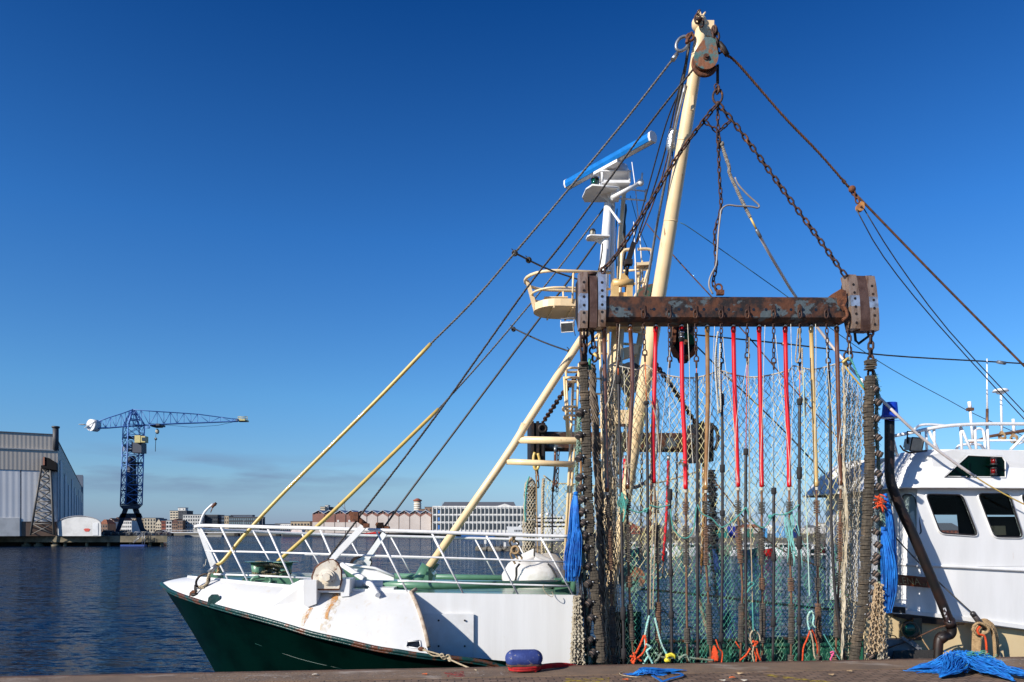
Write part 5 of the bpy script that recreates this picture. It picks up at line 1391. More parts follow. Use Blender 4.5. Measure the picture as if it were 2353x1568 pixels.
def floodlight(px, py, v, w_, ang, parent, whiteb=True, tilt=-35):
    c = S(px, py, v); rot = Matrix.Rotation(R(ang), 3, 'Z') @ Matrix.Rotation(R(tilt), 3, 'X')
    X, Y_, Z = [rot @ Vector(a) for a in ((1, 0, 0), (0, 1, 0), (0, 0, 1))]
    b = MB(); b.box(c, (w_, w_ * .35, w_ * .75), (X, Y_, Z)); b.box(c - Y_ * -.02 + Y_ * w_ * .2, (w_ * .7, w_ * .25, w_ * .5), (X, Y_, Z))
    o = b.build('floodlight', WHITER if whiteb else GALV, parent)
    b = MB(); b.box(c - Y_ * w_ * .18, (w_ * .98, .02, w_ * .72), (X, Y_, Z)); b.build('lens', GLASS if not whiteb else mat('dark_lens', (.07, .075, .08), .08), o)
    b = MB(); b.tube([c - Y_ * w_ * .2 + X * sx * w_ * .5 + Z * sz * w_ * .38 for sx, sz in ((-1, -1), (1, -1), (1, 1), (-1, 1))], .014, 6, closed=True)
    b.tube([c + X * w_ * .55, c + X * w_ * .55 + Vector((0, 0, w_ * .7)), c - X * w_ * .55 + Vector((0, 0, w_ * .7)), c - X * w_ * .55], .013, 6); b.build('bracket', DKIRON if not whiteb else WHITER, o)
    return o
floodlight(1304, 751, VN - .2, .26, -12, nest, True, 30)
tube_obj('lamp_cable', smooth_path(pp([(1334, 722), (1322, 732), (1318, 750), (1322, 772)], VN - .4), 4), .008, RUBBER, nest, 5)
# ------- cream bracket and rail beside the mast
b = MB()
b.prism(pp([(1405, 700), (1405, 650), (1411, 640), (1418, 640), (1422, 655), (1422, 700)], 3.3), (0, .12, 0)); b.prism(pp([(1440, 700), (1440, 645), (1446, 642), (1454, 650), (1454, 700)], 3.3), (0, .12, 0))
b.cyl(S(1408, 652, 3.35), S(1455, 650, 3.35), .08, 14); b.prism(pp([(1424, 652), (1428, 630), (1436, 626), (1444, 634), (1448, 652)], 3.3), (0, .1, 0)); b.prism(pp([(1405, 672), (1454, 672), (1454, 742), (1405, 742)], 3.38), (0, .5, 0))
b.build('topping_lift_bracket', mat('orange_cream', (.70, .47, .20), .4, col2=(.58, .36, .14), scale=4), ship_o)
b = MB()
b.tube(smooth_path(pp([(1424, 700), (1428, 600), (1432, 578), (1446, 574), (1455, 573)], 4.4), 4), .04, 8); b.tube(smooth_path(pp([(1466, 573), (1490, 573), (1498, 580), (1494, 610), (1476, 700)], 4.4), 4), .035, 8)
for q in ([(1432, 623), (1495, 619)], [(1424, 655), (1482, 650)], [(1460, 606), (1492, 606)], [(1468, 690), (1495, 600)], [(1450, 700), (1478, 640)], [(1476, 600), (1462, 690)]): b.tube(pp(q, 4.4), .026, 7)
b.prism(pp([(1461, 604), (1496, 601), (1498, 608), (1463, 610)], 4.3), (0, .3, 0)); b.prism(pp([(1462, 625), (1470, 625), (1474, 672), (1462, 672)], 4.5), (0, .05, 0))
b.build('mast_platform_rail', CREAM, ship_o)
# lattice of cream braces below the beam
b = MB()
for q in ([(1376, 745), (1382, 900), (1384, 1060), (1378, 1250)], [(1398, 745), (1398, 1060)], [(1345, 800), (1392, 748)]): b.tube(pp(q, 3.9), .028, 7)
for q in ([(1330, 790), (1400, 718)], [(1480, 745), (1420, 1090)], [(1474, 748), (1440, 935)]): b.tube(pp(q, 4.6), .045, 8)
for py in (782, 812, 870, 905, 950, 982, 1040, 1062): b.tube(pp([(1366, py), (1400, py + 2)], 3.9), .022, 6)
for py in (760, 790, 838, 870): b.tube(smooth_path(pp([(1425, py), (1455, py + 2), (1474, py + 5)], 4.5), 3), .03, 7)
b.prism(pp([(1372, 745), (1398, 745), (1392, 800), (1372, 830)], 4.2), (0, .04, 0)); b.prism(pp([(1432, 800), (1468, 792), (1466, 812), (1434, 822)], 4.3), (0, .3, 0)); b.prism(pp([(1384, 955), (1442, 955), (1442, 972), (1386, 975)], 4.0), (0, .5, 0))
b.build('mast_braces', CREAM, ship_o)
# ------- ladder with cage
b = MB()
LA = [(1331, 836), (1322, 1000), (1300, 1300)]; LB = [(1320, 838), (1311, 1000), (1289 + 4, 1300)]
b.tube(pp(LA, 4.0), .03, 8); b.tube(pp([(1317, 880), (1309, 1060), (1297, 1300)], 4.0), .03, 8)
for k in range(22):
    py = 880 + 19.5 * k; xa = interp([(q[1], q[0]) for q in LA], py); xb = interp([(880, 1317), (1060, 1309), (1300, 1297)], py)
    b.tube(pp([(xa, py, 4.0), (xb, py - 1, 4.0)], 0), .012, 5)
ladder = b.build('ladder', CREAM, ship_o)
b = MB()
for py, xl, xr in ((846, 1302, 1330), (868, 1299, 1328), (935, 1294, 1322), (955, 1297, 1320)): b.tube(smooth_path(pp([(xr, py, 4.0), (xl + 8, py, 3.7), (xl, py + 3, 3.9), (xl + 3, py + 9, 4.3), (xr, py + 9, 4.5)], 0), 4), .028, 7)
for q in ([(1300, 850), (1308, 1010)], [(1296, 866), (1304, 1010)]): b.tube(pp(q, 3.85), .024, 6)
b.build('ladder_cage', CREAM, ladder)
# ------- white upper mast with platforms, lamps, yard, radar
VW = 4.3
b = MB(); b.tube(pp([(1384, 760), (1388, 624), (1393, 540), (1397, 468)], VW), [.115, .11, .105, .085], 14); b.tube(pp([(1408, 760), (1407, 600), (1409, 500), (1409, 460)], VW + .1), .045, 8); b.tube(pp([(1400, 620), (1404, 530), (1403, 470)], VW + .2), .03, 7)
b.tube(pp([(1400, 478), (1424, 510), (1424, 514)], VW - .2), [.02, .03, .05], 7)
wm = b.build('signal_mast', WHITE, ship_o)
tube_obj('cream_pole', pp([(1420, 760), (1424, 560), (1436, 420), (1440, 390)], VW + .4), .05, CREAM, ship_o, 8)
def lamp(px, py, v, r_, h, lens, parent):
    c = S(px, py, v); b = MB(); b.cyl(c - Vector((0, 0, h / 2)), c - Vector((0, 0, h * .3)), r_ * 1.1, 14); b.cyl(c + Vector((0, 0, h * .3)), c + Vector((0, 0, h / 2)), r_ * 1.15, 14, r_ * .8)
    for a in range(4): b.cyl(c + Vector((math.cos(a * 1.57) * r_, math.sin(a * 1.57) * r_, -h * .3)), c + Vector((math.cos(a * 1.57) * r_, math.sin(a * 1.57) * r_, h * .3)), .008, 4)
    o = b.build('navigation_lamp', RUBBER, parent)
    new(lambda q: q.cyl(c - Vector((0, 0, h * .3)), c + Vector((0, 0, h * .3)), r_ * .85, 14)).build('lens', lens, o)
b = MB(); zp = S(1350, 548, VW)[2]; p0 = UV(S(1348, 548, VW)); p1 = UV(S(1397, 548, VW))
b.prism([W(p0[0], VW - .08, zp), W(p0[0] + .05, VW - .17, zp), W(p1[0], VW - .17, zp), W(p1[0], VW + .17, zp), W(p0[0] + .05, VW + .17, zp), W(p0[0], VW + .08, zp)], (0, 0, .03)); b.prism([W(p1[0], VW - .01, zp), W(p0[0] + .1, VW - .01, zp), W(p1[0], VW - .01, zp - .22)], (0, .02, 0)); sp1 = b.build('lamp_platform', WHITE, wm)
lamp(1361.5, 536, VW, .062, .17, GLASS, sp1)
b = MB(); zp = S(1370, 447, VW)[2]; p0 = UV(S(1342, 447, VW)); p1 = UV(S(1410, 447, VW))
b.prism([W(p0[0], VW - .2, zp), W(p0[0] + .1, VW - .42, zp), W(p1[0], VW - .36, zp), W(p1[0], VW + .36, zp), W(p0[0] + .1, VW + .42, zp), W(p0[0], VW + .2, zp)], (0, 0, .03))
b.prism([W(p1[0], VW - .02, zp), W(p0[0] + .3, VW - .02, zp), W(p1[0], VW - .02, zp - .25)], (0, .03, 0)); sp2 = b.build('lamp_platform', WHITE, wm)
b = MB(); b.tube([W(p0[0], VW - .2, zp), W(p0[0] + .1, VW - .42, zp), W(p1[0], VW - .36, zp)], .02, 6); b.build('platform_edge', WHITE, sp2)
lamp(1367, 420, VW - .15, .085, .23, LENSG, sp2)
# radar
c = S(1412, 398, VW - .1)
b = MB(); b.cyl(c - Vector((0, 0, .06)), c + Vector((0, 0, .10)), .26, 20, .30); b.cyl(c + Vector((0, 0, .10)), c + Vector((0, 0, .18)), .30, 20, .12); b.box(c + Vector((0, 0, -.30)), (.62, .5, .06)); b.box(c + Vector((0, 0, -.08)), (.66, .55, .025))
for sx in (-1, 1):
    for sy in (-1, 1): b.cyl(c + Vector((sx * .3, sy * .24, -.30)), c + Vector((sx * .3, sy * .24, -.08)), .025, 6)
b.prism([c + Vector((-.28, 0, -.33)), c + Vector((.2, 0, -.33)), c + Vector((-.08, 0, -.62))], (0, .03, 0)); b.box(c + Vector((.0, 0, -.45)), (.2, .2, .3)); b.cyl(c + Vector((0, 0, .18)), c + Vector((0, 0, .27)), .07, 12)
b.build('radar_pedestal', WHITE, wm)
ra, rb = S(1306, 404, 5.0), S(1497, 338, 2.95)
zz_ = (ra.z + rb.z) / 2; ra.z = zz_ - .03; rb.z = zz_ + .03
ax = (rb - ra).normalized(); sd = Vector((-ax.y, ax.x, 0)).normalized(); upv = ax.cross(sd); upv = upv if upv.z > 0 else -upv
prof = [(-.10, -.12), (.10, -.12), (.14, -.04), (.13, .07), (.06, .13), (-.06, .13), (-.13, .07), (-.14, -.04)]
def sect(c_, k=1, sel=prof): return [c_ + sd * x * k * .8 + upv * z * k * .8 for x, z in sel]
b = MB(); b.prism(sect(ra), rb - ra); ro = b.build('radar_scanner', RADBLUE, wm)
b = MB(); b.prism([p for p in sect(ra, 1.0, [(-.055, -.14), (.055, -.14), (.088, -.11), (-.088, -.11)])], rb - ra)
b.prism(sect(ra - ax * .04, 1.05), ax * .04); b.prism(sect(rb, 1.05), ax * .05); b.box((ra + rb) / 2 - upv * .13, (.7, .16, .06), (ax, sd, upv)); b.build('scanner_casing', WHITER, ro)
# yard and antennas
b = MB(); b.tube(pp([(1405, 456), (1465, 424)], VW - .3), .05, 10); b.sphere(S(1472, 420, VW - .3), .08, 10, 7); b.cyl(S(1474, 422, VW - .3), S(1476, 398, VW - .3), .022, 8)
b.tube(pp([(1450, 436), (1484, 440)], VW), .018, 6); b.tube(pp([(1420, 456), (1482, 461)], VW), .02, 6); b.tube(pp([(1484, 436), (1483, 463)], VW), .025, 6); b.tube(pp([(1426, 445), (1448, 434)], VW), .022, 6)
b.build('yard_arm', WHITE, wm)
b = MB(); b.tube(pp([(1452, 373), (1460, 430), (1471, 551), (1477, 640)], VW + .3), [.01, .012, .016, .02], 6); b.tube(pp([(1456, 510), (1460, 600), (1463, 690)], VW), [.01, .016, .022], 6); b.build('whip_antenna', WHITER, wm)
b = MB(); b.tube(pp([(1434, 640), (1437, 520), (1428, 460)], VW + .5), .012, 5); b.tube(pp([(1418, 640), (1414, 560), (1418, 480)], VW + .5), .012, 5); b.tube(smooth_path(pp([(1375, 622), (1380, 600), (1384, 575), (1385, 560)], VW - .2), 3), .018, 5)
b.tube(pp([(1448, 450), (1470, 530), (1500, 600)], VW + .4), .007, 4); b.tube(pp([(1440, 690), (1432, 560), (1434, 470)], VW + .6), .03, 6); b.build('mast_cables', BWIRE, ship_o)
b = MB(); b.tube(smooth_path(pp([(1436, 470), (1430, 520), (1436, 570), (1430, 610)], VW + .6), 4), [.04, .07, .07, .07, .06, .05, .05, .05, .04, .04, .04, .03, .03], 8); b.build('furled_flag', RUBBER, ship_o)
# green gear by the boom foot at beam height
b = MB(); b.prism(pp([(1464, 690), (1470, 664), (1484, 655), (1500, 652), (1512, 700), (1466, 700)], 3.2), (0, .4, 0)); b.build('green_hopper', mat('gear_green', (.03, .10, .07), .6, col2=(.16, .07, .04), scale=4, lo=.5, hi=.6), ship_o)
# hanging dark blocks
teardrop(1572, 790, 180, 1.6, .18, .34, .2, DKGREEN, RUST)
b = MB(); b.prism(pp([(1548, 738), (1595, 738), (1595, 790), (1588, 812), (1572, 820), (1555, 812), (1548, 795)], 1.55), (0, .3, 0)); b.build('block_cheek', mat('block_black', (.006, .008, .008), .6), ship_o)
b = MB(); b.tube([S(1572, 795, 1.5) + Vector((.21 * math.cos(R(a)), 0, .21 * math.sin(R(a)))) for a in range(190, 351, 16)], .05, 6); b.prism(pp([(1548, 742), (1556, 742), (1552, 790), (1545, 795)], 1.45), (0, .1, 0)); b.build('block_band', RUST, ship_o)
teardrop(1447, 860, 180, 3.9, .24, .42, .22, mat('block_dark', (.02, .02, .022), .5), RUBBER)
# tackle from crossing wires to the cream bracket
b = MB(); b.prism(pp([(1452, 555), (1463, 558), (1450, 600), (1438, 598)], 3.2), (0, .12, 0)); b.box(S(1444, 604, 3.2), (.16, .14, .1)); b.chain(pp([(1442, 606), (1440, 630)], 3.25), .12, .022, .08); b.build('turnbuckle', DKIRON, ship_o)
# ------- rigging
def wire(nm, q, v, r_, m, lab=None, n=7, tw=False, sm=5):
    P = smooth_path(pp(q, v), sm) if len(q) > 2 else pp(q, v)
    b = MB()
    if tw: twist(b, P, r_, 3, r_ * 9)
    else: b.tube(P, r_, n)
    o = b.build(nm, m, ship_o)
    if lab: o['label'] = lab
    return o
# near forestay: boom head to bow
st = [(1545, 138, .9), (1440, 273, 1.15), (1300, 443, 1.55), (1180, 585, 1.95), (1080, 700, 2.25), (990, 790, 2.5)]
wire('forestay', st, 0, .021, WIRE, tw=True)
wire('stay_sleeve', [(990, 790, 2.5), (880, 905, 2.7), (760, 1025, 2.95), (640, 1145, 3.1), (560, 1232, 3.15), (515, 1287, 3.15), (497, 1300, 3.15)], 0, .036, YSLEEVE, n=12)
b = MB(); b.tube(pp([(498, 1299), (481, 1316)], 3.1), [.045, .05], 12); b.build('stay_socket', GALV, ship_o)
b = MB(); b.ring(S(466, 1335, 3.05), (0.15, 1, 0), .11, .024, 18, 6, 1.45, Vector((.75, 0, .6))); b.ring(S(449, 1357, 3.0), (.9, .5, 0), .07, .02, 14, 6, 1.4); b.cyl(S(440, 1367, 2.95), S(458, 1367, 2.95), .03, 8); b.build('stay_shackle', DKIRON, ship_o)
b = MB(); twist(b, smooth_path(pp([(483, 1316), (478, 1328), (476, 1340), (466, 1348), (456, 1350), (470, 1352)], 3.0), 5), .03, 3, .12); b.build('rope_seizing', BEIGE, ship_o)
b = MB(); b.ring(S(1568, 101, .75), (0, 1, 0), .095, .028, 18, 7, 1.5, Vector((.55, 0, .8))); b.tube(pp([(1556, 124), (1546, 138)], .85), [.035, .045], 10); b.build('stay_eye', GALV, ship_o)
b = MB(); b.tube(smooth_path(pp([(1590, 76), (1580, 92), (1578, 100)], .65), 3), .03, 8); b.ring(S(1586, 86, .65), (0, 1, 0), .06, .025, 12, 6); b.build('eye_link', RUST, ship_o)
# far forestay
wire('forestay', [(1389, 477, 5.3), (1275, 628.5, 5.6), (1181, 744, 5.8), (1090, 850, 5.6), (1008, 940, 5.4)], 0, .021, WIRE, tw=True)
wire('stay_sleeve', [(1008, 940, 5.4), (900, 1045, 5.2), (780, 1162, 5.0), (690, 1245, 4.9), (622, 1305, 4.8)], 0, .042, YSLEEVE, n=12)
# hauling wires
wire('hauling_wire', [(1601, 150, .5), (1493.6, 284, .8), (1310, 536, 1.3), (1202, 674, 1.5), (1010, 945, 1.65), (828, 1185, 1.7), (748, 1292, 1.72)], 0, .020, BWIRE, tw=True)
wire('hauling_wire', [(1383, 539, 5.0), (1307, 644.6, 5.1), (1231, 744, 5.2), (1060, 972, 5.4), (884, 1210, 5.6), (846, 1285, 5.6)], 0, .024, BWIRE)
wire('spreader_rope', [(1180, 580, 1.95), (1255, 617, 3), (1330, 643, 4)], 0, .018, BWIRE)
wire('spreader_rope', [(1180, 755, 5.7), (1245, 785, 5), (1311, 809, 4.1)], 0, .018, BWIRE)
b = MB(); random.seed(2)
for px, py, v in ((1183, 582, 1.95), (1215, 598, 2.4), (1180, 757, 5.75), (1310, 808, 4.1)):
    for k in range(4): b.ring(S(px, py, v), (random.random(), random.random(), random.random()), .045, .018, 10, 5)
    b.tube(smooth_path([S(px, py, v), S(px - 5, py - 8, v), S(px - 8, py - 10, v)], 3), .008, 4)
b.build('rope_knots', BWIRE, ship_o)
# fall wires from the boom head down to the mast
wire('boom_fall', [(1589, 180, .9), (1560, 215, 1.3), (1530, 287, 1.8), (1490, 430, 2.6), (1454, 556, 3.2)], 0, .014, BWIRE)
wire('boom_fall', [(1584, 110, .8), (1552, 240, 1.4), (1522, 370, 2.1), (1462, 556, 3.2)], 0, .016, BWIRE)
wire('boom_fall', [(1586, 95, .8), (1560, 220, 1.3), (1534, 360, 1.9), (1500, 470, 2.5), (1463, 560, 3.2)], 0, .014, RWIRE)
wire('boom_fall', [(1575, 195, .9), (1552, 290, 1.2), (1532, 400, 1.7), (1509, 521, 2.3), (1483, 677, 3.0)], 0, .026, GALV)
wire('boom_fall', [(1584, 96, .8), (1573, 165, 1.0), (1559, 235, 1.2), (1546, 320, 1.5)], 0, .028, BWIRE)
wire('boom_fall', [(1548, 330, 1.5), (1520, 560, 2.2), (1490, 700, 2.8)], 0, .012, BWIRE)
# right hand wires
wire('topping_wire', [(1655, 113, .4), (1672, 128, .4), (1700, 152, .5), (1800, 267, .7), (1880, 350, .85), (1950, 430, 1.0)], 0, .022, RWIRE, tw=True)
wire('topping_wire', [(1950, 430, 1.0), (2150, 636, 1.2), (2353, 841, 1.4), (2600, 1090, 1.6)], 0, .020, RWIRE)
b = MB(); b.tube(pp([(1653, 98), (1662, 112), (1672, 128)], .4), [.035, .05, .04], 8); b.build('wire_socket', DKIRON, ship_o)
b = MB(); b.sphere(S(1958, 435, 1.0), .055, 8, 6, (1.3, 1, 1.2)); b.chain(pp([(1958, 438), (1966, 452), (1972, 466)], 1.0), .09, .015, .055); b.tube(pp([(1936, 414), (1942, 421)], 1.0), .03, 8); b.build('wire_clamp', RUST, ship_o)
teardrop(1976, 478, 20, 1.0, .07, .10, .07, mat('orange_block', (.50, .22, .06), .6, col2=(.3, .12, .04), scale=8), RUST)
wire('flag_line', [(1968, 482, 1.0), (2030, 590, 1.2), (2150, 740, 1.6), (2353, 963, 2.2), (2420, 1030, 2.3)], 0, .010, BWIRE, sm=3)
wire('flag_line', [(1985, 480, 1.0), (2060, 600, 1.2), (2180, 760, 1.6), (2353, 947, 2.2), (2420, 1015, 2.3)], 0, .010, BWIRE, sm=3)
wire('cross_wire', [(1560, 766, 3.2), (1800, 790, 3.4), (2040, 817, 3.6), (2305, 833, 3.9), (2500, 845, 4.0)], 0, .016, BWIRE)
b = MB(); b.tube(pp([(2292, 832), (2310, 835)], 3.85), .04, 8); b.tube(pp([(1797, 790), (1810, 792)], 3.4), .04, 8); b.build('wire_coupling', GALV, ship_o)
wire('thin_cord', [(1563, 512, 2.6), (1585, 524, 2.6), (1680, 590, 2.8), (1790, 668, 3.0), (2010, 825, 3.5), (2180, 920, 4.0), (2240, 952, 4.2), (2353, 1003, 4.5)], 0, .0085, mat('cord_teal', (.05, .12, .15), .8))
wire('thin_stay', [(1486, 514, 3.8), (1548, 588, 3.6), (1628, 675, 3.5), (1700, 752, 3.4), (1813, 882, 3.3), (1944, 1028, 3.2)], 0, .013, RWIRE)
wire('thin_stay', [(1545, 745, 4.4), (1608, 803, 4.4), (1673, 868, 4.4), (1744, 934, 4.3), (1837, 1027, 4.2), (1960, 1160, 4.0), (2020, 1220, 3.9)], 0, .016, BWIRE)
wire('mooring_wire', [(1452, 1458, 6.4), (1608, 1440 + 32, 6.4), (1700, 1484, 6.4)], 0, .004, BWIRE)
wire('deck_wire', [(1452, 1352, 4.0), (1608, 1367, 4.2), (1750, 1384, 4.3), (1940, 1404, 4.5)], 0, .028, BWIRE)
wire('deck_wire', [(1640, 1105, 5.4), (1760, 1240, 5.2), (1900, 1310, 5.0), (1990, 1340, 4.8)], 0, .018, RWIRE)
wire('deck_wire', [(1460, 1365, 4.0), (1600, 1450, 4.1), (1720, 1500, 4.2)], 0, .012, BWIRE)
wire('grey_hose', [(1484, 800, 3.6), (1503, 900, 3.6), (1512, 960, 3.6), (1500, 1080, 3.5), (1462, 1120, 3.4), (1420, 1105, 3.5), (1404, 1050, 3.6), (1410, 1000, 3.8)], 0, .035, mat('hose_grey', (.20, .21, .23), .5))
# chain from nest down to the far beam
b = MB(); b.chain(smooth_path(pp([(1330, 862, 4.4), (1293, 905, 5.6), (1262, 950, 6.8), (1248, 970, 7.4)], 0), 5), .14, .022, .085); b.chain(smooth_path(pp([(1500, 830, 3.8), (1545, 890, 5), (1600, 975, 6.9)], 0), 5), .14, .022, .085); b.build('lifting_chain', CHAIN, ship_o)
# ------- main deck, far bulwark and gear in the waist
b = MB(); b.ubox(u_mid, uL, 1.0, 7.4, .75, .8); b.build('main_deck', mat('worn_deck', (.06, .09, .07), .7, col2=(.10, .07, .05), scale=1.5), ship_o)
zb_ = S(1800, 1484, 7.3)[2]
b = MB(); b.ubox(u_mid, uL, 7.28, 7.36, .8, zb_); b.ubox(u_mid, uL, 7.2, 7.44, zb_, zb_ + .05)
for k in range(12): b.ubox(u_mid + .4 + .6 * k, u_mid + .44 + .6 * k, 7.08, 7.28, .8, zb_)
b.build('far_bulwark', mat('bulwark_green', (.02, .12, .07), .5, col2=(.10, .06, .03), scale=1.2, lo=.55, hi=.7), ship_o)
b = MB(); b.tube(smooth_path(pp([(1478, 1520), (1480, 1500), (1500, 1488), (1580, 1487), (1598, 1492), (1602, 1520)], 4.8), 4), .06, 8); b.tube(pp([(1556, 1488), (1556, 1520)], 4.8), .05, 8); b.build('net_frame', GALV, ship_o)
# ================================================================ WHEELHOUSE AND AFT GEAR (parts of the trawler)
PW = WHITE
def plan(z, pts, vc=6.4):
    pts = [(2760, pts[0][1]), (2500, pts[0][1]), (2353, pts[0][1]), (2220, lerp(pts[0][1], pts[1][1], .8))] + pts[1:] if len(pts) == 8 else pts
    near = [(x, v) for x, v in pts]
    P = []
    for x, v in near:
        q = S(x, 1200, v); P.append(Vector((q.x, q.y, z)))
    return P + [Vector((*W(UV(p)[0], vc - UV(p)[1], 0)[:2], z)) for p in reversed(P)]
Ud_ = Vector((CA, SA, 0))
ZF0, ZF1 = S(2117, 1120, 1.2)[2], S(2200, 1033, 1.5)[2]     # fascia bottom, top
ZW0 = S(2200, 1425, 1.3)[2]; ZB = S(2200, 1302, 1.3)[2]
bot = [(2760, 1.15), (2117, 1.15), (2085, 1.22), (2048, 1.5), (2015, 1.9), (1990, 2.3), (1972, 2.75), (1955, 3.2)]
topp = [(2760, 1.5), (2175, 1.5), (2130, 1.6), (2095, 1.9), (2072, 2.2), (2058, 2.55), (2048, 2.9), (2040, 3.2)]
wall = [(2760, 1.3), (2128, 1.3), (2100, 1.4), (2074, 1.65), (2052, 2.0), (2030, 2.35), (2012, 2.65), (1996, 3.0)]
b = MB()
rows_ = [plan(ZF0, bot), plan(lerp(ZF0, ZF1, .5), [(lerp(a[0], c[0], .42), lerp(a[1], c[1], .35)) for a, c in zip(bot, topp)]), plan(ZF1, topp)]
b.smooth = True; b.loft(rows_); b.smooth = False; b.poly(plan(ZF1, topp)); 
wh_roof = None
zs_ = lambda x: interp([(1975, 3.08), (2053, 3.02), (2353, 2.68), (2760, 2.25)], x)
wh = MB(); W0 = plan(0, wall, 6.0)
wx_ = [2760, 2500, 2353, 2220] + [q_[0] for q_ in wall[1:]]
for p_, q_ in zip(W0, wx_ + wx_[::-1]): p_.z = zs_(q_)
B0 = plan(ZB, wall); W1 = plan(ZF0 + .05, wall, 6.0)
wh.smooth = True; WB = plan(ZB, wall, 6.0); WM = plan(4.50, wall, 6.0); WN = plan(4.96, wall, 6.0)
wh.loft([W0, WB]); NS = 4; nn = len(WB)
wh.loft([q[NS:nn] for q in (WB, WM)])
wh.loft([q[NS:nn - NS] for q in (WM, WN)]); wh.loft([q[NS:nn] for q in (WN, W1)]); wh.smooth = False
who = wh.build('wheelhouse', mat('wheelhouse_white', (0.79, 0.78, 0.765), 0.36, col2=(0.71, 0.70, 0.68), scale=1.8, lo=.38, hi=.7, coat=.15, bump=.07, bscale=2.2, stretch=(1.5, 1.5, .3), col3=(.50, .36, .22), s3=5, lo3=.68, hi3=.82, st3=(2.5, 2.5, .3)), ship_o)
def quad_round(P4, r=.13, n=4):
    """rounded polygon through four pixel corners"""
    out = []
    for i in range(4):
        p0, p1, p2 = Vector(P4[i - 1]), Vector(P4[i]), Vector(P4[(i + 1) % 4])
        a = p1 + (p0 - p1).normalized() * min(12, (p0 - p1).length * .35); c_ = p1 + (p2 - p1).normalized() * min(12, (p2 - p1).length * .35)
        for k in range(n + 1):
            t = k / n; out.append((1 - t) ** 2 * a + 2 * t * (1 - t) * p1 + t * t * c_)
    return out
def pierced(x0, wins, v, thick, m, nm):
    """near wall plate with real window openings"""
    b = MB(); top = ZF0 + .05
    b.prism([Vector((S(x, 1200, v).x, S(x, 1200, v).y, z)) for x, z in ((x0, ZB), (2760, ZB), (2760, top), (x0, top))], Vector((-SA, CA, 0)) * thick)
    o = b.build(nm, m, who)
    for P4 in wins:
        c = MB(); pts = [S(p[0], p[1], v) for p in quad_round(P4)]; c.prism([p - Vector((-SA, CA, 0)) * .2 for p in pts], Vector((-SA, CA, 0)) * .6)
        co = c.build('cut', m, who); md = o.modifiers.new('c', 'BOOLEAN'); md.operation = 'DIFFERENCE'; md.object = co; md.solver = 'EXACT'
        bpy.context.view_layer.update()
        me = bpy.data.meshes.new_from_object(o.evaluated_get(bpy.context.evaluated_depsgraph_get()))
        o.modifiers.clear(); o.data = me; bpy.data.objects.remove(co)
    return o
roof_o = b.build('roof_fascia', MATS['wheelhouse_white'], who)
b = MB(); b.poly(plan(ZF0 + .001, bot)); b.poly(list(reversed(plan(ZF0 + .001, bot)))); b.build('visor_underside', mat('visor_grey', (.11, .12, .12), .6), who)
b = MB(); q = plan(ZF0, bot); b.tube(q[:len(q)], .022, 6); b.build('visor_edge', PW, who)
# horizontal belt and lower edge
b = MB()
belt = [(2760, 1.27), (2128, 1.27), (2098, 1.37), (2068, 1.72), (2040, 2.27)]
b.tube([S(2760, 1345, 1.27), S(2353, 1311, 1.27), S(2200, 1303, 1.27), S(2128, 1299.5, 1.27), S(2098, 1298.5, 1.37), S(2068, 1297.5, 1.72), S(2040, 1297, 2.27)], .028, 8)
b.build('belt_moulding', PW, who)
# cream lower deckhouse
b = MB()
low = [S(2040, 1560, 1.5), S(2760, 1560, 1.42), S(2760, 1490, 1.42), S(2353, 1447, 1.42), S(2192, 1425, 1.42), S(2053, 1408, 1.5)]
b.prism([S(1990, 1560, 1.45), S(2760, 1560, 1.45), S(2760, 1480, 1.45), S(2353, 1440, 1.45), S(2192, 1418, 1.45), S(1990, 1395, 1.45)], Vector((-SA, CA, 0)) * .1)
b.build('lower_deckhouse', mat('cream_side', (.74, .58, .34), .4, col2=(.70, .53, .30), scale=1.5, coat=.2, col3=(.45, .28, .12), s3=5, lo3=.68, hi3=.8), ship_o)
b = MB(); b.prism([S(2045, 1399, 1.24), S(2192, 1414, 1.24), S(2353, 1437, 1.24), S(2760, 1478, 1.24), S(2760, 1489, 1.24), S(2353, 1446, 1.24), S(2192, 1423.5, 1.24), S(2045, 1407, 1.24)], Vector((-SA, CA, 0)) * .3); b.build('white_lower_lip', PW, who)
b = MB(); b.prism([S(2045, 1407, 1.27), S(2192, 1423.5, 1.27), S(2192, 1427, 1.27), S(2045, 1411.5, 1.27)], Vector((-SA, CA, 0)) * .2); b.build('dark_lip', RUBBER, who)
# windows: slanted openings with rounded corners, glass set back, white frame
GLS = bpy.data.materials.new('wheelhouse_glass'); GLS.use_nodes = True
GLS.node_tree.nodes['Principled BSDF'].inputs['Transmission Weight'].default_value = 1; GLS.node_tree.nodes['Principled BSDF'].inputs['IOR'].default_value = 1.15
gb = GLS.node_tree.nodes['Principled BSDF']; gb.inputs['Base Color'].default_value = (.62, .70, .70, 1); gb.inputs['Roughness'].default_value = .02; gb.inputs['Specular IOR Level'].default_value = .5
MATS['wheelhouse_glass'] = GLS
def whwin(P4, v, lab=None, v2=None):
    q = quad_round(P4)
    vf = v if callable(v) else (lambda x: v) if v2 is None else (lambda x: lerp(v2, v, (x - P4[0][0]) / (P4[1][0] - P4[0][0] + 20)))
    pts = [S(p[0], p[1], vf(p[0])) for p in q]
    b = MB(); b.prism([p + Vector((0, .014, 0)) for p in pts], (0, .004, 0)); o = b.build('window', GLS, who)
    b = MB(); b.tube([p + Vector((0, -.012, 0)) for p in pts], .016, 6, closed=True); b.build('gasket', RUBBER, o)
    cx_ = sum(pts, Vector()) / len(pts)
    b = MB(); b.tube([cx_ + (p - cx_) * 1.045 + Vector((0, -.008, 0)) for p in pts], .014, 6, closed=True); b.build('frame', PW, o)
    return o
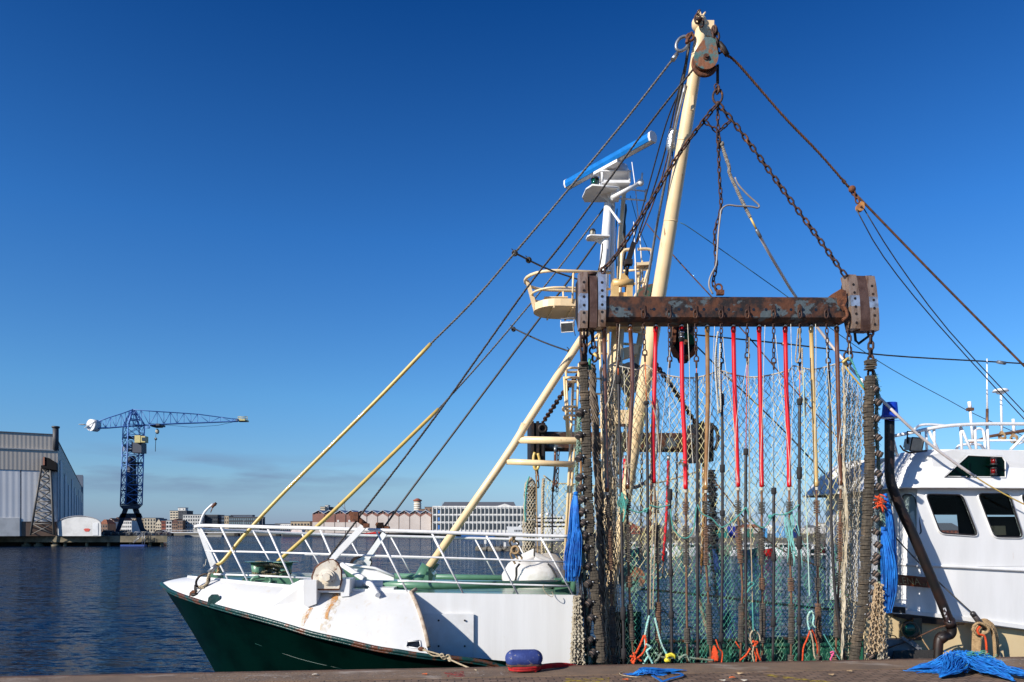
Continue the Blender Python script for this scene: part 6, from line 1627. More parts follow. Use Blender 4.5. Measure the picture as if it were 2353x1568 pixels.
WINS = [[(2126, 1136), (2210, 1137.5), (2246, 1231), (2160, 1225)], [(2245.5, 1135), (2318, 1135), (2350, 1235), (2284, 1234)], [(2345, 1137), (2425, 1137), (2460, 1240), (2380, 1238)]]
pierced(2108, WINS, 1.292, .03, MATS['wheelhouse_white'], 'side_plating')
CABD = mat('cabin_shade_black', (.012, .012, .013), .8)  # shade of the cabin interior put into a near-black colour
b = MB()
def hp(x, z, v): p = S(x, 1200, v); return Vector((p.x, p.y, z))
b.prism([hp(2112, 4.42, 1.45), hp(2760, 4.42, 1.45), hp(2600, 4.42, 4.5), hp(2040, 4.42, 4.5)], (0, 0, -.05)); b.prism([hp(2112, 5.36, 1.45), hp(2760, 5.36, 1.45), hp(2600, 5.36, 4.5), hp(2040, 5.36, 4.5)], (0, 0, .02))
b.prism([hp(2060, 4.97, 4.58), hp(2600, 4.97, 4.58), hp(2600, 5.4, 4.58), hp(2060, 5.4, 4.58)], (0, .03, 0)); b.build('cabin_shade_panels', CABD, who)
b = MB(); b.prism([hp(2235, 4.4, 3.6), hp(2262, 4.4, 3.6), hp(2262, 5.36, 3.6), hp(2225, 5.36, 3.6)], (0, .5, 0)); b.box(hp(2300, 4.62, 2.4), (.8, .5, .5)); b.build('helm_console', CABD, who)
b = MB(); b.prism([hp(2285, 4.5, 1.7), hp(2312, 4.5, 1.7), hp(2310, 4.68, 1.7), hp(2285, 4.68, 1.7)], (0, .2, 0)); b.build('tan_box', C['tan'], who)
whwin([(2126, 1136), (2210, 1137.5), (2246, 1231), (2160, 1225)], 1.285)
whwin([(2245.5, 1135), (2318, 1135), (2350, 1235), (2284, 1234)], 1.285)
whwin([(2345, 1137), (2425, 1137), (2460, 1240), (2380, 1238)], 1.285)
whwin([(2072, 1136), (2101, 1137.5), (2118, 1228.7), (2084, 1227)], lambda x: interp([(2052, 1.97), (2074, 1.61), (2100, 1.36), (2128, 1.25)], x))
lo_, hi_ = plan(4.62, wall, 6.0), plan(5.22, wall, 6.0)
for i in (7, 8, 9, 11, 12, 13):
    q = [lo_[i].lerp(lo_[i + 1], .1), lo_[i].lerp(lo_[i + 1], .9), hi_[i].lerp(hi_[i + 1], .9), hi_[i].lerp(hi_[i + 1], .1)]
    b = MB(); b.prism([p - Ud_ * .03 for p in q], Ud_ * .02); b.build('window', GLS, who)
# recess with red lamps in the fascia
rc = [(2170, 1096.5), (2224, 1046), (2302, 1049), (2310, 1060), (2310, 1097.8)]
RV = 1.22
b = MB(); b.prism(pp(rc, RV), (0, .012, 0)); rec = b.build('lamp_recess', DKGREEN, who)
b = MB(); b.tube(pp(rc, RV - .01), .016, 6, closed=True); b.build('frame', PW, rec)
b = MB()
b.prism([S(2222, 1064, RV - .005), S(2226, 1062, RV - .005), S(2226, 1097, RV - .005), S(2222, 1097, RV - .005)], (0, -.03, 0)); b.box(S(2283, 1069.5, RV - .06), (.28, .1, .02)); b.build('lamp_shelf', DKGREEN, rec)
for py in (1060, 1083): lamp(2283, py, RV - .07, .055, .15, LENSR, rec)
# fascia join: bring a flat near fascia forward so the recess sits in its plane
b = MB(); b.prism([S(2150, 1122, 1.14 + .13), S(2760, 1150, 1.27), S(2760, 1070, 1.27), S(2353, 1036.5, 1.27), S(2250, 1032, 1.27), S(2190, 1034, 1.27), S(2140, 1046, 1.29)], Vector((-SA, CA, 0)) * .2); b.build('fascia_panel', MATS['wheelhouse_white'], who)
# roof rail
b = MB(); rpost = []
b.tube(smooth_path(pp([(2050, 1003, 2.0), (2096.6, 994, 1.7), (2133, 986, 1.6), (2184, 978.4, 1.55), (2261, 974.6, 1.55), (2353, 974.6, 1.55), (2500, 976, 1.55)], 0), 4), .034, 8)
b.tube(smooth_path(pp([(2100, 988, 4.5), (2114, 978, 4.5), (2140, 976, 4.5), (2190, 980, 4.5)], 0), 4), .03, 7)
for t_, bs in (((2133, 988), (2157, 1037)), ((2128, 988), (2130, 1036)), ((2206, 978), (2231, 1034)), ((2207, 978), (2210, 1033)), ((2240, 980), (2243, 1033)), ((2268, 977), (2272, 1033)), ((2052, 1005), (2062, 1050)), ((2146, 982), (2148, 1034))): rpost.append((t_, bs))
b.tube(pp([(2218, 1013), (2353, 1012), (2500, 1012)], 2.2), .02, 6); b.tube(smooth_path(pp([(2197, 1034), (2203, 1025), (2215, 1022), (2250, 1022), (2262, 1034)], 2.0), 3), .026, 7)
b.tube(smooth_path(pp([(2238, 990), (2248, 985), (2258, 988), (2262, 1005), (2264, 1033)], 2.2), 3), .026, 7); b.tube(pp([(2322, 1034), (2360, 995)], 2.2), .03, 7); b.tube(pp([(2335, 1022), (2353, 1016)], 2.2), .02, 6)
rr_o = b.build('roof_rail', WHITER, who)
for q in rpost: tube_obj('rail_post', pp(q, 1.62), .026, WHITER, rr_o, 7)
b = MB(); b.tube(pp([(2268, 824.5), (2268.5, 940)], 2.6), [.012, .02], 7); b.build('whip_antenna', WHITER, who)
b = MB(); b.tube(pp([(2268.5, 940), (2268, 1010)], 2.6), .028, 7); b.build('antenna_base', ROD, who)
b = MB(); b.tube(pp([(2300, 902), (2302, 995)], 2.5), .022, 7); c = S(2299, 898, 2.5); b.cyl(c - Vector((0, 0, .02)), c + Vector((0, 0, .03)), .155, 20, .12); b.cyl(c - Vector((0, 0, .07)), c - Vector((0, 0, .02)), .06, 12, .1); b.build('satellite_antenna', WHITER, who)
b = MB(); b.tube(pp([(2227, 923), (2229, 940)], 2.4), .035, 8); b.tube(pp([(2229, 940), (2235, 1010)], 2.4), .026, 8); b.tube(pp([(2328, 963), (2330, 994)], 2.3), .03, 8); b.build('stub_antenna', WHITER, who)
b = MB(); b.tube(pp([(2229, 1018), (2275, 1003), (2353, 990), (2450, 975)], 2.3), [.02, .03, .035, .035], 8); b.box(S(2229, 941, 2.4), (.12, .08, .06)); b.build('rusty_pole', ROD, who)
b = MB()
for px, py in ((2303, 999), (2330, 1005)):
    for k in range(4): b.ring(S(px, py + k * 2, 2.25), (1, random.random(), .4), .07, .012, 10, 5)
b.build('rope_lashing', TAN, who)
floodlight(2100, 1021, 1.35, .33, 25, who, False, 12)
b = MB(); b.tube(pp([(2068, 1024), (2076, 1035), (2090, 1041), (2130, 1036)], 1.5), .018, 6); b.build('lamp_arm', DKIRON, who)
# name board
nb = MB(); nb.prism(pp([(2050, 1319), (2131, 1327), (2134, 1331), (2142, 1333), (2145, 1352), (2050, 1343.5)], 1.20), (0, .03, 0)); nbo = nb.build('name_board', BOARD, who)
def text_obj(body, px, py, v, h, m, parent, slant=0, shear=.0, ext=.004, nm='lettering', spacing=1.0):
    cu = bpy.data.curves.new('t', 'FONT'); cu.body = body; cu.size = h; cu.extrude = ext; cu.shear = shear; cu.space_character = spacing; cu.offset = -.003
    o = bpy.data.objects.new('t', cu); SC.collection.objects.link(o)
    bpy.context.view_layer.update()
    me = bpy.data.meshes.new_from_object(o.evaluated_get(bpy.context.evaluated_depsgraph_get()))
    SC.collection.objects.unlink(o); bpy.data.objects.remove(o)
    Mx = Matrix.Translation(S(px, py, v)) @ Matrix.Rotation(AL, 4, 'Z') @ Matrix.Rotation(R(90), 4, 'X') @ Matrix.Rotation(R(slant), 4, 'Z')
    b = MB(); b.add([Mx @ q.co for q in me.vertices], [list(p.vertices) for p in me.polygons])
    return b.build(nm, m, parent)
text_obj('ELENA', 2052, 1341, 1.195, .19, GOLD, nbo, -4.0, -.30)
text_obj('97', 2121, 1346.5, 1.195, .085, GOLD, nbo, -4.0, -.2)
# small work light, green lamp and boxes under the wheelhouse
floodlight(2066, 1398, 1.0, .22, -30, who, True, 35)
b = MB(); c = S(2087.5, 1444, 1.25); b.cyl(c, c + Vector((-.05, -.16, 0)), .14, 18); b.ring(c + Vector((-.05, -.16, 0)), (.3, 1, 0), .13, .018, 18, 6); b.box(S(2102, 1445, 1.3), (.16, .2, .42)); gl = b.build('deck_lamp', mat('lamp_green_rust', (.03, .06, .04), .5, col2=(.14, .06, .03), scale=8), ship_o)
b = MB(); b.sphere(c + Vector((-.06, -.17, 0)), .11, 14, 8, (1, .35, 1)); b.build('lens', LENSG, gl)
b = MB(); b.prism(pp([(2060, 1412), (2180, 1424), (2182, 1438), (2120, 1432), (2060, 1418)], 1.28), (0, .1, 0)); b.build('cable_tray', DKIRON, ship_o)
b = MB(); b.prism(pp([(2038, 1470), (2095, 1469), (2118, 1489), (2118, 1520), (2030, 1520)], 1.1), (0, .2, 0)); b.prism(pp([(2076, 1463), (2114, 1490), (2110, 1494), (2072, 1468)], 1.0), (0, .05, 0)); b.build('grey_locker', mat('locker_grey', (.20, .20, .21), .5), ship_o)
b = MB(); b.prism(pp([(2056, 1497), (2146, 1494), (2144, 1530), (2052, 1530)], .95), (0, .05, 0)); b.build('mesh_crate', mat('mesh_dark', (.05, .045, .04), .7, col2=(.02, .02, .02), scale=60), ship_o)
wire('hand_line', [(2040, 1490, 1.05), (2100, 1468, 1.0), (2150, 1445, .98), (2180, 1437, .98), (2215, 1434, 1.3)], 0, .012, RWIRE)
wire('hand_line', [(2110, 1440, 1.1), (2120, 1470, 1.05), (2140, 1500, 1.0)], 0, .012, TAN)
wire('hand_line', [(2040, 1459, 1.2), (2058, 1463, 1.2), (2060, 1475, 1.2)], 0, .01, RWIRE)
# black standpipe
b = MB(); b.tube(smooth_path(pp([(2044, 964, .85), (2044, 1050, .85), (2045, 1098, .85), (2056, 1135, .85), (2078, 1188, .86), (2097, 1227, .87), (2142, 1332, .9), (2177, 1417, .93), (2187, 1445, .95), (2182, 1460, .97), (2166, 1461, .98), (2157, 1474, .98), (2154, 1520, .98)], 0), 5), .085, 18)
b.tube(pp([(2180, 1424, .94), (2186, 1440, .95)], 0), .10, 18); b.tube(pp([(2176, 1458, .97), (2157, 1472, .98)], 0), .098, 16); b.build('exhaust_pipe', PIPEBR, ship_o)
b = MB(); b.prism(pp([(2167, 1398), (2173, 1397), (2183, 1430), (2175, 1428)], .82), (0, .02, 0)); b.build('flaked_paint', mat('flaked', (.6, .6, .6), .6, col2=(.04, .02, .02), scale=12, lo=.45, hi=.5), ship_o)
# upturned blue bucket on top
b = MB(); c0 = S(2045, 961, .85); b.tube([c0, c0 + Vector((0, 0, .05)), c0 + Vector((0, 0, .06)), c0 + Vector((0, 0, .275)), c0 + Vector((0, 0, .28))], [.155, .155, .138, .120, .11], 24); b.ring(c0 + Vector((0, 0, .01)), (0, 0, 1), .158, .012, 24, 6)
b.tube(smooth_path([c0 + Vector((-.155, -.02, .05)), c0 + Vector((-.1, -.16, -.06)), c0 + Vector((.1, -.16, -.06)), c0 + Vector((.155, -.02, .05))], 4), .004, 4)
b.build('bucket', BBUCKET, label='blue plastic bucket upturned on top of the black exhaust pipe', category='bucket')
# tan rope hank hung on the deckhouse, with turnbuckle and wire
wire('guy_wire', [(2045, 1222, 1.1), (2130, 1312, .98), (2237, 1412, 1.1)], 0, .012, WIRE)
b = MB(); b.tube(pp([(2235, 1410), (2262, 1445)], 1.1), [.05, .055], 12); b.sphere(S(2236, 1411, 1.08), .055, 8, 6); b.build('tensioner', mat('tensioner_black', (.02, .02, .022), .4, col2=(.08, .06, .05), scale=10), ship_o)
rh_ = thing('rope_hank', 'tan rope hank with one orange strand hanging below the wheelhouse', 'rope hank', S(2262, 1500, 1.25))
random.seed(21)
for k in range(6):
    x0 = 2238 + 3.2 * k; x1 = 2282 - 1.6 * k + 4 * (k % 2)
    b = MB(); twist(b, smooth_path(pp([(x0 - 3, 1512), (x0 - 2, 1468), (x0 + 1, 1445 - k), (x0 + 10, 1430 + k), (2262, 1424 + k * 2), (x1 - 6, 1432 + k), (x1 + 3, 1450), (x1 + 8, 1475), (x1 + 10, 1514)], 1.18 - .018 * k), 5), .026, 3, .11); b.build('coil', TAN, rh_)
b = MB(); twist(b, smooth_path(pp([(2236, 1440), (2248, 1432), (2262, 1436), (2272, 1446), (2264, 1456), (2248, 1458), (2236, 1448), (2238, 1440)], 1.03), 5), .03, 3, .11); b.build('binding_turn', TAN, rh_)
b = MB(); twist(b, smooth_path(pp([(2252, 1440), (2246, 1448), (2250, 1458), (2262, 1462), (2266, 1480), (2268, 1514)], 1.0), 5), .022, 3, .1); b.build('orange_strand', ORROPE, rh_)
# white bow davit glimpsed over the rail
b = MB(); b.tube(smooth_path(pp([(458, 1209), (466, 1186), (474, 1173), (490, 1158)], 5.2), 4), .026, 10); dv = b.build('bow_davit', WHITER, ship_o)
b = MB(); b.sphere(S(493, 1160, 5.2), .035, 8, 6, (1.2, 1, 1)); b.tube(pp([(487, 1166), (497, 1156)], 5.2), .03, 8); b.tube(pp([(490, 1163), (484, 1178)], 5.2), .01, 5); b.build('davit_head', RUST, dv)
# big white sack on deck with black straps
def sack():
    t = thing('bulk_bag', 'bulging white bulk bag with black straps on the green foredeck', 'bag', S(1228, 1352, 3.4))
    b = MB(); c = S(1228, 1321, 3.9); random.seed(4)
    rows_ = []
    for i in range(11):
        f = i / 10; r_ = [.30, .55, .66, .70, .70, .69, .66, .62, .5, .3, .02][i]; row = []
        for j in range(28):
            a = 2 * math.pi * j / 28; k = 1 + .10 * math.sin(3 * a + i) * f + random.uniform(-.03, .03)
            pk = (.17 * math.exp(-((a - 2.7) ** 2) * 3) + .10 * math.exp(-((a - .5) ** 2) * 4)) * (f ** 2)
            row.append(c + Vector((math.cos(a) * r_ * k * .95, math.sin(a) * r_ * k * .75, -.42 + .80 * f + pk + .02 * math.sin(5 * a))))
        rows_.append(row)
    b.smooth = True; b.loft(rows_, closed=True); b.build('body', BAG, t)
    b = MB()
    for a0 in (R(232), R(318)):
        b.tube([c + (rows_[i][int(a0 / 2 / math.pi * 28)] - c) * 1.02 for i in range(1, 9)], .022, 6)
    b.build('strap', mat('strap_black', (.02, .02, .02), .7), t)
    b = MB(); b.sphere(c + Vector((.30, .25, .05)), .42, 10, 7, (1, .6, 1)); b.build('inner_cover', mat('bag_grey', (.42, .38, .33), .7, bump=.5, bscale=8), t)
sack()
b = MB(); random.seed(9)
twist(b, smooth_path(pp([(1181, 1235), (1173, 1240), (1172, 1250), (1180, 1262), (1190, 1272), (1199, 1282), (1194, 1290), (1186, 1278), (1182, 1262), (1192, 1250), (1186, 1244), (1176, 1242), (1184, 1234)], 2.0), 5), .02, 3, .08)
twist(b, smooth_path(pp([(1176, 1262), (1173, 1275), (1179, 1288), (1184, 1296)], 2.0), 5), .02, 3, .08); b.ring(S(1184, 1264, 1.95), (0.2, 1, 0), .07, .022, 14, 6); b.ring(S(1180, 1240, 1.9), (1, .3, 0.2), .05, .02, 12, 6)
b.build('rope_knot', TAN, label='knotted tan rope tied over the foredeck handrail by the white bag', category='rope')
tube_obj('thin_line', smooth_path(pp([(1250, 1344), (1248, 1352), (1255, 1364), (1268, 1372), (1271, 1366), (1268, 1360)], 1.6), 5), .006, BEIGE, label='thin beige line dangling from the low rail over the white side', category='line')
# mooring line from the hawse hole to the quay
b = MB(); twist(b, smooth_path([S(972, 1494, .72), S(1005, 1503, .6), S(1030, 1514, .5), S(1052, 1524, .35), S(1080, 1536, .1), gq(1095, 1541)], 5), .016, 3, .08)
for px, py in ((1016, 1507), (1020, 1512), (1030, 1509), (1033, 1515)): b.ring(S(px, py, .52), (random.random(), 1, random.random()), .035, .014, 10, 5)
twist(b, smooth_path([S(975, 1490, .72), S(992, 1506, .68), S(1015, 1508, .55)], 4), .012, 3, .07); b.build('mooring_line', BEIGE, label='beige mooring line knotted between hawse hole and quay edge', category='rope')
# ================================================================ BEAM TRAWLS
Vd = Vector((-SA, CA, 0)); Ud = Vector((CA, SA, 0)); Zd = Vector((0, 0, 1))
VB = .5
def shoe_band(parent, pxc_top, pxc_bot, wpx, y0, y1, v, m, split=None):
    """one curved strap of a trawl shoe, seen edge-on, from (y0) to (y1)"""
    a, c = S(pxc_top, y0, v), S(pxc_bot, y1, v)
    wd = wpx / FPX * a.y; h = a.z - c.z; n = 10; out, inn = [], []
    for i in range(n + 1):
        t = i / n
        p = a.lerp(c, t); bul = .045 * math.sin(math.pi * t) ** .6
        out.append(p - Vd * bul); inn.append(p - Vd * (bul - .05))
    b = MB()
    L_ = [p - Ud * wd / 2 for p in out]; R_ = [p + Ud * wd / 2 for p in out]
    Li = [p - Ud * wd / 2 + Vd * .2 for p in out]; Ri = [p + Ud * wd / 2 + Vd * .2 for p in out]
    b.mi = 0
    rws = [Li, L_, R_, Ri, Li]
    b.loft([[r_[i] for r_ in rws] for i in range(n + 1)])
    b.poly([Li[0], L_[0], R_[0], Ri[0]][::-1]); b.poly([Li[-1], L_[-1], R_[-1], Ri[-1]])
    b.m = [0] * len(b.m)
    if split:
        k = 0
        for i in range(n):
            t = (i + .5) / n
            for j in range(4): b.m[k] = 1 if split[0] < t < split[1] else 0; k += 1
    o = b.build('shoe_strap', [m, SHOE2], parent)
    return out, wd, o
def shoe_holes(parent, out, ts):
    b = MB()
    for t in ts:
        i = t * (len(out) - 1); k = min(int(i), len(out) - 2); p = out[k].lerp(out[k + 1], i - k)
        b.cyl(p - Vd * .004, p + Vd * .01, .026, 6)
    b.build('bolt_hole', DKIRON, parent)
bt = thing('beam_trawl', 'rusty steel beam trawl hoisted on chains, near side of the boat', 'beam trawl', S(1670, 740, VB))
def prism_beam(x0, x1, yt, yb, v, dep, ch=.07):
    A, B_ = S(x0, (yt[0]), v), S(x1, (yt[1]), v); C_, D_ = S(x0, yb[0], v), S(x1, yb[1], v)
    def pf(T, Bt):
        h = T.z - Bt.z
        return [T + Vd * ch - Zd * 0, T - Zd * ch * 0.55, T - Zd * (h - ch), Bt + Vd * ch, Bt + Vd * (dep - ch), T + Vd * dep - Zd * (h - ch), T + Vd * dep - Zd * ch, T + Vd * (dep - ch)]
    P, Q = pf(A, C_), pf(B_, D_)
    b = MB(); b.loft([P + [P[0]], Q + [Q[0]]]); b.poly(P[::-1]); b.poly(Q); return b
bm = prism_beam(1391, 1946, (678, 681), (738, 739), VB, .42).build('beam_tube', BEAM, bt)
b = MB()
for k in range(19):
    p = S(1417 + 28.6 * k, 710.5 + .1 * k, VB); b.cyl(p - Vd * .004, p + Vd * .02, .026, 10)
for px in (1495, 1499): b.cyl(S(px, 711, VB) - Vd * .004, S(px, 711, VB), .01, 6)
b.build('bolt_hole', BLACKW, bm)
# shoes
sh = MB(); sh.prism([S(1330, 640, VB + .15), S(1336, 628, VB + .15), S(1392, 628, VB + .15), S(1392, 752, VB + .15), S(1336, 752, VB + .15), S(1330, 720, VB + .15)], Vd * .3); sh.tube(pp([(1334, 640), (1330, 690), (1334, 745)], VB + .2), .05, 6)
shl = sh.build('trawl_shoe', DKIRON, bt)
for xc, w_, y0, y1, m, sp_ in ((1341, 18, 624.5, 754, SHOE, (.42, .66)), (1363, 17, 634, 753, mat('brown_worn_steel', (.17, .095, .07), .45, .5, col2=(.10, .05, .035), scale=5, bump=.3, bscale=30), None), (1382.5, 18, 626, 751, SHOE, (.0, .66))):
    out, wd, o_ = shoe_band(shl, xc, xc, w_, y0, y1, VB, m, sp_)
    if sp_: shoe_holes(o_, out, (.20, .35, .46, .61, .74, .90))
sh = MB(); sh.prism([S(1950, 650, VB + .15), S(1954, 636, VB + .15), S(2003, 633, VB + .15), S(2016, 758, VB + .15), S(1962, 757, VB + .15), S(1954, 720, VB + .15)], Vd * .25)
shr = sh.build('trawl_shoe', DKIRON, bt)
for x0, x1, w_, y0, y1, m, sp_ in ((1956, 1968, 23, 631, 755, SHOE, (.42, .62)), (1978, 1989, 23, 634, 760, MATS['brown_worn_steel'], None), (1999, 2010, 22, 631 + 3, 759, SHOE, (.42, .62))):
    out, wd, o_ = shoe_band(shr, x0, x1, w_, y0, y1, VB, m, sp_)
    if sp_: shoe_holes(o_, out, (.20, .35, .46, .61, .74, .90))
b = MB(); b.prism([S(1922, 672, VB - .02), S(1932, 664, VB - .02), S(1944, 668, VB - .02), S(1946, 690, VB - .02), S(1938, 715, VB - .02), S(1926, 700, VB - .02)], Vd * .3); b.tube(smooth_path(pp([(1936, 700), (1945, 715), (1946, 728), (1936, 736)], VB - .05), 4), .03, 6); b.build('shoe_bracket', RUST, bt)
b = MB(); b.tube(pp([(1963, 755), (1966, 783), (1973, 790), (1996, 773), (1993, 757)], VB + .3), .025, 8); b.build('towing_bar', DKIRON, bt)
# under-beam lugs holding the cables: oblong links at each station
CHX = [1478.6, 1537.6, 1598, 1657, 1717, 1777.6, 1838, 1899]
b = MB()
for px in CHX:
    b.prism([S(px - 5, 716, VB - .02), S(px - 4, 702, VB - .02), S(px, 698, VB - .02), S(px + 4, 702, VB - .02), S(px + 5, 716, VB - .02)], Vd * .05)
    b.ring(S(px, 722, VB - .05), Vd, .034, .014, 14, 6, 2.2)
b.build('cable_lug', CHAIN, bt)
# chains of the bridle
b = MB(); b.chain(smooth_path(pp([(1645, 243), (1617, 278), (1569.5, 341), (1535, 395), (1500, 455), (1450, 535), (1412, 592), (1384, 622)], VB), 5), .112, .0165, .062); b.build('bridle_chain', CHAIN, bt)
b = MB(); b.chain(smooth_path(pp([(1651, 240), (1683, 278), (1722.5, 330.6), (1775, 403), (1824.7, 472), (1880.7, 548), (1933.5, 622), (1943, 634)], VB), 5), .112, .0165, .062); b.build('bridle_chain', CHAIN, bt)
b = MB(); b.chain(smooth_path(pp([(1649, 240), (1650, 304), (1653, 403), (1656.6, 479), (1643, 528.4), (1643, 570), (1646, 611), (1638.4, 650), (1648, 668)], VB + .02), 5), .092, .0125, .048); b.chain(pp([(1650, 304), (1652, 340)], VB - .02), .1, .0165, .06, start=1); b.build('centre_chain', CHAIN, bt)
b = MB(); b.chain(pp([(1617, 278), (1648, 302)], VB), .1, .013, .05); b.chain(pp([(1680, 277), (1652, 302)], VB), .1, .013, .05); b.build('cross_chain', CHAIN, bt)
b = MB(); b.ring(S(1649, 222, VB), (.2, 1, 0), .078, .020, 20, 7, 1.55); b.ring(S(1649, 207, VB), (1, .2, 0), .05, .018, 14, 6, 1.3); b.sphere(S(1655, 209, VB), .03, 8, 5); b.ring(S(1646, 200, VB), (0, 1, 0), .032, .013, 12, 6, 1.6)
b.sphere(S(1649, 239, VB), .045, 8, 6); b.build('lifting_ring', CHAIN, bt)
tube_obj('lifting_wire', pp([(1649, 150), (1649, 192)], VB), .026, DKIRON, bt, 8)
b = MB(); b.box(S(1655, 673, VB), (.12, .08, .08)); b.ring(S(1651, 662, VB), (0, 1, 0), .06, .018, 14, 6, 1.1); b.build('beam_lug', RUST, bt)
b = MB(); b.ring(S(1385, 622, VB), (.3, 1, 0), .04, .018, 12, 6, 1.4); b.cyl(S(1360, 634, VB + .2), S(1360, 628, VB + .2), .09, 12); b.build('shoe_shackle', CHAIN, bt)
# wrapped hose between the ring and the far rig, with its slack loop
wrap = thing('spare_hose', 'grey hose whipped with cord slanting down between the bridle chains', 'hose', S(1740, 530, VB))
b = MB()
w1 = smooth_path(pp([(1658, 332, VB), (1668, 362, VB), (1676, 386, VB), (1676, 398, VB), (1693, 436, VB), (1703, 458, VB), (1712, 476, VB), (1724, 500, VB)], 0), 5)
b.discs(w1, .030, .022, .1, 8, .12, .12); b.sphere(w1[0], .05, 8, 6); b.build('cord_whipping', mat('cord_grey', (.30, .27, .23), .9, col2=(.18, .16, .14), scale=20), wrap)
tube_obj('yellow_tip', pp([(1724, 500), (1738, 527)], VB), .018, YSLEEVE, wrap, 8)
tube_obj('hose_end', pp([(1739, 528), (1739, 530), (1748, 546)], VB), .030, GALV, wrap, 8)
PALEH = mat('pale_hose', (.78, .70, .66), .4, col2=(.68, .60, .56), scale=4)
tube_obj('pale_hose', smooth_path(pp([(1739, 530, VB), (1765, 578, VB + .2), (1797, 632, VB + .6), (1825, 677, VB + 1), (1880, 755, VB + 1.3), (1925, 812, VB + 1.3), (1975, 868, VB + 1.0), (2035, 928, .72), (2105, 995, .8), (2175, 1050, .9), (2238, 1094, 1.0)], 0), 4), .026, PALEH, wrap, 9)
tube_obj('yellow_line', smooth_path(pp([(2238, 1094, 1.0), (2280, 1120, 1.0), (2353, 1159, 1.0), (2500, 1230, 1.0)], 0), 4), .013, YSLEEVE, wrap, 7)
new(lambda q: q.sphere(S(2240, 1095, 1.0), .035, 8, 6)).build('knot', GALV, wrap)
tube_obj('hose_loop', smooth_path(pp([(1689, 408), (1697, 425), (1716, 446), (1730, 459), (1744, 472), (1741, 478), (1725, 475), (1696, 474), (1672, 472), (1658, 482), (1655, 500), (1651, 535), (1648, 580), (1645, 610), (1636, 628), (1630, 644), (1630, 660), (1638, 676)], VB - .04), 4), .015, mat('grey_hose', (.30, .27, .25), .5), wrap, 8)
# ---- far beam trawl
VFB = 8.2
bf = thing('beam_trawl', 'second dark beam trawl hoisted on the far side of the boat', 'beam trawl', S(1430, 1040, VFB))
prism_beam(1245, 1605, (991, 995), (1035, 1037), VFB, .42).build('beam_tube', BEAM, bf)
for xs, lab in (((1219, 1253), 0), ((1598, 1640), 1)):
    b = MB(); x0, x1 = xs
    b.prism([S(x0, 972, VFB - .1), S(x1, 972, VFB - .1), S(x1, 1060, VFB - .1), S(x0, 1060, VFB - .1)], Vd * .7)
    for k in range(3): b.prism([S(x0 + 2 + 12 * k, 968, VFB - .2), S(x0 + 8 + 12 * k, 968, VFB - .2), S(x0 + 8 + 12 * k, 1062, VFB - .2), S(x0 + 2 + 12 * k, 1062, VFB - .2)], Vd * .1)
    b.ring(S(x0 + 28, 985, VFB - .25), Vd, .1, .04, 14, 6); b.build('trawl_shoe', DKIRON, bf)
b = MB(); b.tube(smooth_path(pp([(1628, 975), (1645, 985), (1650, 1010), (1643, 1035)], VFB - .2), 4), .05, 7); b.build('towing_bar', DKIRON, bf)
FH = [(1276, 1248 + 60, BROWNH, 1035, 1130, .038, 'dark brown hose on the far trawl just left of the ladder', 1270), (1292, 1180, CHAIN, 0, 0, 0, '', 0), (1334, 1120, AMBERH, 1035, 1140, .04, 'amber hose on the far trawl right of the ladder', 1333),
      (1536, 1290, REDH, 1055, 1290, .04, 'dull red hose hanging from the far trawl behind the green net', 1524), (1436, 1150, REDH, 1055, 1150, .05, 'red hose of the far trawl showing between mast and boom', 1428), (1617, 1300, AMBERH, 1060, 1300, .045, 'straw-coloured hose at the right end of the far trawl', 1612), (1498, 1280, BROWNH, 1040, 1280, .04, 'dark brown hose on the far trawl between boom and red hose', 1490)]
for px, ye, m, y0, y1, r_, lab, xb in FH:
    if not lab: continue
    t = thing('tow_hose', lab, 'hose', S(px, y0, VFB), 'hoses hanging from the far beam trawl')
    new(lambda q: q.cyl(S(px, y0 - 8, VFB), S(px, y0 + 4, VFB), .045, 10)).build('ferrule', GALV, t)
    tube_obj('hose', smooth_path(pp([(px, y0), ((px + xb) / 2 + 2, (y0 + y1) / 2), (xb, y1)], VFB), 4), r_, m, t, 8)
    tube_obj('rod', pp([(xb, y1), (xb - 2, 1330)], VFB), .02, ROD, t, 6)
b = MB()
for px, y1 in ((1283, 1130), (1312, 1100), (1460, 1120), (1475, 1290), (1556, 1240), (1580, 1200)): b.chain(pp([(px, 1036), (px - 3, y1)], VFB), .13, .014, .06)
b.build('hanging_chain', CHAIN, bf)
b = MB(); b.chain(pp([(1278, 1075 + 30), (1277, 1118)], VFB), .1, .014, .06); b.chain(smooth_path(pp([(1232, 1062), (1236, 1120)], VFB), 3), .16, .02, .08); b.build('net_chain', RUST, bf)
b = MB(); b.tube(smooth_path(pp([(1229, 1040), (1226, 1052), (1228, 1075), (1235, 1078), (1240, 1060), (1236, 1042)], VFB - .3), 4), .04, 8); b.build('yellow_sling', YSLEEVE, bf)
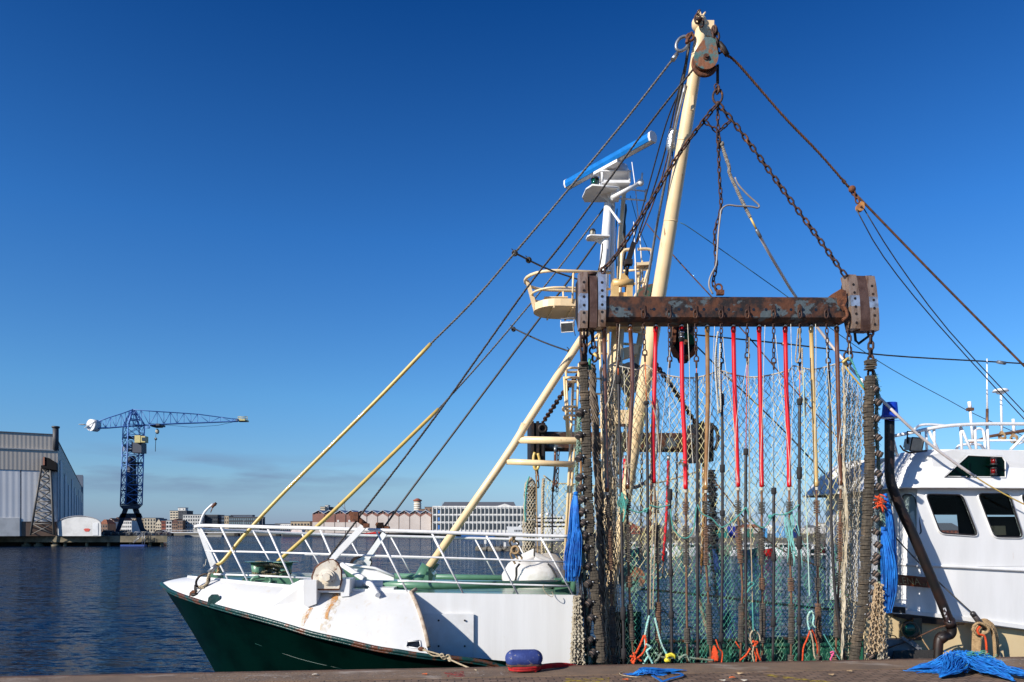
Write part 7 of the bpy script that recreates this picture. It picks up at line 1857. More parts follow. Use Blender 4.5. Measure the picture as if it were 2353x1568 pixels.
# far net: float bag and panels
def net_panel(name, mtl, parent, top, bot, ncol, nrow, v, r, jit=.12, slack=0, n=3, wv=.05, keep=1.0, cap=None):
    """diamond mesh between a top line and a bottom line given as pixel polylines [(px,py)...]; v may be a function of (fx, fy)"""
    b = MB()
    def along(L, f):
        f = min(max(f, 0), 1) * (len(L) - 1); i = min(int(f), len(L) - 2); a, c = L[i], L[i + 1]; t = f - i
        return (a[0] + (c[0] - a[0]) * t, a[1] + (c[1] - a[1]) * t)
    vf = v if callable(v) else (lambda fx, fy: v)
    nd = {}
    for j in range(nrow + 1):
        fy = j / nrow
        for i in range(ncol + 1):
            fx = (i + (.5 if j % 2 else 0)) / ncol
            if fx > 1.0001: continue
            a, c = along(top, fx), along(bot, fx)
            jx, jy = random.uniform(-jit, jit), random.uniform(-jit, jit)
            dx = abs(top[-1][0] - top[0][0]) / ncol; dy = abs(c[1] - a[1]) / nrow
            if j == 0: jx = jy = 0
            nd[(i, j)] = S(a[0] + (c[0] - a[0]) * fy + jx * dx, a[1] + (c[1] - a[1]) * fy + jy * dy, vf(fx, fy) + wv * math.sin(fx * 23 + fy * 3) + random.uniform(-.02, .02))
    for (i, j), p in nd.items():
        if j == nrow: continue
        for q in ((i, j + 1), ((i + 1, j + 1) if j % 2 else (i - 1, j + 1))):
            if q in nd and random.random() < keep:
                e_ = nd[q]; mdp = (p + e_) / 2 + Vector((random.uniform(-1, 1), 0, random.uniform(-1, 1))) * (e_ - p).length * .03
                b.tube([p, mdp, e_], r, n, cap=False)
        if random.random() < .8: b.add([p + Vector((0, -r * 2, 0)) + Vector((r * 2 * math.cos(k * 1.57), 0, r * 2.2 * math.sin(k * 1.57))) for k in range(4)], [[0, 1, 2, 3]])
    return b.build(name, mtl, parent)
random.seed(31)
fn = thing('trawl_net', 'far net of yellow mesh between the white float bag and the ladder', 'net', S(1270, 1300, VFB))
net_panel('mesh_panel', NETY, fn, [(1252, 1098), (1275, 1110), (1315, 1112), (1320, 1112)], [(1240, 1330), (1262, 1330), (1300, 1335), (1315, 1335)], 9, 26, VFB, .008)
net_panel('mesh_panel', NETY, fn, [(1330, 1100), (1400, 1125), (1500, 1108), (1600, 1085)], [(1330, 1330), (1400, 1330), (1500, 1330), (1590, 1330)], 22, 24, VFB, .009, keep=.8)
tube_obj('head_rope', smooth_path(pp([(1249, 1093), (1275, 1110), (1310, 1112), (1360, 1116), (1420, 1118), (1500, 1112), (1560, 1097), (1600, 1085)], VFB), 5), .02, BEIGE, fn, 6)
fb = thing('float_bag', 'tall white mesh bag of black floats hanging at the far shoe', 'float bag', S(1220, 1270, VFB))
b = MB()
path = pp([(1222, 1118), (1221, 1150), (1218, 1200), (1217, 1240), (1216, 1268)], VFB + .1)
b.discs(smooth_path(path, 4), .12, .09, .15, 12, .1, .1); b.build('floats', mat('float_black', (.012, .012, .013), .6), fb)
b = MB(); pr = smooth_path([S(1218, 1098, VFB - .05), S(1219, 1112, VFB - .05), S(1218, 1150, VFB - .05), S(1216, 1200, VFB - .05), S(1215, 1250, VFB - .05), S(1214, 1300, VFB - .05)], 8)
NC = 12; rws = []
for i, p in enumerate(pr):
    f = i / (len(pr) - 1); rr = lerp(.03, .165, min(1, f * 4))
    rws.append([p + Vector((math.cos(2 * math.pi * (j + .5 * (i % 2)) / NC) * rr * random.uniform(.9, 1.1), math.sin(2 * math.pi * (j + .5 * (i % 2)) / NC) * rr, 0)) for j in range(NC)])
for i in range(len(rws) - 1):
    for j in range(NC):
        k2 = (j + 1) % NC if i % 2 else (j - 1) % NC
        b.tube([rws[i][j], rws[i + 1][j]], .011, 4, cap=False); b.tube([rws[i][j], rws[i + 1][k2]], .011, 4, cap=False)
b.build('mesh_bag', NETW, fb)
tube_obj('teal_cord', smooth_path(pp([(1216, 1095), (1211, 1112), (1208, 1135), (1206, 1170), (1208, 1200)], VFB - .2), 4), .022, TEAL, fb, 5)
b = MB(); twist(b, smooth_path(pp([(1249, 1100), (1247, 1130), (1246, 1200), (1246, 1250), (1245, 1310)], VFB - .25), 3), .045, 3, .22); b.build('hanging_rope', BEIGE, label='thick beige rope hanging beside the white float bag', category='rope')
b = MB(); b.tube(smooth_path(pp([(1233, 1068), (1233, 1150), (1235, 1250), (1236, 1310)], VFB - .28), 3), .018, 6); b.build('hanging_rope', TAN, label='thin tan rope hanging between the float bag and the thick beige rope', category='rope')
b = MB(); b.tube(smooth_path(pp([(1606, 1060), (1604, 1100), (1606, 1180), (1604, 1260), (1602, 1330), (1612, 1400), (1640, 1500)], VFB - .3), 4), .05, 7); b.build('net_roll', NETBR, label='brown bundled netting hanging at the right end of the far trawl', category='net', group='bundled netting')
b = MB(); b.discs(smooth_path(pp([(1632, 1080), (1636, 1120), (1638, 1180), (1640, 1260), (1648, 1330), (1665, 1420), (1690, 1520)], VFB - .2), 5), .14, .05, .2, 9, .3, .2)
b.build('ground_rope', RUBBER, label='black far ground rope of rubber discs behind the green net', category='ground rope')
b = MB(); random.seed(77)
for s in range(60):
    x0 = 1654 + random.uniform(-3, 3)
    b.tube(smooth_path(pp([(x0 - 14, 1262), (x0 + random.uniform(-6, 10), 1330), (x0 + 10 + random.uniform(-8, 14), 1420), (x0 + 22 + random.uniform(-6, 22), 1500)], VFB - .5), 3), .012, 3, cap=False)
b.build('twine_bundle', mat('dark_blue_twine', (.003, .03, .14), .7), label='dark blue twine fringe seen dimly behind the green net', category='twine bundle')
b = MB(); random.seed(78)
NW2 = []
# ================================================================ ELECTRODE HOSES ON THE NEAR BEAM
VE = VB + .18
def hose(lab, m, xs, yb, stacks, rods=True, top=745, w_=.047, ferr=True, grp='hoses hanging from the near beam'):
    """xs: [(y, x)...] path in the picture plane of the gear"""
    X = lambda y: interp(xs, y)
    P = lambda y: S(X(y), y, VE)
    t = thing('tow_hose', lab, 'hose', P(top), grp)
    b = MB(); a = P(736); c = P(750)
    b.cyl(S(X(745), 738, VE), S(X(745), 741, VE), .068, 16, .075); b.cyl(S(X(745), 741, VE), S(X(745), 744, VE), .072, 16, .04); b.cyl(S(X(745), 743, VE), P(753), .033, 12)
    b.build('ferrule', CHROME, t)
    ys = [752, 763, 764, 800, 850, 900, 950, 1000, 1050, 1095, yb - 12, yb - 11, yb]
    ys = [y for y in ys if y <= yb]
    rr = [.044, .044, .037] + [.038] * (len(ys) - 6) + [.037, .040, .040] if len(ys) > 6 else [.038] * len(ys)
    b = MB(); b.tube([P(y) for y in ys], rr[:len(ys)], 14); b.build('hose', m, t)
    b = MB(); b.tube([P(y) for y in (yb - 1, 1180, 1240, 1300, 1350, 1400, 1450, 1500, 1524)], .021, 8); b.build('rod', ROD, t)
    b = MB()
    for k in range(3): b.ring(P(yb + 3 + 2.2 * k), Zd, .026, .009, 10, 5)
    b.build('whipping', WROPE, t)
    for i, (y0, y1) in enumerate(stacks):
        b = MB(); n_ = max(3, int((y1 - y0) / 3))
        b.discs([P(lerp(y0, y1, k / n_)) for k in range(n_ + 1)], .057, .028, .30, 10, .07, .06); b.build('disc_stack', DISC2 if (int(xs[0][1]) + i) % 3 == 0 else DISC, t)
    return t
def strap(parent_xs, y, lab=None):
    p = S(interp(parent_xs, y), y, VE); return p
random.seed(50)
H = [
 ('dark brown hose, leftmost under the beam beside the left shoe', BROWNH, [(740, 1388), (950, 1391), (1131, 1395), (1200, 1398), (1300, 1403), (1400, 1406), (1524, 1410)], 1130, [(1159, 1190), (1217, 1308), (1337, 1366), (1393, 1490), (1505, 1524)]),
 ('reddish brown hose bowing over the cream mast, second from the left shoe', BROWNH, [(740, 1447), (831, 1453), (900, 1453), (975, 1449), (1062, 1444), (1124, 1441.6), (1200, 1442), (1293, 1444), (1400, 1448), (1524, 1456)], 1124, [(1147, 1186), (1205, 1293), (1324, 1351), (1389, 1472)]),
 ('red hose in front of the foot of the cream boom, leftmost of the red ones', REDH, [(740, 1507), (831, 1505.5), (919, 1503), (1007, 1500), (1110, 1502.5), (1165, 1507), (1229, 1510), (1363, 1512.7), (1470, 1512), (1524, 1518)], 1110, [(1152, 1180), (1206, 1294), (1384, 1472)]),
 ('red hose with black clamped collar, hanging from the black pulley block', REDH, [(740, 1566), (919, 1568), (1018, 1574), (1124, 1575.7), (1200, 1576), (1300, 1577), (1400, 1578), (1524, 1580)], 1124, [(1153, 1182), (1208, 1300), (1443, 1479)]),
 ('brown hose between the black collared red hose and the middle red hose', AMBERH, [(740, 1625), (919, 1626.7), (1029, 1623.4), (1125, 1622), (1290, 1621.6), (1359, 1627), (1481, 1631.6), (1524, 1634)], 1125, [(1151, 1181), (1210, 1298), (1349, 1360), (1386, 1481), (1510, 1524)]),
 ('red hose under the middle of the beam, third red one from the mast', REDH, [(740, 1685), (860, 1687), (998, 1692), (1119, 1696), (1230, 1697), (1283, 1702), (1361, 1707), (1391, 1704), (1469, 1703), (1524, 1701)], 1119, [(1150, 1181), (1208, 1296), (1386, 1476)]),
 ('red hose fourth from the mast with a darker faded patch at its top', REDH, [(740, 1744), (998, 1749), (1119, 1750.4), (1300, 1750), (1385, 1752.7), (1524, 1752)], 1119, [(1153, 1182), (1209, 1299), (1328, 1357), (1385, 1477), (1505, 1524)]),
 ('rightmost red hose of the row, left of the straw coloured one', REDH, [(740, 1804), (900, 1807), (998, 1812), (1119, 1813.5), (1300, 1816), (1385, 1819), (1478, 1818.5), (1524, 1817)], 1119, [(1152, 1181), (1208, 1300), (1328, 1358), (1387, 1479), (1505, 1524)]),
 ('pale straw coloured hose right of the last red hose', YAMBER, [(740, 1863.5), (860, 1867), (998, 1872), (1108, 1875.7), (1300, 1879), (1400, 1880), (1524, 1882)], 1118, [(1150, 1181), (1209, 1300), (1328, 1358), (1387, 1480), (1507, 1524)]),
 ('brown hose, rightmost under the beam beside the right shoe', BROWNH, [(740, 1922), (900, 1926), (998, 1928), (1115, 1931.7), (1200, 1930.6), (1284, 1929.5), (1332, 1928), (1420, 1923), (1478, 1921), (1524, 1920)], 1115, [(1146, 1172), (1200, 1288), (1316, 1346), (1373, 1466), (1495, 1524)]),
]
for lab, m, xs, yb, st_ in H: hose(lab, m, xs, yb, st_)
# black clamps and cable ties
b = MB(); p = S(1566, 772, VE); b.cyl(S(1566, 758, VE), S(1566, 786, VE), .046, 12)
b.build('clamp_collar', RUBBER, [o for o in SC.objects if o.get('label', '').startswith('red hose with black clamped')][0])
cc_ = [o for o in SC.objects if o.get('label', '').startswith('red hose with black clamped')][0]
b = MB(); b.cyl(S(1566, 763, VE), S(1566, 766, VE), .05, 12); b.cyl(S(1566, 774, VE), S(1566, 777, VE), .05, 12); b.build('clamp_band', CHROME, cc_)
# ---- black cables on chains
random.seed(60)
VK = VB + .10
def cable(lab, xs, chain_end, wire_m, y_blk, sleeves, thin=.008, y0=733, fat=.026):
    X = lambda y: interp(xs, y); P = lambda y: S(X(y), y, VK)
    t = thing('tow_cable', lab, 'cable', P(y0), 'black cables hanging on chains from the near beam')
    b = MB(); b.chain([P(y) for y in (y0, (y0 + chain_end - 28) / 2, chain_end - 28)], .082, .0105, .043); b.build('chain', CHAIN, t)
    b = MB(); b.ring(P(chain_end - 21), (0.1, 1, 0), .038, .012, 14, 6, 1.3); b.cyl(P(chain_end - 16) + Vector((-.045, 0, 0)), P(chain_end - 16) + Vector((.045, 0, 0)), .014, 8); b.cyl(P(chain_end - 15), P(chain_end), .022, 8, .015); b.build('shackle', CHAIN, t)
    if y_blk > chain_end + 3: b = MB(); b.tube([P(y) for y in (chain_end - 1, (chain_end + y_blk) / 2, y_blk + 2)], thin, 6); b.build('core_wire', wire_m, t)
    ys = [y_blk] + [y for y in (900, 950, 1000, 1050, 1100, 1150, 1200, 1250, 1300, 1350, 1400, 1450, 1500) if y > y_blk + 5] + [1526]
    b = MB(); b.tube([P(y) for y in ys], fat, 10); b.build('sheath', RUBBER, t)
    for (a, c) in sleeves: new(lambda q: q.tube([P(a), P(a + 1), P(c - 1), P(c)], [fat * 1.4, fat * 1.75, fat * 1.75, fat * 1.4], 10)).build('sleeve', mat('sleeve_rubber', (.022, .02, .021), .85, bump=.6, bscale=90), t)
    return t
cable('black cable before the cream mast, leftmost of the chain hung cables', [(733, 1419), (858, 1420.5), (1018, 1424), (1144, 1427), (1300, 1430), (1526, 1434)], 846, ORANGE, 863, [(863, 882), (1150, 1165), (1395, 1425), (1490, 1515)])
cable('black cable with white tape band near the boom foot, orange core above', [(733, 1478.6), (826, 1482), (895, 1485), (921, 1485.5), (1095, 1488), (1300, 1489), (1526, 1492)], 832, ORANGE, 922, [(922, 930)])
cable('black cable hanging on a long grey wire left of the collared red hose', [(733, 1537.6), (841, 1539), (1124, 1539), (1200, 1540), (1526, 1544)], 846, GALV, 1124, [(1124, 1150), (1308, 1324), (1405, 1421), (1500, 1520)], .006)
cable('black cable between collared red hose and brown hose, short chain', [(733, 1598), (844, 1600.5), (950, 1602), (1526, 1603)], 846, ORANGE, 858, [])
cable('black cable with fat top sleeve under a white rope, left of the middle red hose', [(733, 1657.4), (849, 1657), (998, 1660), (1300, 1660), (1526, 1656)], 850, ORANGE, 905, [(905, 932), (1068, 1086), (1173, 1186), (1455, 1475)])
cable('black cable on a long orange core right of the middle red hose', [(733, 1717), (825, 1717), (950, 1715), (1031, 1714), (1200, 1713), (1526, 1715)], 838, ORANGE, 1031, [(1031, 1046)])
cable('black cable on a long grey wire left of the rightmost red hose', [(733, 1777.6), (847, 1778), (1121, 1778), (1300, 1778), (1526, 1776)], 850, GALV, 1121, [(1121, 1136), (1272, 1290), (1420, 1440)], .006)
cable('black cable with fat sleeves between rightmost red and straw hoses', [(733, 1838), (848, 1838), (998, 1837), (1526, 1836)], 850, ORANGE, 916, [(916, 931), (1073, 1101), (1232, 1262), (1418, 1436)])
cable('black cable slanting right, between straw hose and last brown hose', [(733, 1898.6), (849, 1904), (920, 1907), (1032, 1908.6), (1200, 1910), (1306, 1915), (1373, 1919), (1450, 1930), (1526, 1944)], 850, ORANGE, 852, [])
# ================================================================ NEAR NETS
random.seed(90)
VN1 = VB + .32
tn = thing('trawl_net', 'near trawl net of yellow upper mesh and green lower mesh under the beam', 'net', S(1680, 1520, VN1))
top = [(1400, 838), (1423, 842), (1450, 848), (1467, 850), (1482, 838), (1505, 853), (1529, 862), (1559, 867), (1585, 869), (1609, 866), (1632, 860), (1656, 852), (1685, 861), (1718, 866.6), (1745, 866), (1775, 861), (1813, 851), (1823, 841), (1848, 847), (1870, 849), (1900, 843), (1937, 831)]
b = MB(); twist(b, smooth_path(pp(top, VN1), 3), .014, 3, .09); b.build('head_rope', WROPE, tn)
def even(L, xs):
    q = [(p[0], p[1]) for p in L]; return [(x, interp(q, x)) for x in xs]
xs_ = [1400 + 24.6 * i for i in range(23)]
net_panel('upper_mesh', NETY, tn, even(top, xs_), [(1425 + 23.9 * i, 1252) for i in range(23)], 40, 34, VN1, .0050, .14)
net_panel('lower_mesh', NETG, tn, [(1428 + 24.0 * i, 1252) for i in range(23)], [(1438 + 23.2 * i, 1528) for i in range(23)], 54, 36, VN1 + .02, .0050, .14)
net_panel('rear_mesh', NETB, tn, even(top, xs_), [(1425 + 23.9 * i, 1252) for i in range(23)], 26, 26, VN1 + .45, .0042, .2, keep=.85)  # rear layer: its shade is put into a darker twine colour
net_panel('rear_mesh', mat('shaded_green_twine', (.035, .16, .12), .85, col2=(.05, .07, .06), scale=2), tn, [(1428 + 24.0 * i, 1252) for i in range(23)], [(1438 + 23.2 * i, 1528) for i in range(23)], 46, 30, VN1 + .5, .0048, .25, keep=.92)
net_panel('side_bunch', NETW, tn, [(1380, 845), (1390, 850), (1402, 850), (1410, 848)], [(1392, 1526), (1402, 1526), (1416, 1526), (1428, 1526)], 8, 60, VB + .25, .0062, .3, wv=.04)
b = MB()
for i in range(46):
    x = 1408 + 11.6 * i; y = interp(top, x); p = S(x, y, VN1 - .01); b.tube([p, p + Vector((random.uniform(-.02, .02), 0, -.06)), p + Vector((random.uniform(-.04, .04), 0, -random.uniform(.08, .16)))], .006, 4)
for i in range(44):
    x = 1435 + 11.8 * i; p = S(x, 1246 + random.uniform(-6, 6), VN1 - .01)
    for k in (-1, 0, 1): b.tube([p, p + Vector((k * .025, 0, -.09))], .004, 3, cap=False)
b.build('mesh_lashings', WROPE, tn)
# white fine-mesh wing on the right, brown rolled mesh on the left, pale mesh low on the left
wg = thing('net_wing', 'white fine-mesh net wing hanging between last brown hose and right disc rope', 'net', S(1960, 1520, VB))
net_panel('mesh_panel', NETW, wg, [(1938, 832), (1952, 858), (1968, 880), (1984, 905)], [(1932, 1522), (1940, 1522), (1950, 1522), (1962, 1522)], 10, 84, lambda fx, fy: VB + .12 + .1 * fx, .0055, .3, wv=.05)
net_panel('back_panel', NETW, wg, [(1934, 850), (1950, 880), (1964, 900), (1984, 930)], [(1930, 1522), (1938, 1522), (1948, 1522), (1966, 1522)], 9, 70, VB + .5, .0052, .3, wv=.07)
b = MB()
edge = smooth_path(pp([(1937, 835), (1940, 900), (1941, 980), (1939, 1060), (1946, 1200), (1942, 1300), (1939, 1400), (1935, 1522)], VB + .06), 6)
for k in range(5): b.tube([p + Vector((random.uniform(-.022, .022), random.uniform(-.02, .02), 0)) for p in edge], .009, 4)
b.build('edge_rope', NETW, wg)
b = MB(); b.tube(smooth_path(pp([(1940, 832), (1947, 850), (1965, 872), (1990, 900)], VB + .05), 4), .016, 6); b.tube(pp([(1936, 833), (1949, 823)], VB), .022, 8); b.build('wing_line', YSLEEVE, wg)
b = MB(); twist(b, smooth_path(pp([(1953, 822), (1960, 836), (1972, 865), (1985, 892)], VB), 4), .016, 3, .08); b.build('teal_line', TEAL, wg)
b = MB(); b.chain(pp([(1948, 745), (1951, 775), (1952, 812)], VB + .1), .11, .017, .06); b.ring(S(1949, 818, VB + .1), (0, 1, 0), .075, .018, 18, 6); b.ring(S(1950, 832, VB + .1), (1, .3, 0), .07, .02, 14, 6); b.build('wing_chain', CHAIN, wg)
rl = thing('rolled_net', 'dark brown rolled netting just right of the left disc rope', 'net', S(1375, 1520, VB + .3))
b = MB(); pr = smooth_path(pp([(1358, 838), (1362, 900), (1368, 980), (1372, 1060), (1376, 1140), (1380, 1220), (1384, 1320), (1390, 1400), (1397, 1524)], VB + .35), 5)
for k in range(46):
    ph = random.uniform(0, 6.28); rr_ = random.uniform(.02, .085); fq = random.uniform(.5, 1.4)
    b.tube([p + Vector((math.cos(ph + i * fq) * rr_ * (1 + .2 * math.sin(i)), math.sin(ph + i * fq) * rr_, random.uniform(-.03, .03))) for i, p in enumerate(pr)], .0085, 4)
b.build('roll', NETBR, rl)
b = MB(); b.chain(smooth_path(pp([(1359, 750), (1362, 775), (1364, 800)], VB + .2), 3), .11, .017, .062); b.ring(S(1364, 806, VB + .2), (.2, 1, 0), .07, .018, 16, 6); b.ring(S(1367, 822, VB + .15), (.8, .5, 0), .07, .02, 14, 6); b.build('chain', CHAIN, rl)
tube_obj('yellow_sleeve', pp([(1364, 812), (1378, 826)], VB + .1), .024, YSLEEVE, rl, 8)
tube_obj('green_sleeve', smooth_path(pp([(1356, 825), (1354, 835), (1357, 850)], VB + .1), 3), .028, mat('sleeve_green', (.02, .20, .09), .4), rl, 8)
net_panel('mesh_fringe', NETB, rl, [(1380, 870), (1398, 880), (1415, 900)], [(1400, 1300), (1412, 1300), (1425, 1300)], 4, 34, VB + .3, .0065, .2)
net_panel('mesh_fringe', NETB, rl, [(1378, 1180), (1390, 1180), (1410, 1180)], [(1396, 1524), (1410, 1524), (1424, 1524)], 5, 30, VB + .28, .0065, .2)
wl = net_panel('net_fringe', NETW, None, [(1318, 1370), (1324, 1372), (1332, 1370)], [(1310, 1528), (1322, 1528), (1346, 1528)], 7, 26, VB - .1, .0105, .25)
wl['label'] = 'coarse beige net fringe at the right end of the white hull side'; wl['category'] = 'net'
wl = net_panel('net_fringe', mat('tan_net_twine', (.55, .40, .24), .9, col2=(.40, .28, .16), scale=5), None, [(2010, 1340), (2018, 1340), (2028, 1345)], [(1990, 1500), (2012, 1505), (2035, 1495)], 6, 18, VB - .15, .0095, .25)
wl['label'] = 'tan net fringe spreading out low beside the right disc rope'; wl['category'] = 'net'
wl = net_panel('net_fringe', NETW, None, [(2016, 1360), (2022, 1360), (2030, 1365)], [(2016, 1526), (2026, 1526), (2042, 1526)], 5, 22, VB - .1, .008, .25)
wl['label'] = 'pale narrow net fringe hanging under the right blue twine bundle'; wl['category'] = 'net'
wl = net_panel('loose_mesh', NETW, None, [(1700, 1400), (1708, 1400), (1716, 1402)], [(1718, 1522), (1745, 1522), (1768, 1522)], 6, 14, VB + 1.1, .010, .25)
wl['label'] = 'clump of loose white mesh low behind the middle cables'; wl['category'] = 'net'
# ---- disc ground ropes
random.seed(101)
def slab_string(b, path, w_, dep, thick, jit=.10):
    P = [Vector(p) for p in path]; L = [0]
    for a, c in zip(P, P[1:]): L.append(L[-1] + (c - a).length)
    d = 0; i = 0; drift = 0
    while d < L[-1] - thick * .6:
        th = thick * random.uniform(.6, 1.5); dd = d + th / 2
        while i < len(L) - 2 and dd > L[i + 1]: i += 1
        c = P[i].lerp(P[i + 1], (dd - L[i]) / max(1e-9, L[i + 1] - L[i]))
        t = (P[i + 1] - P[i]).normalized(); t = (t + Vector((random.uniform(-jit, jit), random.uniform(-jit, jit), 0))).normalized()
        if random.random() < .14: drift = random.uniform(-.016, .016)
        c = c + Vector((drift + random.uniform(-.006, .006), 0, 0)); ww = w_ * random.uniform(.90, 1.08); n = 12
        N = (Vector((1, 0, 0)) - t * t.x).normalized(); B_ = t.cross(N)
        ring_ = [(N * math.copysign(abs(math.cos(2 * math.pi * k / n)) ** .6, math.cos(2 * math.pi * k / n)) * ww / 2 + B_ * math.copysign(abs(math.sin(2 * math.pi * k / n)) ** .7, math.sin(2 * math.pi * k / n)) * dep / 2) * random.uniform(.96, 1.04) for k in range(n)]
        h = th * .47
        rr_ = [[c - t * h + q * .93 for q in ring_], [c - t * h * .7 + q for q in ring_], [c + t * h * .7 + q for q in ring_], [c + t * h + q * .93 for q in ring_]]
        b.loft(rr_, closed=True); b.poly(rr_[0][::-1]); b.poly(rr_[-1])
        d += th
gl_ = thing('ground_rope', 'left heavy rope of packed brown rubber discs below the left shoe', 'ground rope', S(1350, 1520, VB))
LP = [(1341, 832), (1341.5, 850), (1342, 880), (1343, 920), (1345, 975), (1346, 1029), (1348.6, 1095), (1354, 1172), (1358.5, 1262), (1363, 1310), (1368, 1391), (1377, 1448.7), (1379, 1490), (1380.5, 1526)]
b = MB(); slab_string(b, smooth_path(pp(LP, VB), 6), .165, .15, .042); b.build('discs', TYRE, gl_)
b = MB()
b.chain(pp([(1338, 756), (1338, 790), (1340, 832)], VB + .1), .14, .024, .085); b.chain(pp([(1346, 756), (1345, 790), (1343, 832)], VB + .14), .14, .022, .08); b.tube(pp([(1332, 836), (1352, 835)], VB - .1), .02, 7); b.build('chain', CHAIN, gl_)
gr_ = thing('ground_rope', 'right heavy rope of packed brown rubber discs below the right shoe', 'ground rope', S(1990, 1520, VB))
RP = [(2000, 864), (1999, 899), (1996.7, 946), (1998, 1018), (1997.5, 1060), (1996.5, 1108.5), (1994, 1150), (1992, 1196), (1989, 1250), (1986.6, 1306), (1983.6, 1342), (1979.7, 1400.5), (1970, 1459), (1962, 1526)]
b = MB(); slab_string(b, smooth_path(pp(RP, VB), 6), .172, .15, .042)
for y in (829, 833, 837, 842, 848): b.box(S(2000 + random.uniform(-2, 2), y, VB), (.17, .12, .026), (Vector((.99, 0, random.uniform(-.15, .15))).normalized(), Vector((0, 1, 0)), Zd))
b.build('discs', TYRE, gr_)
b = MB(); b.chain(pp([(2001, 756), (2001, 800), (2000, 866)], VB + .1), .13, .022, .08); b.build('chain', CHAIN, gr_)
# side floats/tyre pieces and fuzzy faded rope along each ground rope
def fuzz(b, path, r_, n, L_):
    for _ in range(n):
        i = random.randrange(len(path) - 1); p = path[i].lerp(path[i + 1], random.random())
        d = Vector((random.uniform(-1, 1), random.uniform(-1, .3), random.uniform(-1, .4))).normalized()
        b.tube([p, p + d * L_ * .5 + Vector((0, 0, -.01)), p + d * L_ * random.uniform(.6, 1.1) + Vector((0, 0, -.03))], r_, 3, cap=False)
def side_rope(nm, lab, path, disc_pts, side, mt=FADED):
    t = thing(nm, lab, 'rope', path[-1])
    b = MB(); twist(b, path, .034, 3, .16); b.build('rope', mt, t)
    b = MB(); random.seed(len(disc_pts)); fuzz(b, path, .0035, 520, .08); b.build('frayed_fibres', mat('teal_fuzz', (.17, .42, .34), .9, col2=(.22, .24, .17), scale=3), t)
    bm_ = [mat('bobbin_black', (.022, .02, .019), .8, col2=(.05, .04, .035), scale=10), mat('bobbin_ply', (.20, .14, .11), .9), GALV]
    for px, py in disc_pts:
        b = MB()
        p = S(px, py, VB - .05); ax = Vector((side * random.uniform(.4, .8), -.5, random.uniform(-.9, -.4))).normalized()
        for k in range(5):
            q = p + ax * (.024 * k - .05)
            b.mi = k % 2
            b.cyl(q, q + ax * .02, .052 * random.uniform(.92, 1.05), 14)
        b.mi = 0; b.ring(p, ax, .05, .016, 14, 5); b.mi = 2
        b.sphere(p - Vector((side * .075, .03, -.02)), .018, 8, 6); b.build('tyre_bobbin', bm_, t)
    return t
lpath = smooth_path(pp([(1333, 945), (1330, 980), (1328, 1030), (1325, 1090), (1329, 1150), (1332, 1210), (1338, 1262), (1342, 1310), (1345, 1360), (1350, 1430), (1356, 1526)], VB + .08), 6)
side_rope('side_rope', 'frayed faded teal rope with tyre bobbins along the left disc rope', lpath, [(1333, 948), (1331, 1000), (1331, 1052), (1332, 1097), (1334, 1122), (1337, 1148), (1337, 1176), (1339, 1202), (1343, 1230), (1347, 1258), (1350, 1300), (1352, 1340), (1353, 1385), (1358, 1420), (1356, 1470), (1362, 1500)], -1)
rpath = smooth_path(pp([(2006, 852), (2014, 880), (2016, 910), (2013, 980), (2018, 1050), (2020, 1100), (2024, 1160), (2024, 1230), (2022, 1290), (2020, 1340), (2014, 1400), (2010, 1460), (2008, 1526)], VB + .08), 6)
side_rope('side_rope', 'frayed teal and tan rope with striped tyre bobbins along the right disc rope', rpath, [(2010, 893), (2016, 924), (2013, 961), (2017, 1005), (2019, 1043), (2018, 1088), (2018, 1118), (2015, 1158), (2012, 1192), (2012, 1222), (2016, 1252), (2014, 1278), (2010, 1290), (2011, 1318), (2007, 1338), (2005, 1362), (2001, 1392), (1996, 1414), (2000, 1505)], 1)
# black rubber strips behind left bundle
b = MB(); random.seed(8)
for k in range(20):
    x0 = random.uniform(1328, 1352); y0 = random.uniform(1300, 1400); y1 = random.uniform(1430, 1526)
    b.tube(smooth_path(pp([(x0, y0), (x0 + random.uniform(-4, 8), (y0 + y1) / 2), (x0 + random.uniform(-6, 16), y1)], VB - .02 + random.uniform(-.05, .1)), 4), .012, 4)
b.build('rubber_strips', RUBBER, label='black rubber strips dangling between blue twine and left disc rope', category='rubber strips')
b = MB(); random.seed(18)
for k in range(10):
    x0 = random.uniform(2002, 2014); y0 = random.uniform(1370, 1420); y1 = random.uniform(1470, 1526)
    b.tube(smooth_path(pp([(x0, y0), (x0 + random.uniform(-4, 8), (y0 + y1) / 2), (x0 + random.uniform(-6, 10), y1)], VB - .02), 4), .013, 4)
b.build('rubber_strips', RUBBER, label='black rubber strips dangling low beside the right disc rope', category='rubber strips')
# ---- blue twine bundles
def bundle(lab, spine, widths, n, m2, v, seed, r_=.0055, tie=True):
    random.seed(seed); t = thing('twine_bundle', lab, 'twine bundle', S(spine[-1][0], spine[-1][1], v))
    A, B_ = MB(), MB()
    for k in range(n):
        off = random.gauss(0, .42); dv = random.uniform(-.08, .08); ph = random.uniform(0, 6.28); cut = random.uniform(.55, 1)
        pts = []
        for i, (x, y) in enumerate(spine):
            f = i / (len(spine) - 1)
            if f > cut: break
            w_ = widths[i]; o_ = max(-1, min(1, off))
            pts.append(S(x + o_ * w_ + 1.6 * math.sin(ph + i * 1.3) * min(1, f * 3), y + random.uniform(-2, 2), v + dv * min(1, f * 3)))
        if len(pts) > 2: (A if k % 3 else B_).tube(smooth_path(pts, 3), r_, 3, cap=False)
    A.build('strands', BLUE, t); B_.build('light_strands', BLUE2, t)
    if tie: new(lambda q: [q.ring(S(spine[0][0], spine[0][1] + 2 * k, v), Zd, .03, .012, 12, 5) for k in range(3)]).build('tie', BLUE, t)
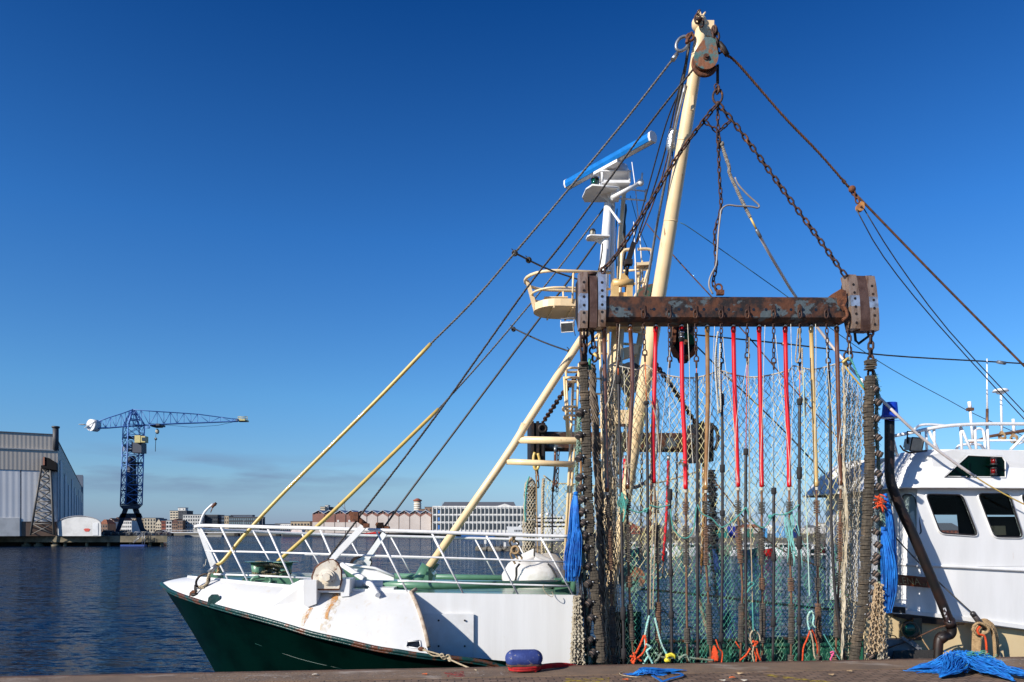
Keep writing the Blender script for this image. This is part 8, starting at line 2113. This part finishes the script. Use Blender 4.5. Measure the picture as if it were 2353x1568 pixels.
bundle('bright blue twine bundle hanging over the rail left of the left disc rope', [(1323, 1132), (1320, 1165), (1319, 1200), (1318, 1235), (1314, 1275), (1312, 1310), (1311, 1335), (1307, 1360)], [3, 9, 11, 13, 16, 16, 15, 13], 420, None, VB - .05, 1)
bundle('lower blue twine bundle overlapping the left one, beside the teal rope', [(1327, 1206), (1327, 1235), (1324, 1270), (1322, 1300), (1319, 1325), (1316, 1340)], [3, 9, 12, 14, 12, 10], 220, None, VB - .1, 2)
bundle('short upper blue twine bundle on the right, tied under the orange knot', [(2034, 1136), (2040, 1165), (2045, 1200), (2049, 1240), (2052, 1290), (2054, 1320)], [3, 7, 9, 11, 12, 11], 240, None, VB, 3)
bundle('long blue twine bundle on the right hanging before the white wheelhouse', [(2030, 1213), (2036, 1250), (2042, 1290), (2044, 1330), (2042, 1370), (2038, 1408), (2037, 1440)], [5, 12, 17, 18, 15, 9, 4], 480, None, VB - .05, 4)
b = MB(); random.seed(6)
for k in range(34):
    p = S(2016 + random.uniform(-6, 10), 1152 + random.uniform(-16, 16), VB - .12); q = p + Vector((random.uniform(-.05, .14), random.uniform(-.05, .05), random.uniform(-.12, .04)))
    b.tube([p, (p + q) / 2 + Vector((0, -.02, .01)), q], .011, 5)
b.build('orange_knot', ORROPE, label='frayed orange rope knot on the right disc rope above the blue twine', category='rope')
# ---- teal cord swagged between the cables, light ropes
sw_ = [[(1445, 1170), (1470, 1178), (1492, 1167)], [(1492, 1161), (1515, 1166), (1540, 1160)], [(1540, 1170), (1548, 1215), (1572, 1237), (1592, 1222), (1600, 1165)], [(1603, 1160), (1612, 1180), (1636, 1192), (1660, 1212), (1697, 1185), (1714, 1166)], [(1714, 1166), (1728, 1195), (1752, 1213), (1770, 1195), (1778, 1182)], [(1778, 1182), (1800, 1183), (1818, 1175), (1836, 1160)]]
for i, q in enumerate(sw_):
    b = MB(); twist(b, smooth_path(pp(q, VK - .05), 5), .012, 3, .07)
    if i in (0, 4):
        for k in range(5): b.ring(S(q[-1][0] - 8, q[-1][1] + 6, VK - .05), (random.random(), random.random(), random.random()), .03, .012, 10, 5)
    b.build('teal_rope', TEAL, label=['teal cord looped left from the boom foot cable', 'short level teal cord left of the grey-wired cable', 'deep teal loop under the collared red hose', 'teal cord swagged from brown hose past the middle red hose', 'knotted teal loop behind the fourth red hose', 'teal cord rising to the sleeved cable left of the straw hose'][i], category='cord', group='teal cords between the cables')
b = MB(); random.seed(12)
for k in range(26):
    p = S(1431 + random.uniform(-4, 4), 1138 + random.uniform(-4, 8), VK - .08); b.tube(smooth_path([p, p + Vector((random.uniform(-.08, .08), 0, -.1)), p + Vector((random.uniform(-.06, .1), 0, random.uniform(-.3, -.15)))], 3), .004, 4)
b.tube(smooth_path(pp([(1429, 1132), (1434, 1150), (1437, 1175), (1432, 1200)], VK - .08), 4), .014, 6)
b.build('teal_tassel', TEAL, label='teal rope tassel knotted on the cable before the mast', category='rope')
b = MB(); random.seed(13)
for k in range(14):
    x = random.uniform(1800, 1834); b.tube(smooth_path(pp([(x, 1178), (x + random.uniform(-6, 8), 1205), (x + random.uniform(-2, 14), 1240), (x + random.uniform(0, 22), random.uniform(1260, 1310))], VK - .02), 4), .0055, 4)
b.build('teal_threads', mat('pale_teal_twine', (.22, .55, .50), .8), label='loose pale teal threads trailing between rightmost red and straw hoses', category='cord')
def rope(lab, q, v, r_, m, nm='light_rope', tw=True, sm=4, grp=None):
    b = MB(); P = smooth_path(pp(q, v), sm)
    if tw: twist(b, P, r_, 3, r_ * 7)
    else: b.tube(P, r_, 5)
    kw = dict(label=lab, category='rope')
    if grp: kw['group'] = grp
    return b.build(nm, m, **kw)
rope('beige rope crossing down from the net knot to the leftmost red hose', [(1481, 838), (1478, 860), (1488, 905), (1502, 940), (1508, 965), (1512, 1000), (1515, 1060), (1512, 1130), (1505, 1250), (1500, 1400)], VE - .08, .011, BEIGE)
rope('twisted beige rope beside the leftmost red hose, lower half', [(1503, 1120), (1502, 1180), (1500, 1230), (1495, 1320), (1494, 1400)], VE - .1, .012, BEIGE)
rope('thin white line slanting left of the collared red hose', [(1540, 800), (1530, 900), (1520, 1000), (1515, 1100)], VK - .05, .005, WROPE, tw=False)
rope('thin white line right of the collared red hose', [(1580, 745), (1584, 838), (1586, 960), (1592, 1060), (1598, 1150)], VK - .04, .006, WROPE, tw=False)
rope('thin white line just left of the brown middle hose', [(1642, 750), (1637, 860), (1630, 1000), (1625, 1120)], VK - .04, .005, WROPE, tw=False)
rope('hank of white rope doubled and hung left of the fat sleeved cable', [(1650, 762), (1646, 800), (1648, 860), (1649, 930), (1653, 950), (1656, 930), (1653, 860), (1655, 790)], VK - .06, .018, WROPE, nm='rope_hank')
rope('second strand of white hank left of the fat sleeved cable', [(1648, 770), (1643, 830), (1647, 900), (1651, 945)], VK - .08, .014, WROPE, nm='rope_hank')
rope('thin white line right of the fat sleeved cable', [(1661, 775), (1668, 850), (1680, 920), (1688, 1000), (1693, 1120)], VK - .04, .0055, WROPE, tw=False)
rope('white cord hanging between the third and fourth red hoses', [(1722, 775), (1720, 870), (1722, 1000), (1722, 1140), (1727, 1290), (1729, 1385)], VK - .08, .010, BEIGE)
rope('white cord slanting from the middle red hose up to its left', [(1717, 830), (1705, 900), (1693, 960), (1690, 1060), (1697, 1110)], VK - .09, .005, WROPE, tw=False)
rope('thin white line beside the fourth red hose', [(1758, 748), (1756, 800), (1752, 950), (1748, 1060), (1750, 1115)], VK - .06, .0055, WROPE, tw=False)
rope('thin white line slanting onto the rightmost red hose', [(1782, 770), (1790, 860), (1803, 960), (1814, 1060), (1814, 1115)], VK - .06, .0055, WROPE, tw=False)
rope('thin white line left of the straw coloured hose', [(1817, 745), (1820, 850), (1824, 900), (1820, 960), (1815, 1100)], VK - .05, .0055, WROPE, tw=False)
rope('doubled tan rope sling under the beam left of the fourth long chain', [(1834, 755), (1830, 800), (1828, 828), (1833, 832), (1838, 805), (1838, 755)], VK - .06, .012, BEIGE)
rope('tan tasselled cord hanging between fat sleeved cable and straw hose', [(1843, 800), (1844, 860), (1848, 900), (1850, 935), (1852, 955)], VK - .08, .014, BEIGE)
rope('long white and teal cord just left of the straw hose', [(1846, 850), (1848, 960), (1850, 1100), (1854, 1200), (1857, 1280), (1860, 1370)], VK - .1, .011, mat('pale_teal_rope', (.36, .60, .54), .85, col2=(.5, .5, .4), scale=2))
rope('thin white line right of the straw coloured hose', [(1874, 745), (1875, 800), (1874, 960), (1871, 1100)], VK - .05, .006, WROPE, tw=False)
rope('thin white line beside the slanting right cable', [(1900, 795), (1902, 850), (1912, 950), (1924, 1050), (1930, 1120)], VK - .05, .006, WROPE, tw=False)
rope('thin white line from the right shoe curving inward past the brown hose', [(1952, 790), (1950, 860), (1940, 940), (1930, 1000), (1924, 1060)], VK - .05, .0055, WROPE, tw=False)
rope('thin white line before the mast left of the reddish hose', [(1424, 745), (1418, 830), (1405, 900), (1390, 940)], VK - .05, .005, WROPE, tw=False)
rope('thin white line crossing the reddish brown hose', [(1434, 860), (1438, 960), (1442, 1060), (1446, 1100)], VK - .05, .005, WROPE, tw=False)
b = MB(); random.seed(44)
for px, py in ((1928, 1033), (1443, 1068), (1564, 1060), (1850, 915)):
    for k in range(22):
        p = S(px, py, VE - .08); d = Vector((random.uniform(-1, 1), random.uniform(-1, 0), random.uniform(-1.4, .8))).normalized() * random.uniform(.05, .11); b.tube([p, p + d * .6, p + d + Vector((0, 0, -.02))], .006, 4)
b.build('frayed_knots', BEIGE, label='frayed beige rope knots tied round several hoses', category='rope') 
# ---- coloured knots low on the net
def lowropes(lab, m, paths, r_, v=VK - .1, nm='knotted_rope'):
    b = MB()
    for q in paths: twist(b, smooth_path(pp(q, v + random.uniform(-.03, .03)), 4), r_, 3, r_ * 7)
    return b.build(nm, m, label=lab, category='rope')
random.seed(70)
lowropes('orange rope knot low at the left of the net', ORROPE, [[(1480, 1460), (1472, 1480), (1462, 1500), (1450, 1520)], [(1482, 1460), (1485, 1480), (1478, 1500), (1462, 1515), (1452, 1524)], [(1448, 1508), (1462, 1512), (1475, 1520)], [(1455, 1500), (1460, 1512), (1455, 1526)]], .020)
lowropes('pale teal rope knot standing beside the left orange knot', mat('aqua_rope', (.30, .62, .58), .85, col2=(.40, .48, .38), scale=8), [[(1492, 1415), (1486, 1440), (1482, 1465), (1484, 1490), (1490, 1505), (1478, 1526)], [(1484, 1480), (1496, 1488), (1486, 1496), (1492, 1510), (1500, 1526)], [(1505, 1420), (1512, 1450), (1520, 1480), (1530, 1500), (1538, 1516)]], .020)
lowropes('tangled grey-green rope near the yellow float', FADED, [[(1520, 1500), (1512, 1515), (1500, 1524)], [(1505, 1500), (1520, 1510), (1545, 1512), (1570, 1510), (1600, 1514), (1640, 1518)], [(1530, 1505), (1540, 1520)], [(1560, 1515), (1575, 1505), (1585, 1520)]], .022)
lowropes('small yellow and black float among the low ropes', mat('float_yellow', (.75, .62, .05), .4), [[(1530, 1508), (1545, 1505), (1552, 1512)], [(1528, 1516), (1540, 1520)]], .04, nm='net_float')
lowropes('orange rope strands knotted in the low middle of the net', ORROPE, [[(1730, 1472), (1736, 1482), (1732, 1495), (1738, 1510), (1736, 1522)], [(1728, 1475), (1742, 1476), (1730, 1486)], [(1724, 1490), (1715, 1505), (1700, 1518)], [(1738, 1490), (1742, 1505), (1748, 1518)]], .018)
lowropes('teal cord with tan loop ends between the middle cables', TEAL, [[(1729, 1385), (1730, 1420), (1731, 1450)], [(1718, 1345), (1724, 1338), (1733, 1342), (1722, 1352), (1717, 1362)]], .012)
lowropes('tan loop of rope above the middle orange knot', BEIGE, [[(1731, 1448), (1724, 1460), (1727, 1480)], [(1733, 1448), (1744, 1458), (1747, 1474)], [(1732, 1485), (1729, 1505), (1733, 1522)]], .014)
lowropes('aqua rope hank with knot left of the straw hose foot', MATS['aqua_rope'], [[(1862, 1405), (1856, 1418), (1857, 1436), (1860, 1448)], [(1866, 1405), (1870, 1418), (1868, 1434), (1874, 1443)], [(1864, 1404), (1870, 1410)]], .018)
lowropes('orange rope legs forking below the aqua hank', ORROPE, [[(1862, 1448), (1854, 1470), (1846, 1490), (1844, 1520)], [(1866, 1448), (1874, 1470), (1878, 1490), (1876, 1505)], [(1862, 1446), (1872, 1460)]], .016)
lowropes('tan cord between the forking orange legs', BEIGE, [[(1862, 1450), (1868, 1475), (1870, 1500), (1874, 1515)], [(1868, 1490), (1876, 1500), (1870, 1508)]], .015)
lowropes('small pink rope knot low at the right of the net', mat('pink_rope', (.70, .10, .25), .8), [[(1908, 1500), (1916, 1498), (1912, 1508), (1908, 1516), (1914, 1522)], [(1910, 1504), (1918, 1510)]], .016)
lowropes('teal cord slanting to the pink knot', TEAL, [[(1893, 1458), (1904, 1478), (1916, 1496), (1930, 1516)]], .011)
lowropes('orange tufted rope end behind the brown cable foot', ORROPE, [[(1688 + 2, 1475), (1700, 1490)], [(1640 + 5, 1470), (1652, 1490), (1660, 1500), (1658, 1524)]], .014)
b = MB(); random.seed(15)
for k in range(60):
    p = S(1641 + random.uniform(-2, 2), 1484, VK + .02); b.tube([p, p + Vector((random.uniform(-.04, .06), 0, -.12)), p + Vector((random.uniform(-.06, .08), 0, random.uniform(-.28, -.2)))], .006, 3, cap=False)
for o_ in (): pass
b.build('orange_tuft', ORROPE, label='orange twine tuft low left of the fat sleeved cable', category='rope')
# ================================================================ ON THE QUAY
def bollard():
    t = thing('bollard', 'double-headed mooring bollard with scratched blue top on the quay edge', 'bollard', gq(1202, 1543))
    base = gq(1204, 1543); base.z = ZQ
    b = MB(); prof = [(0, .15), (.05, .14), (.10, .13), (.14, .14)]
    for dx in (-.09, .09):
        c = base + Ud * dx
        b.tube([c + Zd * z for z, r_ in prof], [r_ for z, r_ in prof], 20)
    b.build('stem', mat('bollard_rust', (.10, .045, .03), .8, col2=(.05, .03, .02), scale=12, bump=.5, bscale=40), t)
    b = MB(); zc = .205; hr = .130
    a, c = base + Ud * -.165 + Zd * zc, base + Ud * .165 + Zd * zc
    n = 28
    def stad(r_, dz, wv=1):
        out = []
        for i in range(n):
            th = 2 * math.pi * i / n; o_ = a if math.cos(th) < 0 else c
            if abs(math.cos(th)) < 1e-6: o_ = (a + c) / 2
            out.append(o_ + Ud * math.cos(th) * r_ + Vd * (math.sin(th) * (r_ + .03)) + Zd * dz)
        return out
    b.smooth = True
    lv = [(hr * math.cos(R(q)), hr * math.sin(R(q))) for q in (-75, -60, -45, -30, -15, 0, 15, 30, 45, 60, 72, 82)]
    b.loft([stad(*q) for q in lv], closed=True); b.poly(stad(*lv[0])[::-1]); b.poly(stad(*lv[-1]))
    b.build('head', mat('scratched_blue', (.018, .035, .16), .75, col2=(.03, .055, .21), scale=7, col3=(.26, .24, .24), s3=14, lo3=.60, hi3=.66, bump=.3, bscale=40), t)
    b = MB(); b.tube(stad(.10, -.098), .018, 6, closed=True); b.tube(stad(.07, -.118), .02, 6, closed=True); b.build('worn_rim', MATS['bollard_rust'], t)
    return base
base = bollard()
b = MB(); pts = []
for k in range(2):
    for i in range(20):
        th = 2 * math.pi * i / 20
        pts.append(base + Ud * (math.cos(th) * (.235 + .008 * k) + .01) + Vd * math.sin(th) * .17 + Zd * (.022 + .032 * k + .0015 * i))
b.tube(pts, .021, 7)
b.tube(smooth_path([pts[-1], S(1240, 1531, -.35), S(1262, 1528, -.25), S(1290, 1526.5, -.12), S(1318, 1530, .02), S(1350, 1540, .12)], 5), .026, 7)
b.tube(smooth_path([pts[-3] - Zd * .05, S(1238, 1537, -.35), S(1262, 1533, -.25), S(1290, 1531, -.12), S(1318, 1533, .0)], 5), .022, 7)
b.build('red_rope', mat('red_webbing', (.56, .006, .006), .8, col2=(.26, .004, .004), scale=8, bump=.4, bscale=30), label='flat red mooring strap wound round the blue bollard', category='rope')
def pile(nm, lab, cx, cy, sx, sy, hgt, n, seed, ends=(), extra=None, r_=.0058):
    random.seed(seed); t = thing(nm, lab, 'twine heap', gq(cx, cy))
    A, B_ = MB(), MB(); c = gq(cx, cy); c.z = ZQ
    for k in range(n):
        f = random.random(); pts = []
        if ends and random.random() < .42:
            ex, ey, wd = random.choice(ends); e = gq(ex, ey); e.z = ZQ + .01
            side = random.gauss(0, 1) * wd; s0 = c + Ud * random.uniform(-.5, .5) * sx + Vd * random.uniform(-.4, .4) * sy
            for i in range(8):
                q = i / 7; w_ = math.sin(q * math.pi) * side
                hh = hgt * (1 - q) ** 1.2 * random.uniform(.5, 1)
                pts.append(s0.lerp(e, q) + Vd * w_ + Ud * random.uniform(-.02, .02) + Zd * (hh + .01 + .012 * math.sin(3 * q * 3.14)))
        else:
            an = random.uniform(-.5, .5) + (math.pi if random.random() < .5 else 0); L_ = random.uniform(.4, 1) * sx * 1.3
            p = c + Ud * random.gauss(0, .38) * sx + Vd * random.gauss(0, .35) * sy
            for i in range(8):
                p = p + (Ud * math.cos(an) + Vd * math.sin(an) * .6) * L_ / 8; an += random.uniform(-.5, .5)
                d = p - c; du, dv = d.dot(Ud) / sx, d.dot(Vd) / sy
                hh = hgt * max(0, 1 - (du * du + dv * dv) * .9) * random.uniform(.45, 1)
                pts.append(Vector((p.x, p.y, ZQ + .008 + hh)))
        (A if k % 3 else B_).tube(smooth_path(pts, 3), r_, 3, cap=False)
    A.build('strands', BLUE, t); B_.build('light_strands', BLUE2, t)
    return t, c
t, c = pile('twine_heap', 'large heap of bright blue twine on the quay below the rope hank', 2215, 1541, .52, .26, .30, 950, 5, ((2092, 1541, .06), (2360, 1562, .10), (2400, 1566, .12), (2160, 1560, .08), (2330, 1568, .1)))
random.seed(3); b = MB()
for k in range(40):
    p = c + Ud * random.gauss(.15, .13) + Vd * random.uniform(-.2, 0) + Zd * random.uniform(.12, .30); pts = [p]
    for i in range(5): pts.append(pts[-1] + Vector((random.uniform(-.07, .07), random.uniform(-.05, .05), random.uniform(-.035, .03))))
    b.tube(smooth_path(pts, 3), .006, 4)
b.build('green_scraps', NETG, t)
t, c = pile('twine_heap', 'small flat tangle of blue twine on the quay edge before the net', 1484, 1551, .20, .10, .09, 240, 15, ((1562, 1544, .05), (1575, 1544, .02)))
b = MB(); random.seed(4)
for k in range(60):
    o_ = Ud * random.uniform(-.02, .02) + Vd * random.uniform(-.02, .02)
    b.tube(smooth_path([gq(x, y) + o_ + Zd * .02 for x, y in ((1500, 1556), (1512, 1563), (1522, 1569), (1532, 1566), (1540, 1563), (1556, 1559), (1568, 1555), (1562, 1550), (1545, 1550))], 3), .005, 3, cap=False)
b.build('loose_loop', BLUE, t)
# leaves and scraps
LEAF = [mat('leaf_tan', (.50, .34, .18), .8), mat('scrap_orange', (.75, .16, .04), .7), mat('leaf_pale', (.60, .52, .42), .8)]
random.seed(19)
for px, py, k, lab in ((1702, 1550, 0, 'curled tan leaf on the bricks below the middle of the net'), (1683, 1560, 1, 'orange plastic scrap on the bricks below the net'), (1710, 1566, 2, 'pale scrap on the bricks just below the orange one'), (1660, 1566.5, 2, 'flat pale leaf near the bottom edge of the bricks'), (1952, 1545, 0, 'tan leaf on the quay edge right of the yellow line'), (1437, 1564.5, 1, 'orange scrap on the bricks right of the bollard'), (976, 1552, 1, 'tiny orange scrap on the concrete strip before the hull'), (724, 1553, 2, 'small white scrap on the concrete left of the hull end'), (1910, 1553, 0, 'small leaf by the yellow marking')):
    p = gq(px, py); b = MB(); s_ = random.uniform(.025, .04); a = random.uniform(0, 3)
    ring_ = [p + Vector((math.cos(a + q) * s_ * 1.6, math.sin(a + q) * s_, .008 + .018 * abs(math.cos(q)) + (.0 if q else 0))) for q in (0, .8, 1.57, 2.4, 3.14, 3.9, 4.7, 5.5)]
    b.prism(ring_, (0, 0, .004)); b.build('litter', LEAF[k], label=lab, category='litter', group='leaves and scraps on the quay')
b = MB(); b.tube(smooth_path([gq(x, y) + Zd * .012 for x, y in ((1432, 1546), (1424, 1548), (1428, 1553), (1445, 1556), (1465, 1558), (1478, 1556))], 4), .006, 5); b.build('string', BEIGE, label='short pale string lying on the quay right of the bollard', category='string') if False else b.build('string', BEIGE, label='short pale string lying on the quay left of the small blue tangle', category='string')
